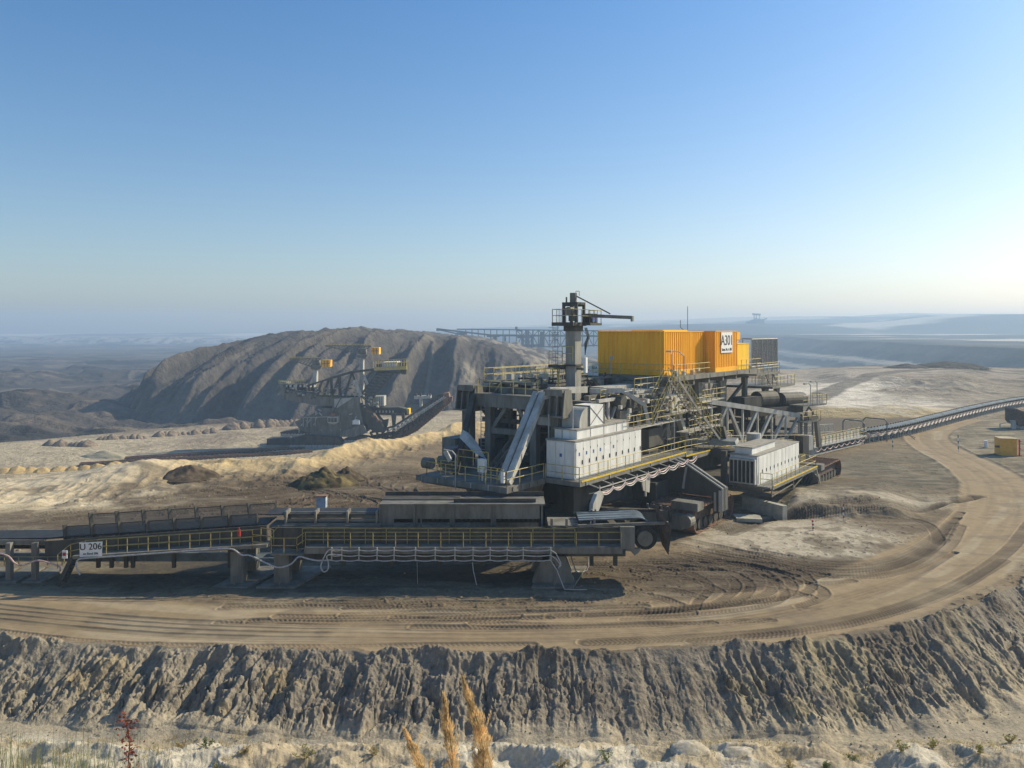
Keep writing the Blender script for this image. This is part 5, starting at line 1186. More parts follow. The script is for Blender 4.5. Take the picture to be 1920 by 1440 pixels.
    # belt going out to the left
    m = MB(); m.prism([(X(-260, 53), 53.1, Z(1016, 53)), (X(86, 53), 53.1, Z(1012, 53)), (X(86, 53), 53.1, Z(1009, 53)), (X(-260, 53), 53.1, Z(1013, 53))], (0, 2.2, 0))
    m.prism([(X(84, 53), 53.1, Z(1012, 53)), (X(500, 53), 53.1, Z(985, 53)), (X(500, 53), 53.1, Z(983, 53)), (X(84, 53), 53.1, Z(1009, 53))], (0, 2.2, 0)); P("belt", m, RUBBER)
    m = MB(); m.box(X(-260, 53), X(84, 53), 52.95, 53.1, Z(1021, 53), Z(1012, 53)); m.box(X(-260, 53), X(84, 53), 55.3, 55.4, Z(1008, 55), Z(1002, 55))
    for px in (-240, -190, -140, -90, -40, 12, 60): m.box(X(px, 52.6), X(px, 52.6) + .3, 52.5, 52.9, 0, Z(1018, 52.6)); m.box(X(px, 52.6) - .5, X(px, 52.6) + .8, 52.3, 55.6, 0, .14)
    P("tail_frame", m, STEEL)
    m = MB()
    for px in range(-250, 84, 17): m.tube((X(px, 53), 53.1, Z(1026, 53)), (X(px + 8, 53), 54, Z(1033, 53)), .13, 7); m.tube((X(px, 55), 54.9, Z(1000, 55)), (X(px, 55), 55.5, Z(998, 55)), .07, 6)
    P("idler_roller", m, RUBBER)
    m = MB(); m.box(X(-260, 53.6), X(560, 53.6), 53.4, 55.2, Z(1050, 53.6), Z(1048, 53.6)); m.box(X(-260, 53.4), X(480, 53.4), 53.3, 53.4, Z(1052, 53.4), Z(1037, 53.4)); P("return_belt", m, BELTB)
    m = MB(); m.path([(X(a, 51.6), 51.6, Z(b, 51.6)) for a, b in smooth([(-200, 1050), (-90, 1062), (-20, 1040), (12, 1041), (28, 1056), (42, 1060), (65, 1052), (80, 1052), (110, 1062), (112, 1072)], 5)], .05, 6); P("cable", m, CABLEP)
    m = MB(); m.rail([(X(-60), 52.2, Z(1066)), (X(105), 52.2, Z(1066))], h=.55, sp=.9); P("handrail", m, YELD)
station()

# ------------------------------------------------------------------ long field conveyor running away on the right
def field_conveyor():
    base = [(50.2, 118.4), (55.6, 121.6), (64.2, 129.6), (76.2, 142), (94, 160), (112.6, 177), (150, 207), (210, 250)]
    pts = smooth(base, 4); L = [0]
    for a, b in zip(pts[:-1], pts[1:]): L.append(L[-1] + math.hypot(b[0] - a[0], b[1] - a[1]))
    R = thing("belt_conveyor", (50.2, 118.4, 0), "long pale belt conveyor on many small trestles running away beside the dirt road", "conveyor")
    H = lambda s: .0
    def pos(s):
        x = float(np.interp(s, L, [p[0] for p in pts])); y = float(np.interp(s, L, [p[1] for p in pts]))
        x2 = float(np.interp(s + .5, L, [p[0] for p in pts])); y2 = float(np.interp(s + .5, L, [p[1] for p in pts])); x1 = float(np.interp(s - .5, L, [p[0] for p in pts])); y1 = float(np.interp(s - .5, L, [p[1] for p in pts]))
        d = Vector((x2 - x1, y2 - y1, 0)).normalized(); return Vector((x, y, 0)), d, Vector((d.y, -d.x, 0))
    N = 95; sp = 2.05
    belt = MB(); rb = MB(); gir = MB()
    prev = None
    for i in range(0, 112):
        s = i * sp; p, d, r = pos(s); zt = .25
        row = [p + r * o + Vector((0, 0, z)) for o, z in ((-.95, 1.75), (-.5, 1.5), (.5, 1.5), (.95, 1.75))]
        row2 = [p + r * o + Vector((0, 0, .95)) for o in (-.8, .8)]
        if prev:
            o = len(belt.v); belt.v += prev[0] + row; belt.f += [(o + k, o + k + 1, o + 5 + k, o + 4 + k) for k in range(3)]; belt.m += [0] * 3
            o = len(rb.v); rb.v += prev[1] + row2; rb.f += [(o, o + 1, o + 3, o + 2)]; rb.m += [0]
            for q in (-1.12, 1.12): gir.beam(pp + rr * q + Vector((0, 0, 1.35)), p + r * q + Vector((0, 0, 1.35)), .1, .16)
        prev = (row, row2); pp, rr = p, r
    build("belt", belt, BELTB, R); build("return_belt", rb, RUBBER, R); build("side_girder", gir, STEEL, R)
    def trestle():
        m = MB()
        for q in (-1.12, 1.12):
            m.beam((q, 0, 0), (q, 0, 1.35), .11); m.beam((q * 1.0, .9, 0), (q, .9, 1.35), .11); m.beam((q, 0, .95), (q, .9, .95), .09)
        m.beam((-1.12, 0, 1.25), (1.12, 0, 1.25), .1); m.beam((-1.2, 0, .12), (1.2, 0, .12), .16, .1)
        return m
    def idler():
        m = MB()
        for y in (0, 1.0):
            m.tube((-.55, y, 1.42), (.55, y, 1.42), .07, 6); m.tube((.55, y, 1.42), (1.15, y, 1.75), .08, 6); m.tube((-.55, y, 1.42), (-1.15, y, 1.75), .08, 6)
            m.tube((1.1, y, 1.72), (1.22, y, 1.79), .13, 8); m.tube((-1.1, y, 1.72), (-1.22, y, 1.79), .13, 8)
        return m
    OFF[R.name] = Vector((0, 0, 0)); t0 = build("trestle", trestle(), STEELL, R); i0 = build("idler_set", idler(), STEELD, t0)
    OFF[R.name] = R.location.copy()
    for i in range(N):
        s = i * sp + .5; p, d, r = pos(s)
        o = t0 if i == 0 else t0.copy()
        if i: COL.objects.link(o); o.parent = R
        o.location = p - R.location; o.rotation_euler = (0, 0, math.atan2(r.y, r.x))
        if i: k = i0.copy(); COL.objects.link(k); k.parent = o
    # pale and pink supply cables hung along the near side
    for dz, mt in ((1.25, CABLEP), (1.05, CABLE)):
        m = MB(); cp = []
        for i in range(0, 95):
            for k in range(4):
                p, d, r = pos(i * sp + k * sp / 4); cp.append(p + r * 1.25 + Vector((0, 0, dz + .1 - .3 * math.sin(math.pi * k / 4))))
        build("cable", m.path(cp, .055, 4), mt, R)
    # pipe hoops over the belt
    m = MB()
    for s in (.5, 5.5):
        p, d, r = pos(s); m.path([p - r * 1.9, p - r * 1.9 + Vector((0, 0, 2.9)), p - r * 1.5 + Vector((0, 0, 3.3)), p + r * 1.5 + Vector((0, 0, 3.3)), p + r * 1.9 + Vector((0, 0, 2.9)), p + r * 1.9], .09, 6)
    p, d, r = pos(.5); q, _, _ = pos(5.5); m.path([p - r * 1.9 + Vector((0, 0, 3.0)), q - r * 1.9 + Vector((0, 0, 3.0))], .07)
    p, d, r = pos(11); m.path([p + r * 1.2 + Vector((0, 0, 1.5)), p + r * 3.5 + Vector((0, 0, .0))], .05); m.path([p + r * 1.2 + Vector((0, 0, 1.2)), p + r * 2.8 + d * 2], .05)
    build("pipe_hoop", m, STEEL, R)
    # tail station between the machine and the belt
    o = Vector((38.0, 106.5, 0)); dd = (Vector((50.2, 118.4, 0)) - o); Ls = dd.length; dd.normalize(); rr = Vector((dd.y, -dd.x, 0))
    T = lambda a, b, z: o + dd * a + rr * b + Vector((0, 0, z))
    m = MB(T); m.box(0, Ls, 1.2, 2.3, 1.15, 1.3); m.box(-1, Ls, -1.3, 1.2, .9, 1.3); m.box(0, Ls, 1.15, 1.25, 1.3, 2.1)
    for k in range(8): m.box(k * 2.2, k * 2.2 + .25, -1.2, 1.2, 0, .9)
    m.box(-1.5, 3, -1.5, 1.5, .2, .9); m.box(-3, Ls, -1.8, -1.5, 0, .2); m.box(-3, Ls, 1.5, 1.8, 0, .2); build("tail_station", m, STEELL, R)
    m = MB(T); m.rail([(0, 2.25, 1.3), (Ls, 2.25, 1.3)], sp=1.1); m.rail([(0, 1.3, 1.3), (Ls, 1.3, 1.3)], sp=1.1); build("handrail", m, YEL, R)
    for i in range(8):
        a0, a1 = .6 + i * 1.5, 2.1 + i * 1.5; m = MB(T); z0 = 2.75 - i * .09; p_ = build("wind_panel", m.prism([(a0, -.6, z0), (a1, -.6, z0 - .09), (a1, -.75, z0 + .95), (a0, -.75, z0 + 1.04)], (0, .03, 0)), MESHP, R)
        m = MB(T); m.beam((a0, -.6, z0 - .6), (a0, -.75, z0 + 1.04), .08); m.beam((a0, -.75, z0 + 1.04), (a1, -.75, z0 + .95), .07); m.beam((a0, -.6, z0), (a1, -.6, z0 - .09), .07); build("panel_frame", m, STEELL, p_)
    m = MB(T)
    for k in range(3): m.box(9.2 + k * 1.4, 9.5 + k * 1.4, 1.0, 1.1, 1.3, 2.1)
    build("red_marker", m, RED, R)
    m = MB(T); cp = []
    for i in range(9):
        for k in range(5): cp.append((i * 1.8 + k * .36, 2.4, .95 - .35 * math.sin(math.pi * k / 5)))
    build("cable", m.path(cp, .055, 5), CABLEP, R)
field_conveyor()
# ------------------------------------------------------------------ bucket chain excavator on the lower bench
def excavator():
    Y0 = 222
    def e(zx, zy, dy=0.0): return tuple(at(500 + zx / 4.8, 600 + zy / 4.8, Y0 + dy))
    k = 1 / 4.8 * Y0 / FPX        # metres per zoomed pixel
    R = thing("chain_excavator", e(640, 1130), "distant bucket chain excavator with two orange cabins in front of the furrowed spoil heap", "excavator")
    def P(name, mb, m, par=R, **kk): return build(name, mb, m, par, **kk)
    def pr(m, pts, dy=0, th=6): return m.prism([e(a, b, dy) for a, b in pts], (0, th, 0))
    def bm(m, p, q, w, dy=0, h=None): return m.beam(e(*p, dy), e(*q, dy), w, h)
    for pts, dy, th in (([(120, 1010), (260, 985), (430, 1000), (430, 1050), (140, 1055)], 9, 4), ([(200, 1070), (330, 1040), (640, 1060), (690, 1110), (640, 1150), (230, 1160)], -7, 3.5), ([(0, 1070), (180, 1060), (230, 1100), (215, 1150), (0, 1165)], 0, 4), ([(690, 1075), (800, 1040), (930, 1060), (920, 1105), (740, 1115)], -5, 4)):
        C = P("crawler", pr(MB(), pts, dy, th), STEELD)
        m = MB(); x0, x1 = min(p[0] for p in pts) + 20, max(p[0] for p in pts) - 20; yb = max(p[1] for p in pts) - 16
        for x in np.arange(x0, x1, 28): p = Vector(e(x, yb, dy - .3)); m.wt(p, p + Vector((0, .4, 0)), .55, 9)
        build("road_wheel", m, STEELL, C)
    P("undercarriage", pr(MB(), [(250, 915), (335, 880), (440, 830), (470, 790), (840, 800), (870, 950), (900, 1010), (690, 1050), (440, 1040), (300, 990)], -4, 9), STEEL)
    P("skirt_plate", pr(MB(), [(650, 1052), (690, 1000), (840, 945), (875, 950), (905, 1015), (790, 1052)], -5.2, 1.0), STEEL)
    P("hood", pr(MB(), [(770, 940), (775, 905), (800, 895), (830, 905), (835, 940)], -5.6, 1.4), WHITE)
    P("counter_boom", pr(MB(), [(103, 555), (160, 560), (172, 632), (600, 690), (600, 775), (450, 768), (142, 712), (130, 620)], -3, 6), STEEL)
    m = pr(MB(), [(600, 700), (830, 695), (835, 800), (590, 795)], -4.2, 8); P("machine_house", m, STEEL)
    m = pr(MB(), [(608, 712), (740, 700), (775, 700), (640, 788), (610, 788)], -4.5, .3); P("house_panel", m, STEELL)
    m = pr(MB(), [(930, 690), (1055, 685), (1055, 775), (930, 778)], -2, 4); P("machine_house", m, STEELL)
    m = MB()
    for a in np.arange(935, 1055, 20): bm(m, (a, 690), (a, 775), .08, -2.1)
    bm(m, (928, 783), (1060, 780), .3, -2.1); P("house_frame", m, STEELD)
    m = MB()
    for z in ((110, 545), (110, 570)): bm(m, z, (350, z[1] + 5), .16, -3)
    for a in np.arange(110, 350, 16): bm(m, (a, 540), (a, 572), .1, -3)
    for a in np.arange(480, 640, 18): bm(m, (a, 668), (a, 690), .1, -3.2)
    bm(m, (480, 668), (640, 668), .12, -3.2); P("handrail", m, YEL)
    m = MB()
    for i in range(10): a = 165 + 34 * i; pr(m, [(a, 580), (a + 18, 575), (a + 22, 625 + i * 3), (a + 4, 622 + i * 3)], -2.5 + (i % 3), 2.5)
    P("deck_equipment", m, STEELD)
    m = MB()
    for i in range(9): a = 170 + 30 * i + (i % 3) * 6; pr(m, [(a, 585), (a + 9, 585), (a + 9, 605), (a, 605)], -3.2, 1)
    P("deck_cabinet", m, WHITE)
    rr = random.Random(5)
    for nm, mt, n in (("fitting", STEELL, 30), ("fitting", STEELD, 30), ("fitting", STEEL, 26)):
        m = MB()
        for i in range(n):
            a = rr.uniform(150, 1000); b = rr.uniform(575, 700) if a < 840 else rr.uniform(690, 780); s1, s2 = rr.uniform(6, 22), rr.uniform(5, 16); pr(m, [(a, b), (a + s1, b), (a + s1, b + s2), (a, b + s2)], rr.uniform(-4.5, -3), 1)
        P(nm, m, mt)
    m = MB()
    for i in range(26):
        a = rr.uniform(250, 860); b = rr.uniform(800, 1000); bm(m, (a, b), (a + rr.uniform(-30, 30), b + rr.uniform(-30, 40)), .25, -4.4 - rr.random())
    for a in (330, 365, 400, 440): bm(m, (a, 880), (a, 960), .2, -4.3)
    bm(m, (330, 880), (560, 870), .2, -4.4); P("pipework", m, STEELL)
    # pylon truss
    m = MB()
    for dy in (-3, 3):
        bm(m, (360, 595), (560, 530), .5, dy); bm(m, (560, 530), (760, 470), .6, dy); bm(m, (760, 470), (960, 445), .6, dy); bm(m, (450, 680), (840, 690), .5, dy)
        for a, b in (((500, 550), (460, 680)), ((580, 525), (590, 680)), ((655, 500), (660, 690)), ((655, 500), (590, 690)), ((770, 470), (700, 690)), ((770, 470), (850, 690)), ((870, 500), (910, 580)), ((560, 530), (520, 680))): bm(m, a, b, .55, dy)
    P("pylon_truss", m, STEELD)
    m = MB(); bm(m, (790, 540), (850, 685), .8, -3.6); bm(m, (875, 500), (908, 580), .6, -3.6); P("stay_beam", m, STEELL)
    m = MB()
    for (a, b), (c, d) in (((1000, 470), (835, 695)), ((1140, 480), (930, 730)), ((960, 450), (880, 560))):
        for dy in (-2.5, 2.5): bm(m, (a, b), (c, d), .5, dy)
    for t in np.linspace(.08, .95, 9): bm(m, (1000 - 165 * t, 470 + 225 * t), (1140 - 210 * t, 480 + 250 * t), .3, -2.5); bm(m, (1000 - 165 * t, 470 + 225 * t), (1140 - 210 * (t + .1), 480 + 250 * (t + .1)), .25, -2.5)
    P("ladder_suspension", m, STEELD)
    m = pr(MB(), [(1040, 380), (1175, 375), (1175, 425), (1040, 432)], -3, 6); P("winch_house", m, WHITE)
    m = MB(); bm(m, (960, 365), (1262, 350), .2, -3.2); bm(m, (955, 395), (1262, 380), .15, -3.2); bm(m, (970, 440), (1262, 430), .9, -3, .9)
    for a in np.arange(960, 1265, 23): bm(m, (a, 362), (a, 430), .13, -3.2)
    P("winch_gallery", m, YEL)
    m = MB(); pr(m, [(985, 400), (1035, 395), (1040, 470), (1000, 480)], -2.5, 5); pr(m, [(1180, 385), (1265, 385), (1255, 490), (1215, 490), (1200, 440)], -2.5, 5); bm(m, (1000, 470), (1230, 470), .8, -1, .6); P("winch_support", m, STEELD)
    # two slewing masts
    for (mx, my0, my1, w, jx, jy, ex, ey, cx, cy) in ((432, 450, 640, 32, 205, 345, 490, 350, 533, 391), (852, 350, 690, 32, 530, 228, 940, 235, 976, 278)):
        M = P("mast", pr(MB(), [(mx - w / 2, my0), (mx + w / 2, my0), (mx + w / 2, my1), (mx - w / 2, my1)], -1, 2), STEELL)
        m = MB(); pr(m, [(mx - 45, my0 - 35), (mx + 50, my0 - 35), (mx + 35, my0 - 5), (mx - 30, my0 - 5)], -1.5, 3); pr(m, [(mx - 25, my0 - 90), (mx + 40, my0 - 90), (mx + 40, my0 - 40), (mx - 15, my0 - 40)], -1, 2); build("turret", m, STEEL, M)
        m = MB()
        for dy in (-1, 1):
            bm(m, (jx, jy), (ex, ey), .3, dy); bm(m, (jx, jy + 6), (ex - 70, ey + 75), .25, dy); n = 9
            for i in range(n): t = i / n; t2 = (i + 1) / n; f = lambda t: (jx + (ex - jx) * t, jy + (ey - jy) * t); g = lambda t: (jx + (ex - 70 - jx) * t, jy + 6 + (ey + 69 - jy) * t); bm(m, f(t2), g(t), .15, dy); bm(m, f(t), g(t), .15, dy)
        build("jib", m, STEEL, M)
        m = MB(); bm(m, (jx, jy - 14), (ex, ey - 16), .1, -1.2)
        for a in np.arange(jx, ex, 14): bm(m, (a, jy - 14), (a, jy), .08, -1.2)
        build("handrail", m, YEL, M)
        m = pr(MB(), [(cx - 35, cy - 31), (cx + 35, cy - 31), (cx + 35, cy + 31), (cx - 35, cy + 31)], -2.2, 3); c = build("cabin", m, ORANGE, M)
        m = MB(); 
        for a in (-12, 12): bm(m, (cx + a, cy - 31), (cx + a, cy + 31), .1, -2.3)
        bm(m, (cx - 35, cy), (cx + 35, cy), .1, -2.3); build("frame", m, RUST, c)
    # driver cab
    c = P("cabin", pr(MB(), [(545, 870), (636, 870), (632, 930), (600, 940), (548, 925)], -7, 3), STEELL)
    m = MB(); 
    for a in (552, 580, 608): pr(m, [(a, 882), (a + 22, 882), (a + 22, 918), (a, 918)], -7.1, .1)
    build("window", m, GLASS, c); build("roof", pr(MB(), [(548, 868), (575, 835), (610, 838), (640, 868)], -7, 3), RUST, c)
    m = MB(); bm(m, (600, 830), (670, 700), .25, -6); P("cab_arm", m, STEELD)
    # bucket ladder
    P("inner_ladder", pr(MB(), [(840, 780), (885, 765), (1045, 945), (1060, 1010), (960, 1015), (850, 880)], -3, 6), STEELD)
    m = MB()
    for t in (.15, .45, .72): x, y = 870 + 150 * t, 790 + 150 * t; pr(m, [(x, y), (x + 45, y + 6), (x + 55, y + 22), (x + 10, y + 18)], -3.4, 1)
    P("bucket", m, RUST)
    m = MB(); up = [(930, 1015), (1150, 955), (1300, 858), (1440, 757), (1560, 672), (1640, 665)]; lo = [(965, 1080), (1140, 1068), (1330, 972), (1445, 880), (1560, 780), (1640, 715)]
    ux, uy = zip(*up); lx, ly = zip(*lo)
    for dy in (-2, 2):
        for c in (up, lo):
            for p, q in zip(c[:-1], c[1:]): bm(m, p, q, .55, dy)
        for i in range(21):
            t = i / 21 * 5; t2 = (i + 1) / 21 * 5; f = lambda t: (np.interp(t, range(6), ux), np.interp(t, range(6), uy)); g = lambda t: (np.interp(t, range(6), lx), np.interp(t, range(6), ly))
            bm(m, f(t), g(t), .28, dy); bm(m, f(t), g(t2), .3, dy)
    P("outer_ladder", m, STEELD)
    P("bucket_chain", pr(MB(), [(945, 1045), (1150, 1005), (1320, 905), (1560, 715), (1630, 690), (1630, 705), (1560, 755), (1330, 945), (1150, 1035), (960, 1065)], -1.2, 2.4), RUSTD)
    m = MB()
    for dy in (-2.3,):
        for t in np.linspace(0, 1, 22): x, y = 1150 + 430 * t, 1000 - 290 * t; bm(m, (x, y), (x + 16, y - 26), .3, dy); bm(m, (x + 6, y + 4), (x + 34, y - 16), .22, dy)
        bm(m, (1080, 1010), (1600, 690), .25, dy)
    P("ladder_lattice", m, STEELL)
    q = [(960, 1085), (1140, 1075), (1335, 980), (1500, 845), (1645, 715)]
    ts = np.linspace(0, 1, 36); cum = np.linspace(0, 1, 5); tmpl = None
    for t in ts:
        x = float(np.interp(t, cum, [p[0] for p in q])); y = float(np.interp(t, cum, [p[1] for p in q])); p = Vector(e(x, y, -.5))
        if tmpl is None:
            m = MB(); m.prism([(p.x - .9, p.y - 1.2, p.z + .7), (p.x + .9, p.y - 1.2, p.z + .9), (p.x + .7, p.y - 1.2, p.z - .6), (p.x - .5, p.y - 1.2, p.z - .9)], (0, 2.4, 0)); tmpl = P("bucket", m, RUST); p0 = p
        else:
            o = tmpl.copy(); COL.objects.link(o); o.parent = R; o.location = p - p0
    P("ladder_head", pr(MB(), [(1585, 665), (1630, 655), (1645, 690), (1635, 725), (1605, 775), (1585, 760), (1590, 700)], -2.3, 4.6), RUST)
    m = MB(); pr(m, [(1325, 690), (1475, 680), (1475, 706), (1330, 712)], -1.5, 3); pr(m, [(1372, 705), (1392, 705), (1396, 785), (1376, 785)], -1.2, 2.4); P("support_bridge", m, STEELL)
    m = MB()
    for a in (1340, 1380, 1440, 1465): pr(m, [(a, 662), (a + 10, 662), (a + 12, 685), (a - 2, 685)], -1.3, 1)
    pr(m, [(1120, 845), (1160, 840), (1150, 950), (1130, 950)], -1, 2); pr(m, [(1210, 845), (1235, 840), (1240, 900), (1220, 900)], -1, 2); pr(m, [(1040, 905), (1090, 895), (1080, 960), (1050, 980)], -1, 2); bm(m, (1125, 845), (1235, 850), .5, 0); P("chain_guide", m, STEELD)
    P("discharge_arm", pr(MB(), [(945, 790), (1190, 785), (1280, 810), (1280, 855), (1200, 860), (945, 850)], 1, 4), STEELD)
    m = MB()
    for a in np.arange(980, 1160, 30): pr(m, [(a, 815), (a + 14, 815), (a + 14, 835), (a, 835)], .9, .1)
    P("arm_window", m, STEELL)
    P("arm_tip", pr(MB(), [(1262, 800), (1284, 800), (1284, 850), (1262, 850)], .8, 3), ORANGEY)
excavator()

def bridge():
    Y0 = 900
    def e(zx, zy, dy=0.0): return tuple(at(780 + zx / 6, 590 + zy / 6, Y0 + dy))
    R = thing("overburden_bridge", e(1250, 500), "huge far-off lattice conveyor bridge standing in blue haze behind the tall mast", "conveyor bridge")
    BL = mat("bridge_steel", (.09, .10, .12), .8)
    def bm(m, p, q, w, dy=0): return m.beam(e(*p, dy), e(*q, dy), w)
    m = MB()
    for dy in (-8, 8):
        bm(m, (235, 165), (1180, 370), 1.4, dy); bm(m, (1180, 370), (1700, 352), 1.4, dy); bm(m, (1700, 352), (2500, 340), 1.4, dy)
        bm(m, (460, 163), (1250, 172), 1.2, dy); bm(m, (1250, 172), (2500, 185), 1.3, dy); bm(m, (235, 160), (860, 232), 1.8, dy); bm(m, (860, 232), (2500, 245), 2.2, dy)
        for x in list(range(560, 1120, 70)): yt = 163; yb = 235 + (x - 560) * .24; bm(m, (x, yt), (x, yb), .7, dy)
        for i, x in enumerate(range(1130, 2450, 62)): bm(m, (x, 172), (x, 360), 1.2 if i % 2 else .8, dy); bm(m, (x, 240) if i % 2 else (x, 175), (x + 62, 175) if i % 2 else (x + 62, 240), .8, dy); bm(m, (x, 240) if i % 2 else (x, 360), (x + 62, 360) if i % 2 else (x + 62, 240), .9, dy)
    P_ = lambda n, m_: build(n, m_, BL, R)
    P_("lattice_girder", m)
    for x0, x1, y0, y1 in ((228, 262, 155, 182), (455, 520, 200, 228), (510, 572, 192, 245), (795, 940, 230, 252), (865, 902, 250, 316), (992, 1012, 232, 335), (1180, 1420, 335, 358), (1140, 1320, 245, 265)):
        m = MB(); m.prism([e(x0, y0, -4), e(x1, y0, -4), e(x1, y1, -4), e(x0, y1, -4)], (0, 8, 0)); P_("gondola", m)
    m = MB(); m.prism([e(1400, 190, -6), e(1440, 190, -6), e(1450, 360, -6), e(1388, 360, -6)], (0, 12, 0)); P_("transfer_tower", m)
    for x, y0 in ((1198, 240), (1250, 175), (1308, 250)):
        m = MB(); w = 2.2 if x != 1250 else 3.4
        for dy in (-9, 9): bm(m, (x, y0), (x + (0 if x != 1250 else 5), 545), w, dy)
        for y in (300, 380, 460): m.beam(e(x, y, -9), e(x, y, 9), 1.2)
        P_("support_leg", m)
    m = MB(); bm(m, (1150, 370), (1200, 440), 1.4); bm(m, (1370, 360), (1300, 430), 1.4); bm(m, (1130, 170), (1190, 180), 2.5); bm(m, (1130, 135), (1130, 172), 2.0); P_("strut", m)
    m = MB(); m.prism([e(1120, 530, -12), e(1390, 530, -12), e(1400, 560, -12), e(1110, 560, -12)], (0, 24, 0)); P_("carriage", m)
bridge()
def far_digger():
    Y0 = 2250
    def e(px, py, dy=0): return tuple(at(px, py, Y0 + dy))
    BL = mat("far_steel", (.06, .07, .09), .8)
    R = thing("spreader", e(1418, 607), "tiny hazy stacking machine on the horizon to the right of the orange containers", "mining machine")
    m = MB(); 
    for a in (1414, 1418, 1424): m.beam(e(a, 589), e(a, 606), 1.8)
    m.beam(e(1411, 589), e(1426, 590), 5.0); m.beam(e(1414, 597), e(1424, 598), 1.6); m.beam(e(1414, 598), e(1424, 604), 1.0); build("tower", m, BL, R)
    m = MB(); m.prism([e(1401, 608), e(1403, 603), e(1414, 599), e(1432, 598), e(1434, 608)], (0, 25, 0)); m.beam(e(1430, 600), e(1438, 597), 3); build("hull", m, BL, R)
far_digger()
# ------------------------------------------------------------------ ground furniture, mounds
def gz(x, y):
    z, _ = height(np.array([float(x)]), np.array([float(y)])); return float(z[0])
def mound_mesh(name, rx, ry, h, seed, material, steep=1.3, n=44, lump=.12, col=(.2, .2, .2), col2=(.2, .2, .2)):
    xs = np.linspace(-1.25, 1.25, n); X, Y = np.meshgrid(xs, xs)
    r = np.hypot(X, Y) + .16 * fbm(X * 1.7, Y * 1.7, 3, seed)
    Z = h * np.clip(1 - r, 0, 1) ** (1 / steep) * (1 + .0 * X) + h * lump * fbm(X * 5, Y * 5, 4, seed + 5) * np.clip(1.15 - r, 0, 1)
    Z = np.where(r > 1.08, -.6, Z - .03)
    n2 = fbm(X * 4, Y * 4, 4, seed + 9)
    C = np.zeros(X.shape + (3,)) + np.array(col); C = mixc(C, sst(-.1, .3, n2), col2)
    mask = (r[:-1, :-1] < 1.2)
    o = grid_mesh(name, X * rx, Y * ry, Z, C, mask, material, kind='thing'); del o['kind']; return o
def place(o, x, y, z, rot=0, sc=1.0):
    o.location = (x, y, z); o.rotation_euler = (0, 0, rot); o.scale = (sc, sc, sc) if not isinstance(sc, tuple) else sc; return o
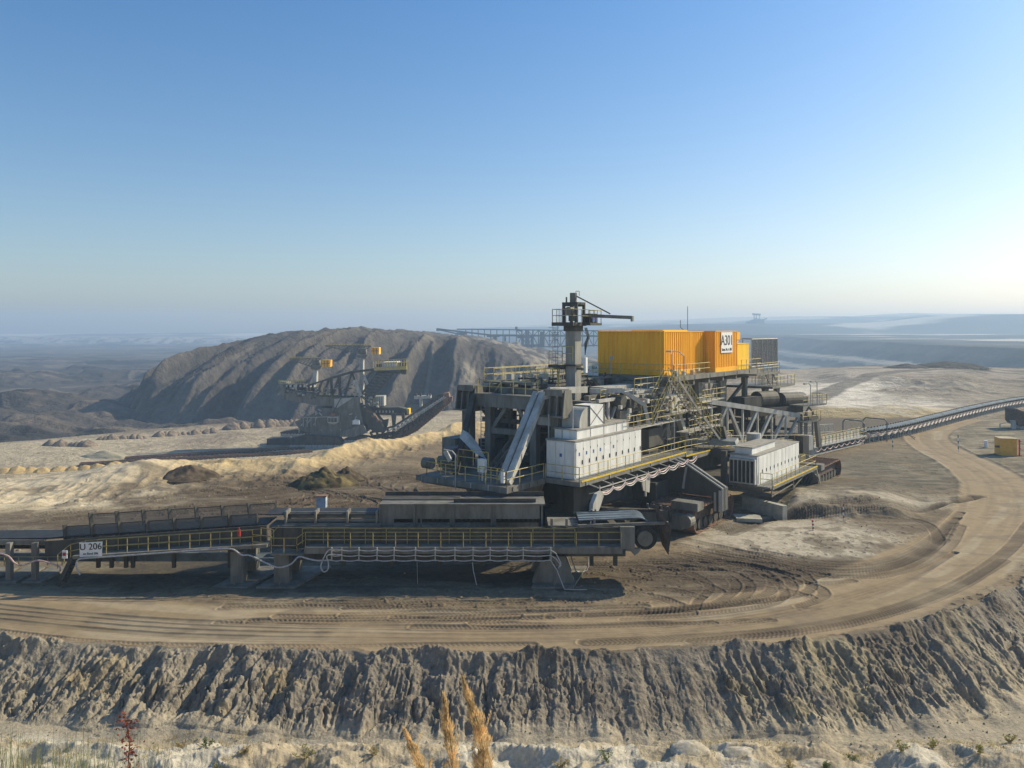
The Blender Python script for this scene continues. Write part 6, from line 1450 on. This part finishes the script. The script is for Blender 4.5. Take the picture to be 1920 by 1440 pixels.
def mounds():
    p = atz(349, 903); o = mound_mesh("soil_pile", 3.3, 2.8, 1.45, 500, M_near, 1.2, 60, .2, (.085, .065, .045), (.14, .105, .07)); place(o, p.x, p.y + 1, gz(p.x, p.y + 1)); tag(o, "dark brown soil pile alone at the edge of the pale sand on the left", "pile")
    p = atz(602, 910); o = mound_mesh("soil_pile", 3.6, 2.7, 1.6, 520, M_near, 1.3, 70, .35, (.075, .06, .035), (.16, .13, .06)); place(o, p.x, p.y + 1, gz(p.x, p.y + 1)); tag(o, "grassy dark soil pile behind the small cabinet, larger of the pair", "pile")
    p = atz(648, 899); o = mound_mesh("soil_pile", 2.2, 2.0, 1.2, 540, M_near, 1.2, 50, .3, (.08, .06, .04), (.12, .095, .06)); place(o, p.x, p.y + 1, gz(p.x, p.y + 1)); tag(o, "small dark soil pile on the right shoulder of the grassy pile", "pile")
    # yellow tipped heaps on the lower bench
    src = [mound_mesh("sand_heap", 2.5, 2.1, 1.25, 560 + 9 * k, M_near, 1.1, 34, .06, (.46, .33, .15), (.40, .29, .14)) for k in range(3)]
    for i, (px, py) in enumerate([(9, 884), (32, 883), (57, 882), (80, 882), (110, 880), (136, 879), (160, 878), (183, 877), (208, 876), (216, 872), (238, 875), (261, 874), (266, 868), (288, 870)]):
        Y = 31.4 * 1500 / (py - HOR); x = (px - 960) * Y / FPX; s = src[i % 3]
        o = s if i < 3 else s.copy()
        if i >= 3: COL.objects.link(o)
        place(o, x, Y, gz(x, Y) - .05, random.uniform(-3, 3), random.uniform(.8, 1.35)); tag(o, "yellow tipped sand heap in the row along the left sand bench", "heap", "yellow sand heaps in a row")
    src = [mound_mesh("spoil_mound", 2.8, 2.3, 2.2, 620 + 9 * k, M_near, 1.6, 34, .10, (.21, .165, .125), (.27, .215, .16)) for k in range(3)]
    L = [(px, 803 - (px - 430) * .045, 1.0) for px in range(436, 560, 10)] + [(px, 815 - (px - 300) * .06, .65) for px in range(300, 400, 11)] + [(px, 822 - (px - 187) * .04, .6) for px in range(190, 275, 10)] + [(px, 834, .75) for px in range(95, 172, 10)]
    for i, (px, py, s_) in enumerate(L):
        Y = 31.2 * 1500 / (py - HOR); x = (px - 960) * Y / FPX; s = src[i % 3]
        o = s if i < 3 else s.copy()
        if i >= 3: COL.objects.link(o)
        place(o, x, Y, gz(x, Y) - .1, random.uniform(-.8, .8), s_ * random.uniform(.7, 1.35)); tag(o, "brown tipped spoil mound in the row at the foot of the furrowed heap", "mound", "brown spoil mounds along the bench edge")
    # long low dry bank on the pale bench
    Y = 31 * 1500 / (852 - HOR); x = (195 - 960) * Y / FPX
    o = mound_mesh("sand_bank", 6.2, 2.4, 1.7, 700, M_near, 1.5, 40, .06, (.36, .32, .22), (.40, .35, .25)); place(o, x, Y, gz(x, Y)); tag(o, "long low pale sand bank behind the row of yellow heaps", "bank")
    # dark stockpiles beyond the belt
    p = atz(1775, 701); o = mound_mesh("coal_stockpile", 15, 9, 2.2, 720, M_far, 1.6, 50, .2, (.06, .058, .05), (.085, .08, .065)); place(o, p.x, p.y, gz(p.x, p.y)); tag(o, "long dark stockpile on the far right rim above the white sand", "stockpile")
    p = atz(1700, 703); o = mound_mesh("coal_stockpile", 8, 5, 1.6, 740, M_far, 1.4, 40, .2, (.09, .085, .075), (.11, .10, .09)); place(o, p.x, p.y, gz(p.x, p.y)); tag(o, "low grey stockpile left of the long dark one on the far rim", "stockpile")
    # white mounds in the immediate foreground
    for px, py, rx, h, lab in ((1292, 1437, 1.15, .75, "rounded white sand hummock at the bottom edge, left of two"), (1392, 1436, 1.2, .8, "rounded white sand hummock at the bottom edge, right of two"), (1525, 1432, 1.9, .8, "rough crusted white sand hump at the bottom right")):
        Y = 34.0; x = (px - 960) * Y / FPX
        o = mound_mesh("sand_hummock", rx * .65, .7, h * .34, int(px), M_near, 1.7, 46, .05 if px < 1500 else .35, (.38, .335, .25), (.47, .43, .35)); place(o, x, Y, gz(x, Y) + .02); tag(o, lab, "hummock")
mounds()
def furniture():
    # strips of rail track on the lower bench
    for (a, b, lab) in (((235, 859), (570, 838), "rusty track strip on the lower bench, nearer the heap"), ((150, 870), (585, 846), "rusty track strip on the lower bench, nearer the yellow sand")):
        Y1 = 31.2 * 1500 / (a[1] - HOR); Y2 = 31.2 * 1500 / (b[1] - HOR); p = Vector(((a[0] - 960) * Y1 / FPX, Y1, -14.7)); q = Vector(((b[0] - 960) * Y2 / FPX, Y2, -14.7))
        R = thing("rail_track", p, lab, "track")
        d = (q - p).normalized(); r = Vector((-d.y, d.x, 0)); m = MB()
        for k in (-.9, .9): m.beam(p + r * k, q + r * k, .35, .5)
        build("rail", m, RUST, R)
        m = MB(); n = int((q - p).length / 1.1)
        for i in range(n): c = p.lerp(q, i / n) - Vector((0, 0, .2)); m.beam(c - r * 1.7, c + r * 1.7, .5, .25)
        build("sleeper", m, RUSTD, R)
    # concrete blocks
    p0 = Vector((20.4, 74.0, 0)); p1 = Vector((23.7, 70.6, 0)); d = (p1 - p0).normalized(); r = Vector((-d.y, d.x, 0)); L = (p1 - p0).length
    A = Vector(((1392 - 960) * 74 / FPX, 74.2, 0)); B = Vector(((1467 - 960) * 70 / FPX, 69.9, 0)); d = (B - A).normalized(); r = Vector((-d.y, d.x, 0)); L = (B - A).length
    T = lambda a, b, z: A + d * a + r * b + Vector((0, 0, z))
    R = thing("concrete_wall", A, "low wall of pale concrete blocks beside the crawler", "wall")
    n = 3
    for i in range(n):
        m = MB(T); m.box(L * i / n + .012, L * (i + 1) / n - .012, 0, .55, -.1, 1.22); build("block", m, CONC, R)
    m = MB(); c = atz(1400, 974); m.prism([(c.x - 1.1, c.y - .8, 0), (c.x + 1.0, c.y - 1.2, 0), (c.x + 1.3, c.y + .5, 0), (c.x - 1.0, c.y + .9, 0)], (0, 0, .3)); o = build("concrete_slab", m, CONC, None, (c.x, c.y, 0)); tag(o, "flat concrete slab lying on the pale sand in front of the concrete wall", "slab")
    # marker posts
    for px, py, h, red, lab in ((1525, 995, .85, True, "short leaning red and white stake beside the concrete wall"), (1582, 978, 1.5, True, "tall thin red and white pole in front of the cut bank"), (1674, 843, 1.9, False, "white marker post beside the start of the pale belt conveyor"), (1797, 848, 2.3, False, "white marker post inside the bend of the dirt road")):
        p = atz(px, py); g = gz(p.x, p.y); R = thing("marker_post", (p.x, p.y, g), lab, "marker post")
        le = .08 if h < 1 else .02
        n = 6
        for col, par in ((SIGNW, 0), (RED if red else BLACK, 1)):
            m = MB()
            for i in range(n):
                if i % 2 == par: m.wt(Vector((p.x - le * h * i / n, p.y, g + h * i / n)), Vector((p.x - le * h * (i + 1) / n, p.y, g + h * (i + 1) / n)), .055 if h > 1 else .08, 8)
            build("white_band" if par == 0 else ("red_band" if red else "black_band"), m, col, R)
    # small cabinet behind the station
    p = atz(602, 953); R = thing("switch_cabinet", (p.x, p.y, 0), "small pale blue cabinet with a rusty lid in the muddy ground behind the conveyor", "cabinet")
    m = MB(); m.box(p.x - .45, p.x + .42, p.y, p.y + .7, .0, 1.05); build("body", m, mat("pale_blue", (.42, .50, .58), .6), R); m = MB(); m.box(p.x - .52, p.x + .5, p.y - .06, p.y + .76, 1.05, 1.14); build("lid", m, RUST, R)
    # yellow cabin on the right
    p = atz(1907, 856); a = math.radians(-14)
    T = lambda x, y, z: Vector((p.x + x * math.cos(a) - y * math.sin(a), p.y + x * math.sin(a) + y * math.cos(a), z))
    R = thing("site_box", (p.x, p.y, 0), "yellow steel equipment box standing beside the dirt road at the right edge", "equipment box")
    YB = mat("box_yellow", (.78, .40, .05), .55, nscale=2, namt=.1)
    m = MB(T); m.box(-2.0, 0, 0, 2.2, .05, 2.25); build("body", m, YB, R)
    m = MB(T); m.box(-2.08, .08, -.08, 2.28, 2.25, 2.34); build("lid", m, mat("box_lid", (.45, .36, .2), .7), R)
    m = MB(T); m.box(-2.05, -1.85, -.03, 0, 0, .1); m.box(-.2, .03, -.03, 0, 0, .1); m.beam((-2.5, .3, 1.2), (-2.0, .3, 1.2), .25); build("bracket", m, STEELD, R)
    m = MB(T); m.box(.35, .5, .4, .55, 0, 2.2); m.box(.3, .6, .35, .6, 1.9, 2.0); m.box(.3, .6, .35, .6, .95, 1.05); m.box(.25, .7, .3, .7, 0, .12); o = build("barrier_post", m, RED, None, T(.5, .5, 0)); tag(o, "red post right beside the yellow equipment box", "post")
    m = MB(T); m.tube((-1.3, 8, 0), (-1.3, 8, 1.0), .25, 10); o = build("white_drum", m, SIGNW, None, T(-1.3, 8, 0)); tag(o, "small white drum on the ground behind the yellow box", "drum")
    # carriage at the right edge
    p = atz(1905, 805); x, y = p.x, p.y
    R = thing("hopper_wagon", (x, y, 0), "dark rusty trough of a parked wagon cut off by the right edge", "wagon")
    m = MB(); pf = [(0, 1.3), (.5, .7), (1.6, .55), (6, .55), (6, 2.2), (3, 2.3), (.8, 3.0), (0, 3.3)]
    m.prism([(x + a, y, b) for a, b in pf], (0, 3, 0)); build("trough", m, RUSTD, R)
    m = MB(); m.prism([(x + a, y - .05, b) for a, b in [(0, 3.3), (.15, 3.45), (.95, 3.1), (3.1, 2.45), (3, 2.3), (.8, 3.0)]], (0, 3.1, 0)); build("rim", m, RUST, R)
    m = MB(); m.box(x - .6, x + .1, y + .1, y + .5, .0, 1.5); m.box(x - .75, x + .2, y + .05, y + .5, 1.35, 1.5); m.beam((x - 2.5, y + .3, .9), (x - .6, y + .3, 1.2), .08); m.beam((x - 2.5, y + .3, 0), (x - 2.5, y + .3, .95), .15); m.box(x + 1, x + 6, y + .2, y + 2.8, 0, .55); build("frame", m, STEELL, R)
furniture()

# ------------------------------------------------------------------ plants
def leafmat(name, col, tr=.35):
    m = bpy.data.materials.new(name); m.use_nodes = True; N = m.node_tree.nodes; Lk = m.node_tree.links
    b = N["Principled BSDF"]; b.inputs["Roughness"].default_value = .7
    g = N.new("ShaderNodeNewGeometry"); t = N.new("ShaderNodeTexNoise"); t.inputs["Scale"].default_value = 30; Lk.new(g.outputs["Position"], t.inputs[0])
    r = N.new("ShaderNodeValToRGB"); r.color_ramp.elements[0].position = .35; r.color_ramp.elements[1].position = .65
    r.color_ramp.elements[0].color = (*[c * .55 for c in col], 1); r.color_ramp.elements[1].color = (*col, 1); Lk.new(t.outputs[0], r.inputs[0]); Lk.new(r.outputs[0], b.inputs["Base Color"])
    tl = N.new("ShaderNodeBsdfTranslucent"); Lk.new(r.outputs[0], tl.inputs[0]); mx = N.new("ShaderNodeMixShader"); mx.inputs[0].default_value = tr
    Lk.new(b.outputs[0], mx.inputs[1]); Lk.new(tl.outputs[0], mx.inputs[2]); Lk.new(mx.outputs[0], N["Material Output"].inputs[0]); return m
PLUME = leafmat("plume_straw", (.92, .66, .34), .5); STRAW = leafmat("straw", (.55, .45, .22)); GREEN = leafmat("leaf_green", (.17, .22, .06)); YGREEN = leafmat("leaf_yellow_green", (.36, .33, .08)); REDL = leafmat("leaf_red", (.36, .085, .05)); TWIG = mat("twig_brown", (.20, .12, .07), .8)
def rv(s): return Vector((random.gauss(0, s), random.gauss(0, s), random.gauss(0, s)))
def blade(m, p, d, L, w, bend=.3, seg=3):
    d = d.normalized(); side = d.cross(Vector((random.uniform(-1, 1), random.uniform(-1, 1), .1))).normalized(); c = p.copy(); vs = []
    for i in range(seg + 1):
        t = i / seg; ww = w * (1 - t) * .5 + w * .04
        vs += [c - side * ww, c + side * ww]; dd = (d + Vector((d.x, d.y, -.6)) * bend * t * 1.2).normalized(); c = c + dd * (L / seg)
    m.add(vs, [(2 * i, 2 * i + 1, 2 * i + 3, 2 * i + 2) for i in range(seg)])
def leaf(m, p, d, L, w):
    d = d.normalized(); s = d.cross(Vector((random.uniform(-1, 1), random.uniform(-1, 1), random.uniform(-1, 1)))).normalized() * w / 2; n = d.cross(s).normalized() * w * .15
    m.add([p, p + d * L * .45 + s + n, p + d * L, p + d * L * .45 - s + n], [(0, 1, 2, 3)])
def reeds():
    specs = [([(868, 1272), (884, 1322), (903, 1380), (906, 1440), (900, 1530)], 1.75, 19, 3600, "tallest straw-coloured reed plume at the bottom centre, bent to the left"),
             ([(832, 1302), (838, 1350), (846, 1400), (847, 1440), (840, 1530)], 1.85, 14, 2400, "slim upright reed plume just left of the tallest one"),
             ([(758, 1368), (773, 1400), (790, 1440), (812, 1520)], 1.95, 14, 1800, "lowest reed plume, leftmost of the three at the bottom centre")]
    for pts, Y, hw, n, lab in specs:
        px = smooth(pts, 10); c = [at(a, b, Y) for a, b in px]; gzb = 14.5
        R = thing("reed", (c[-1].x, Y, gzb), lab, "reed", "feathery reed plumes at the bottom edge")
        m = MB(); st = [tuple(v) for v in c] + [(c[-1].x - .01, Y, gzb)]; m.path(st, .0022, 6); build("stem", m, STRAW, R)
        m = MB(); cum = [0]
        for a, b in zip(c[:-1], c[1:]): cum.append(cum[-1] + (b - a).length)
        T = cum[-1]; mpp = Y / FPX
        for i in range(n):
            s = random.random() ** .8 * T; j = int(np.searchsorted(cum, s)) - 1; j = max(0, min(j, len(c) - 2)); t = (s - cum[j]) / max(1e-6, cum[j + 1] - cum[j]); p = c[j].lerp(c[j + 1], t)
            ax = (c[j] - c[j + 1]).normalized()
            lob = .72 + .28 * math.sin(s / T * 37 + Y * 9) ; R_ = hw * mpp * min(1, (s / T) * 2.6 + .10) * lob
            ang = random.uniform(0, 2 * math.pi); rad = R_ * math.sqrt(random.random()); o = Vector((math.cos(ang), math.sin(ang), 0)) * rad
            d = ax * 1.6 + o.normalized() * random.uniform(.1, .7) + rv(.15)
            leaf(m, p + o, d, random.uniform(.007, .014), random.uniform(.0012, .0022))
        for br in range(7):
            s = T * random.uniform(.25, .8); j = int(np.searchsorted(cum, s)) - 1; p = c[j]; sd = random.choice((-1, 1))
            for q in range(60):
                t = q / 60; o = Vector((sd * (.3 + .7 * t) * hw * mpp * 1.05, random.uniform(-.004, .004), .035 * (t - .3) * 1.6)); leaf(m, p + o + rv(.0012), Vector((sd * .3, 0, 1)) + rv(.25), random.uniform(.006, .011), .0018)
        build("plume", m, PLUME, R)
reeds()
def shrub(R, base, H, n, matl, spread, lw, stems=5):
    m = MB(); m2 = MB()
    for k in range(stems):
        d = Vector((random.gauss(0, spread), random.gauss(0, spread), 1)); p = base.copy(); seg = 6; pts = [p.copy()]
        for i in range(seg): p = p + d.normalized() * (H * random.uniform(.75, 1.05) / seg); d += rv(.12); pts.append(p.copy())
        m2.path(pts, H * .008, 4)
        for i in range(n // stems):
            t = random.uniform(.2, 1) * seg; j = min(int(t), seg - 1); q = pts[j].lerp(pts[j + 1], t - j); leaf(m, q + rv(H * .03), Vector((random.gauss(0, 1), random.gauss(0, 1), .4)), lw * random.uniform(.7, 1.4), lw * .55)
    build("foliage", m, matl, R); build("stem", m2, TWIG, R)
def plants():
    # red sapling on the slope below the camera
    Y = 5.0; b = at(243, 1440, Y); g = gz(b.x, Y)
    R = thing("sapling", (b.x, Y, g), "slender sapling with dark red autumn leaves at the bottom left", "sapling")
    line = [at(a, c, Y) for a, c in smooth([(233, 1338), (240, 1368), (243, 1400), (241, 1425), (250, 1470), (256, 1560)], 6)]; line[-1].z = max(g, line[-1].z); line.append(Vector((line[-1].x, Y, g)))
    m = MB(); m.path([tuple(v) for v in line], .004, 5)
    lv = MB()
    for i in range(210):
        j = random.randint(0, len(line) - 5); p = line[j]; t = j / len(line); o = Vector((random.gauss(0, .016 + .02 * (j % 7) / 7), random.gauss(0, .02), random.gauss(0, .012)))
        leaf(lv, p + o, Vector((random.gauss(0, 1), random.gauss(0, 1), random.gauss(0, .7))), random.uniform(.014, .028), random.uniform(.012, .02))
        if i % 9 == 0: m.path([tuple(p), tuple(p + o)], .0015, 4)
    build("stem", m, TWIG, R); build("foliage", lv, REDL, R)
    # grass on the crest of the near slope
    m = MB(); m2 = MB()
    for i in range(1500):
        Y = random.uniform(3.4, 7.0); px = random.gauss(40, 80) if random.random() < .75 else random.uniform(120, 270); px = px if px > -160 else random.uniform(-150, 60)
        x = (px - 960) * Y / FPX; g = gz(x, Y); top = CAMZ - (random.gauss(1428, 30) - HOR) * Y / FPX; L = top - g
        if L < .25 or L > 1.5: continue
        blade(m if random.random() < .6 else m2, Vector((x, Y, g - .02)), Vector((random.gauss(0, .12), random.gauss(0, .12), 1)), L, .009, random.uniform(.05, .3), 5)
    for i in range(40):   # fine straw wisps
        Y = random.uniform(3.5, 6); px = random.uniform(60, 480); x = (px - 960) * Y / FPX; g = gz(x, Y); top = CAMZ - (random.uniform(1370, 1440) - HOR) * Y / FPX
        blade(m2, Vector((x, Y, g - .02)), Vector((random.gauss(0, .1), 0, 1)), top - g, .004, .15, 6)
    o = build("grass", m, GREEN, None, (0, 5, 12)); tag(o, kind='stuff'); o = build("dry_grass", m2, STRAW, None, (0, 5, 12)); tag(o, kind='stuff')
    # small shrubs on the near slope
    S_ = [(570, 1412, .7, YGREEN, "yellow bushy weed on the pale slope, left of the reed plumes"), (1050, 1418, .55, STRAW, "straw-coloured weed just right of the tallest reed plume"), (1138, 1415, .6, GREEN, "green weed on the pale slope right of the reed plumes"), (1690, 1400, .6, YGREEN, "wide yellow-green weed above the white crust at the lower right"), (1748, 1392, .5, YGREEN, "small yellow weed right of the wide one at the lower right"), (1600, 1424, .5, GREEN, "dark green bush at the bottom edge near the right"), (1547, 1430, .35, GREEN, "little green bush between the white hummocks and the dark bush"),
          (385, 1392, .45, GREEN, "green weed above the white sand at the lower left, beside the red sapling"), (340, 1392, .4, STRAW, "dry weed left of the green one at the lower left"), (700, 1405, .45, STRAW, "dry weed on the slope left of the lowest reed plume"), (405, 1437, .45, YGREEN, "yellow weed at the bottom edge on the left"), (1895, 1380, .5, YGREEN, "yellow weed against the right edge at the bottom"), (1838, 1405, .4, YGREEN, "low yellow weed near the right edge"), (895, 1400, .4, GREEN, "dark weed right behind the tallest reed plume"), (1480, 1430, .4, STRAW, "dry weed right of the two white hummocks"), (460, 1400, .35, STRAW, "sparse dry tuft on the pale sand at the lower left")]
    for px, py, H, mt, lab in S_:
        Y = 35.0
        for _ in range(6): x = (px - 960) * Y / FPX; g = gz(x, Y); Y = (CAMZ - g) * FPX / (py + 10 - HOR)
        Y = max(31.5, min(36.6, Y)); x = (px - 960) * Y / FPX; g = gz(x, Y)
        R = thing("weed", (x, Y, g), lab, "weed", "weeds on the near slope")
        shrub(R, Vector((x, Y, g - .05)), H, 150, mt, .55, .09, 7)
    m = MB()
    for i in range(1600):
        Y = random.uniform(33.0, 36.8); px = random.choice((random.uniform(0, 560), random.uniform(0, 1920), random.uniform(1250, 1900))); x = (px - 960) * Y / FPX
        if float(fbm(np.array([x * .6]), np.array([Y * .6]), 3, 800)[0]) < -.02: continue
        g = gz(x, Y)
        for k in range(4): blade(m, Vector((x + random.gauss(0, .06), Y + random.gauss(0, .06), g - .02)), Vector((random.gauss(0, .4), random.gauss(0, .4), 1)), random.uniform(.12, .35), .02, .3, 2)
    o = build("dry_grass", m, STRAW, None, (0, 36, -2)); tag(o, kind='stuff')
    # loose stones and clods strewn over slope and bench
    m = MB()
    for i in range(1500):
        if i < 800: Y = random.uniform(35, 41); x = random.uniform(-28, 26)
        else: Y = random.uniform(44, 80); x = random.uniform(-30, 34)
        if i >= 800:
            xx = np.array([x]); yy_ = np.array([Y]); dr = float(pathdist_(xx, yy_, ROAD)[0][0])
            if dr < 4.2 or float(fbm(xx * .3, yy_ * .3, 3, 900)[0]) < .08: continue
        s = random.uniform(.02, .07) * (1 if i < 800 else 1.3); g = gz(x, Y); c = Vector((x, Y, g + s * .2)); vs = []
        for a in ((1, 0, 0), (-1, 0, 0), (0, 1, 0), (0, -1, 0), (0, 0, 1), (0, 0, -1)): vs.append(c + Vector(a) * s * random.uniform(.6, 1.4) + rv(s * .2))
        m.add(vs, [(0, 2, 4), (2, 1, 4), (1, 3, 4), (3, 0, 4), (2, 0, 5), (1, 2, 5), (3, 1, 5), (0, 3, 5)])
    o = build("stones", m, mat("stone", (.30, .26, .20), .9, nscale=3, namt=.3), None, (0, 50, 0)); tag(o, kind='stuff')
plants()
# ------------------------------------------------------------------ haze
def haze():
    me = bpy.data.meshes.new("haze"); v = [(x, y, z) for x in (-6700, 6700) for y in (-60, 3320) for z in (-90, 86)]
    f = [(0, 1, 3, 2), (4, 6, 7, 5), (0, 4, 5, 1), (2, 3, 7, 6), (0, 2, 6, 4), (1, 5, 7, 3)]
    me.from_pydata(v, [], f); o = bpy.data.objects.new("haze", me); COL.objects.link(o); o['kind'] = 'stuff'
    m = bpy.data.materials.new("haze_air"); m.use_nodes = True; n = m.node_tree
    for x in list(n.nodes):
        if x.type == 'BSDF_PRINCIPLED': n.nodes.remove(x)
    p = n.nodes.new("ShaderNodeVolumePrincipled"); p.inputs["Color"].default_value = (.54, .74, 1.0, 1); p.inputs["Density"].default_value = HAZE_D
    p.inputs["Anisotropy"].default_value = 0.2
    n.links.new(p.outputs[0], n.nodes["Material Output"].inputs["Volume"])
    me.materials.append(m)
HAZE_D = 0.00042
haze()
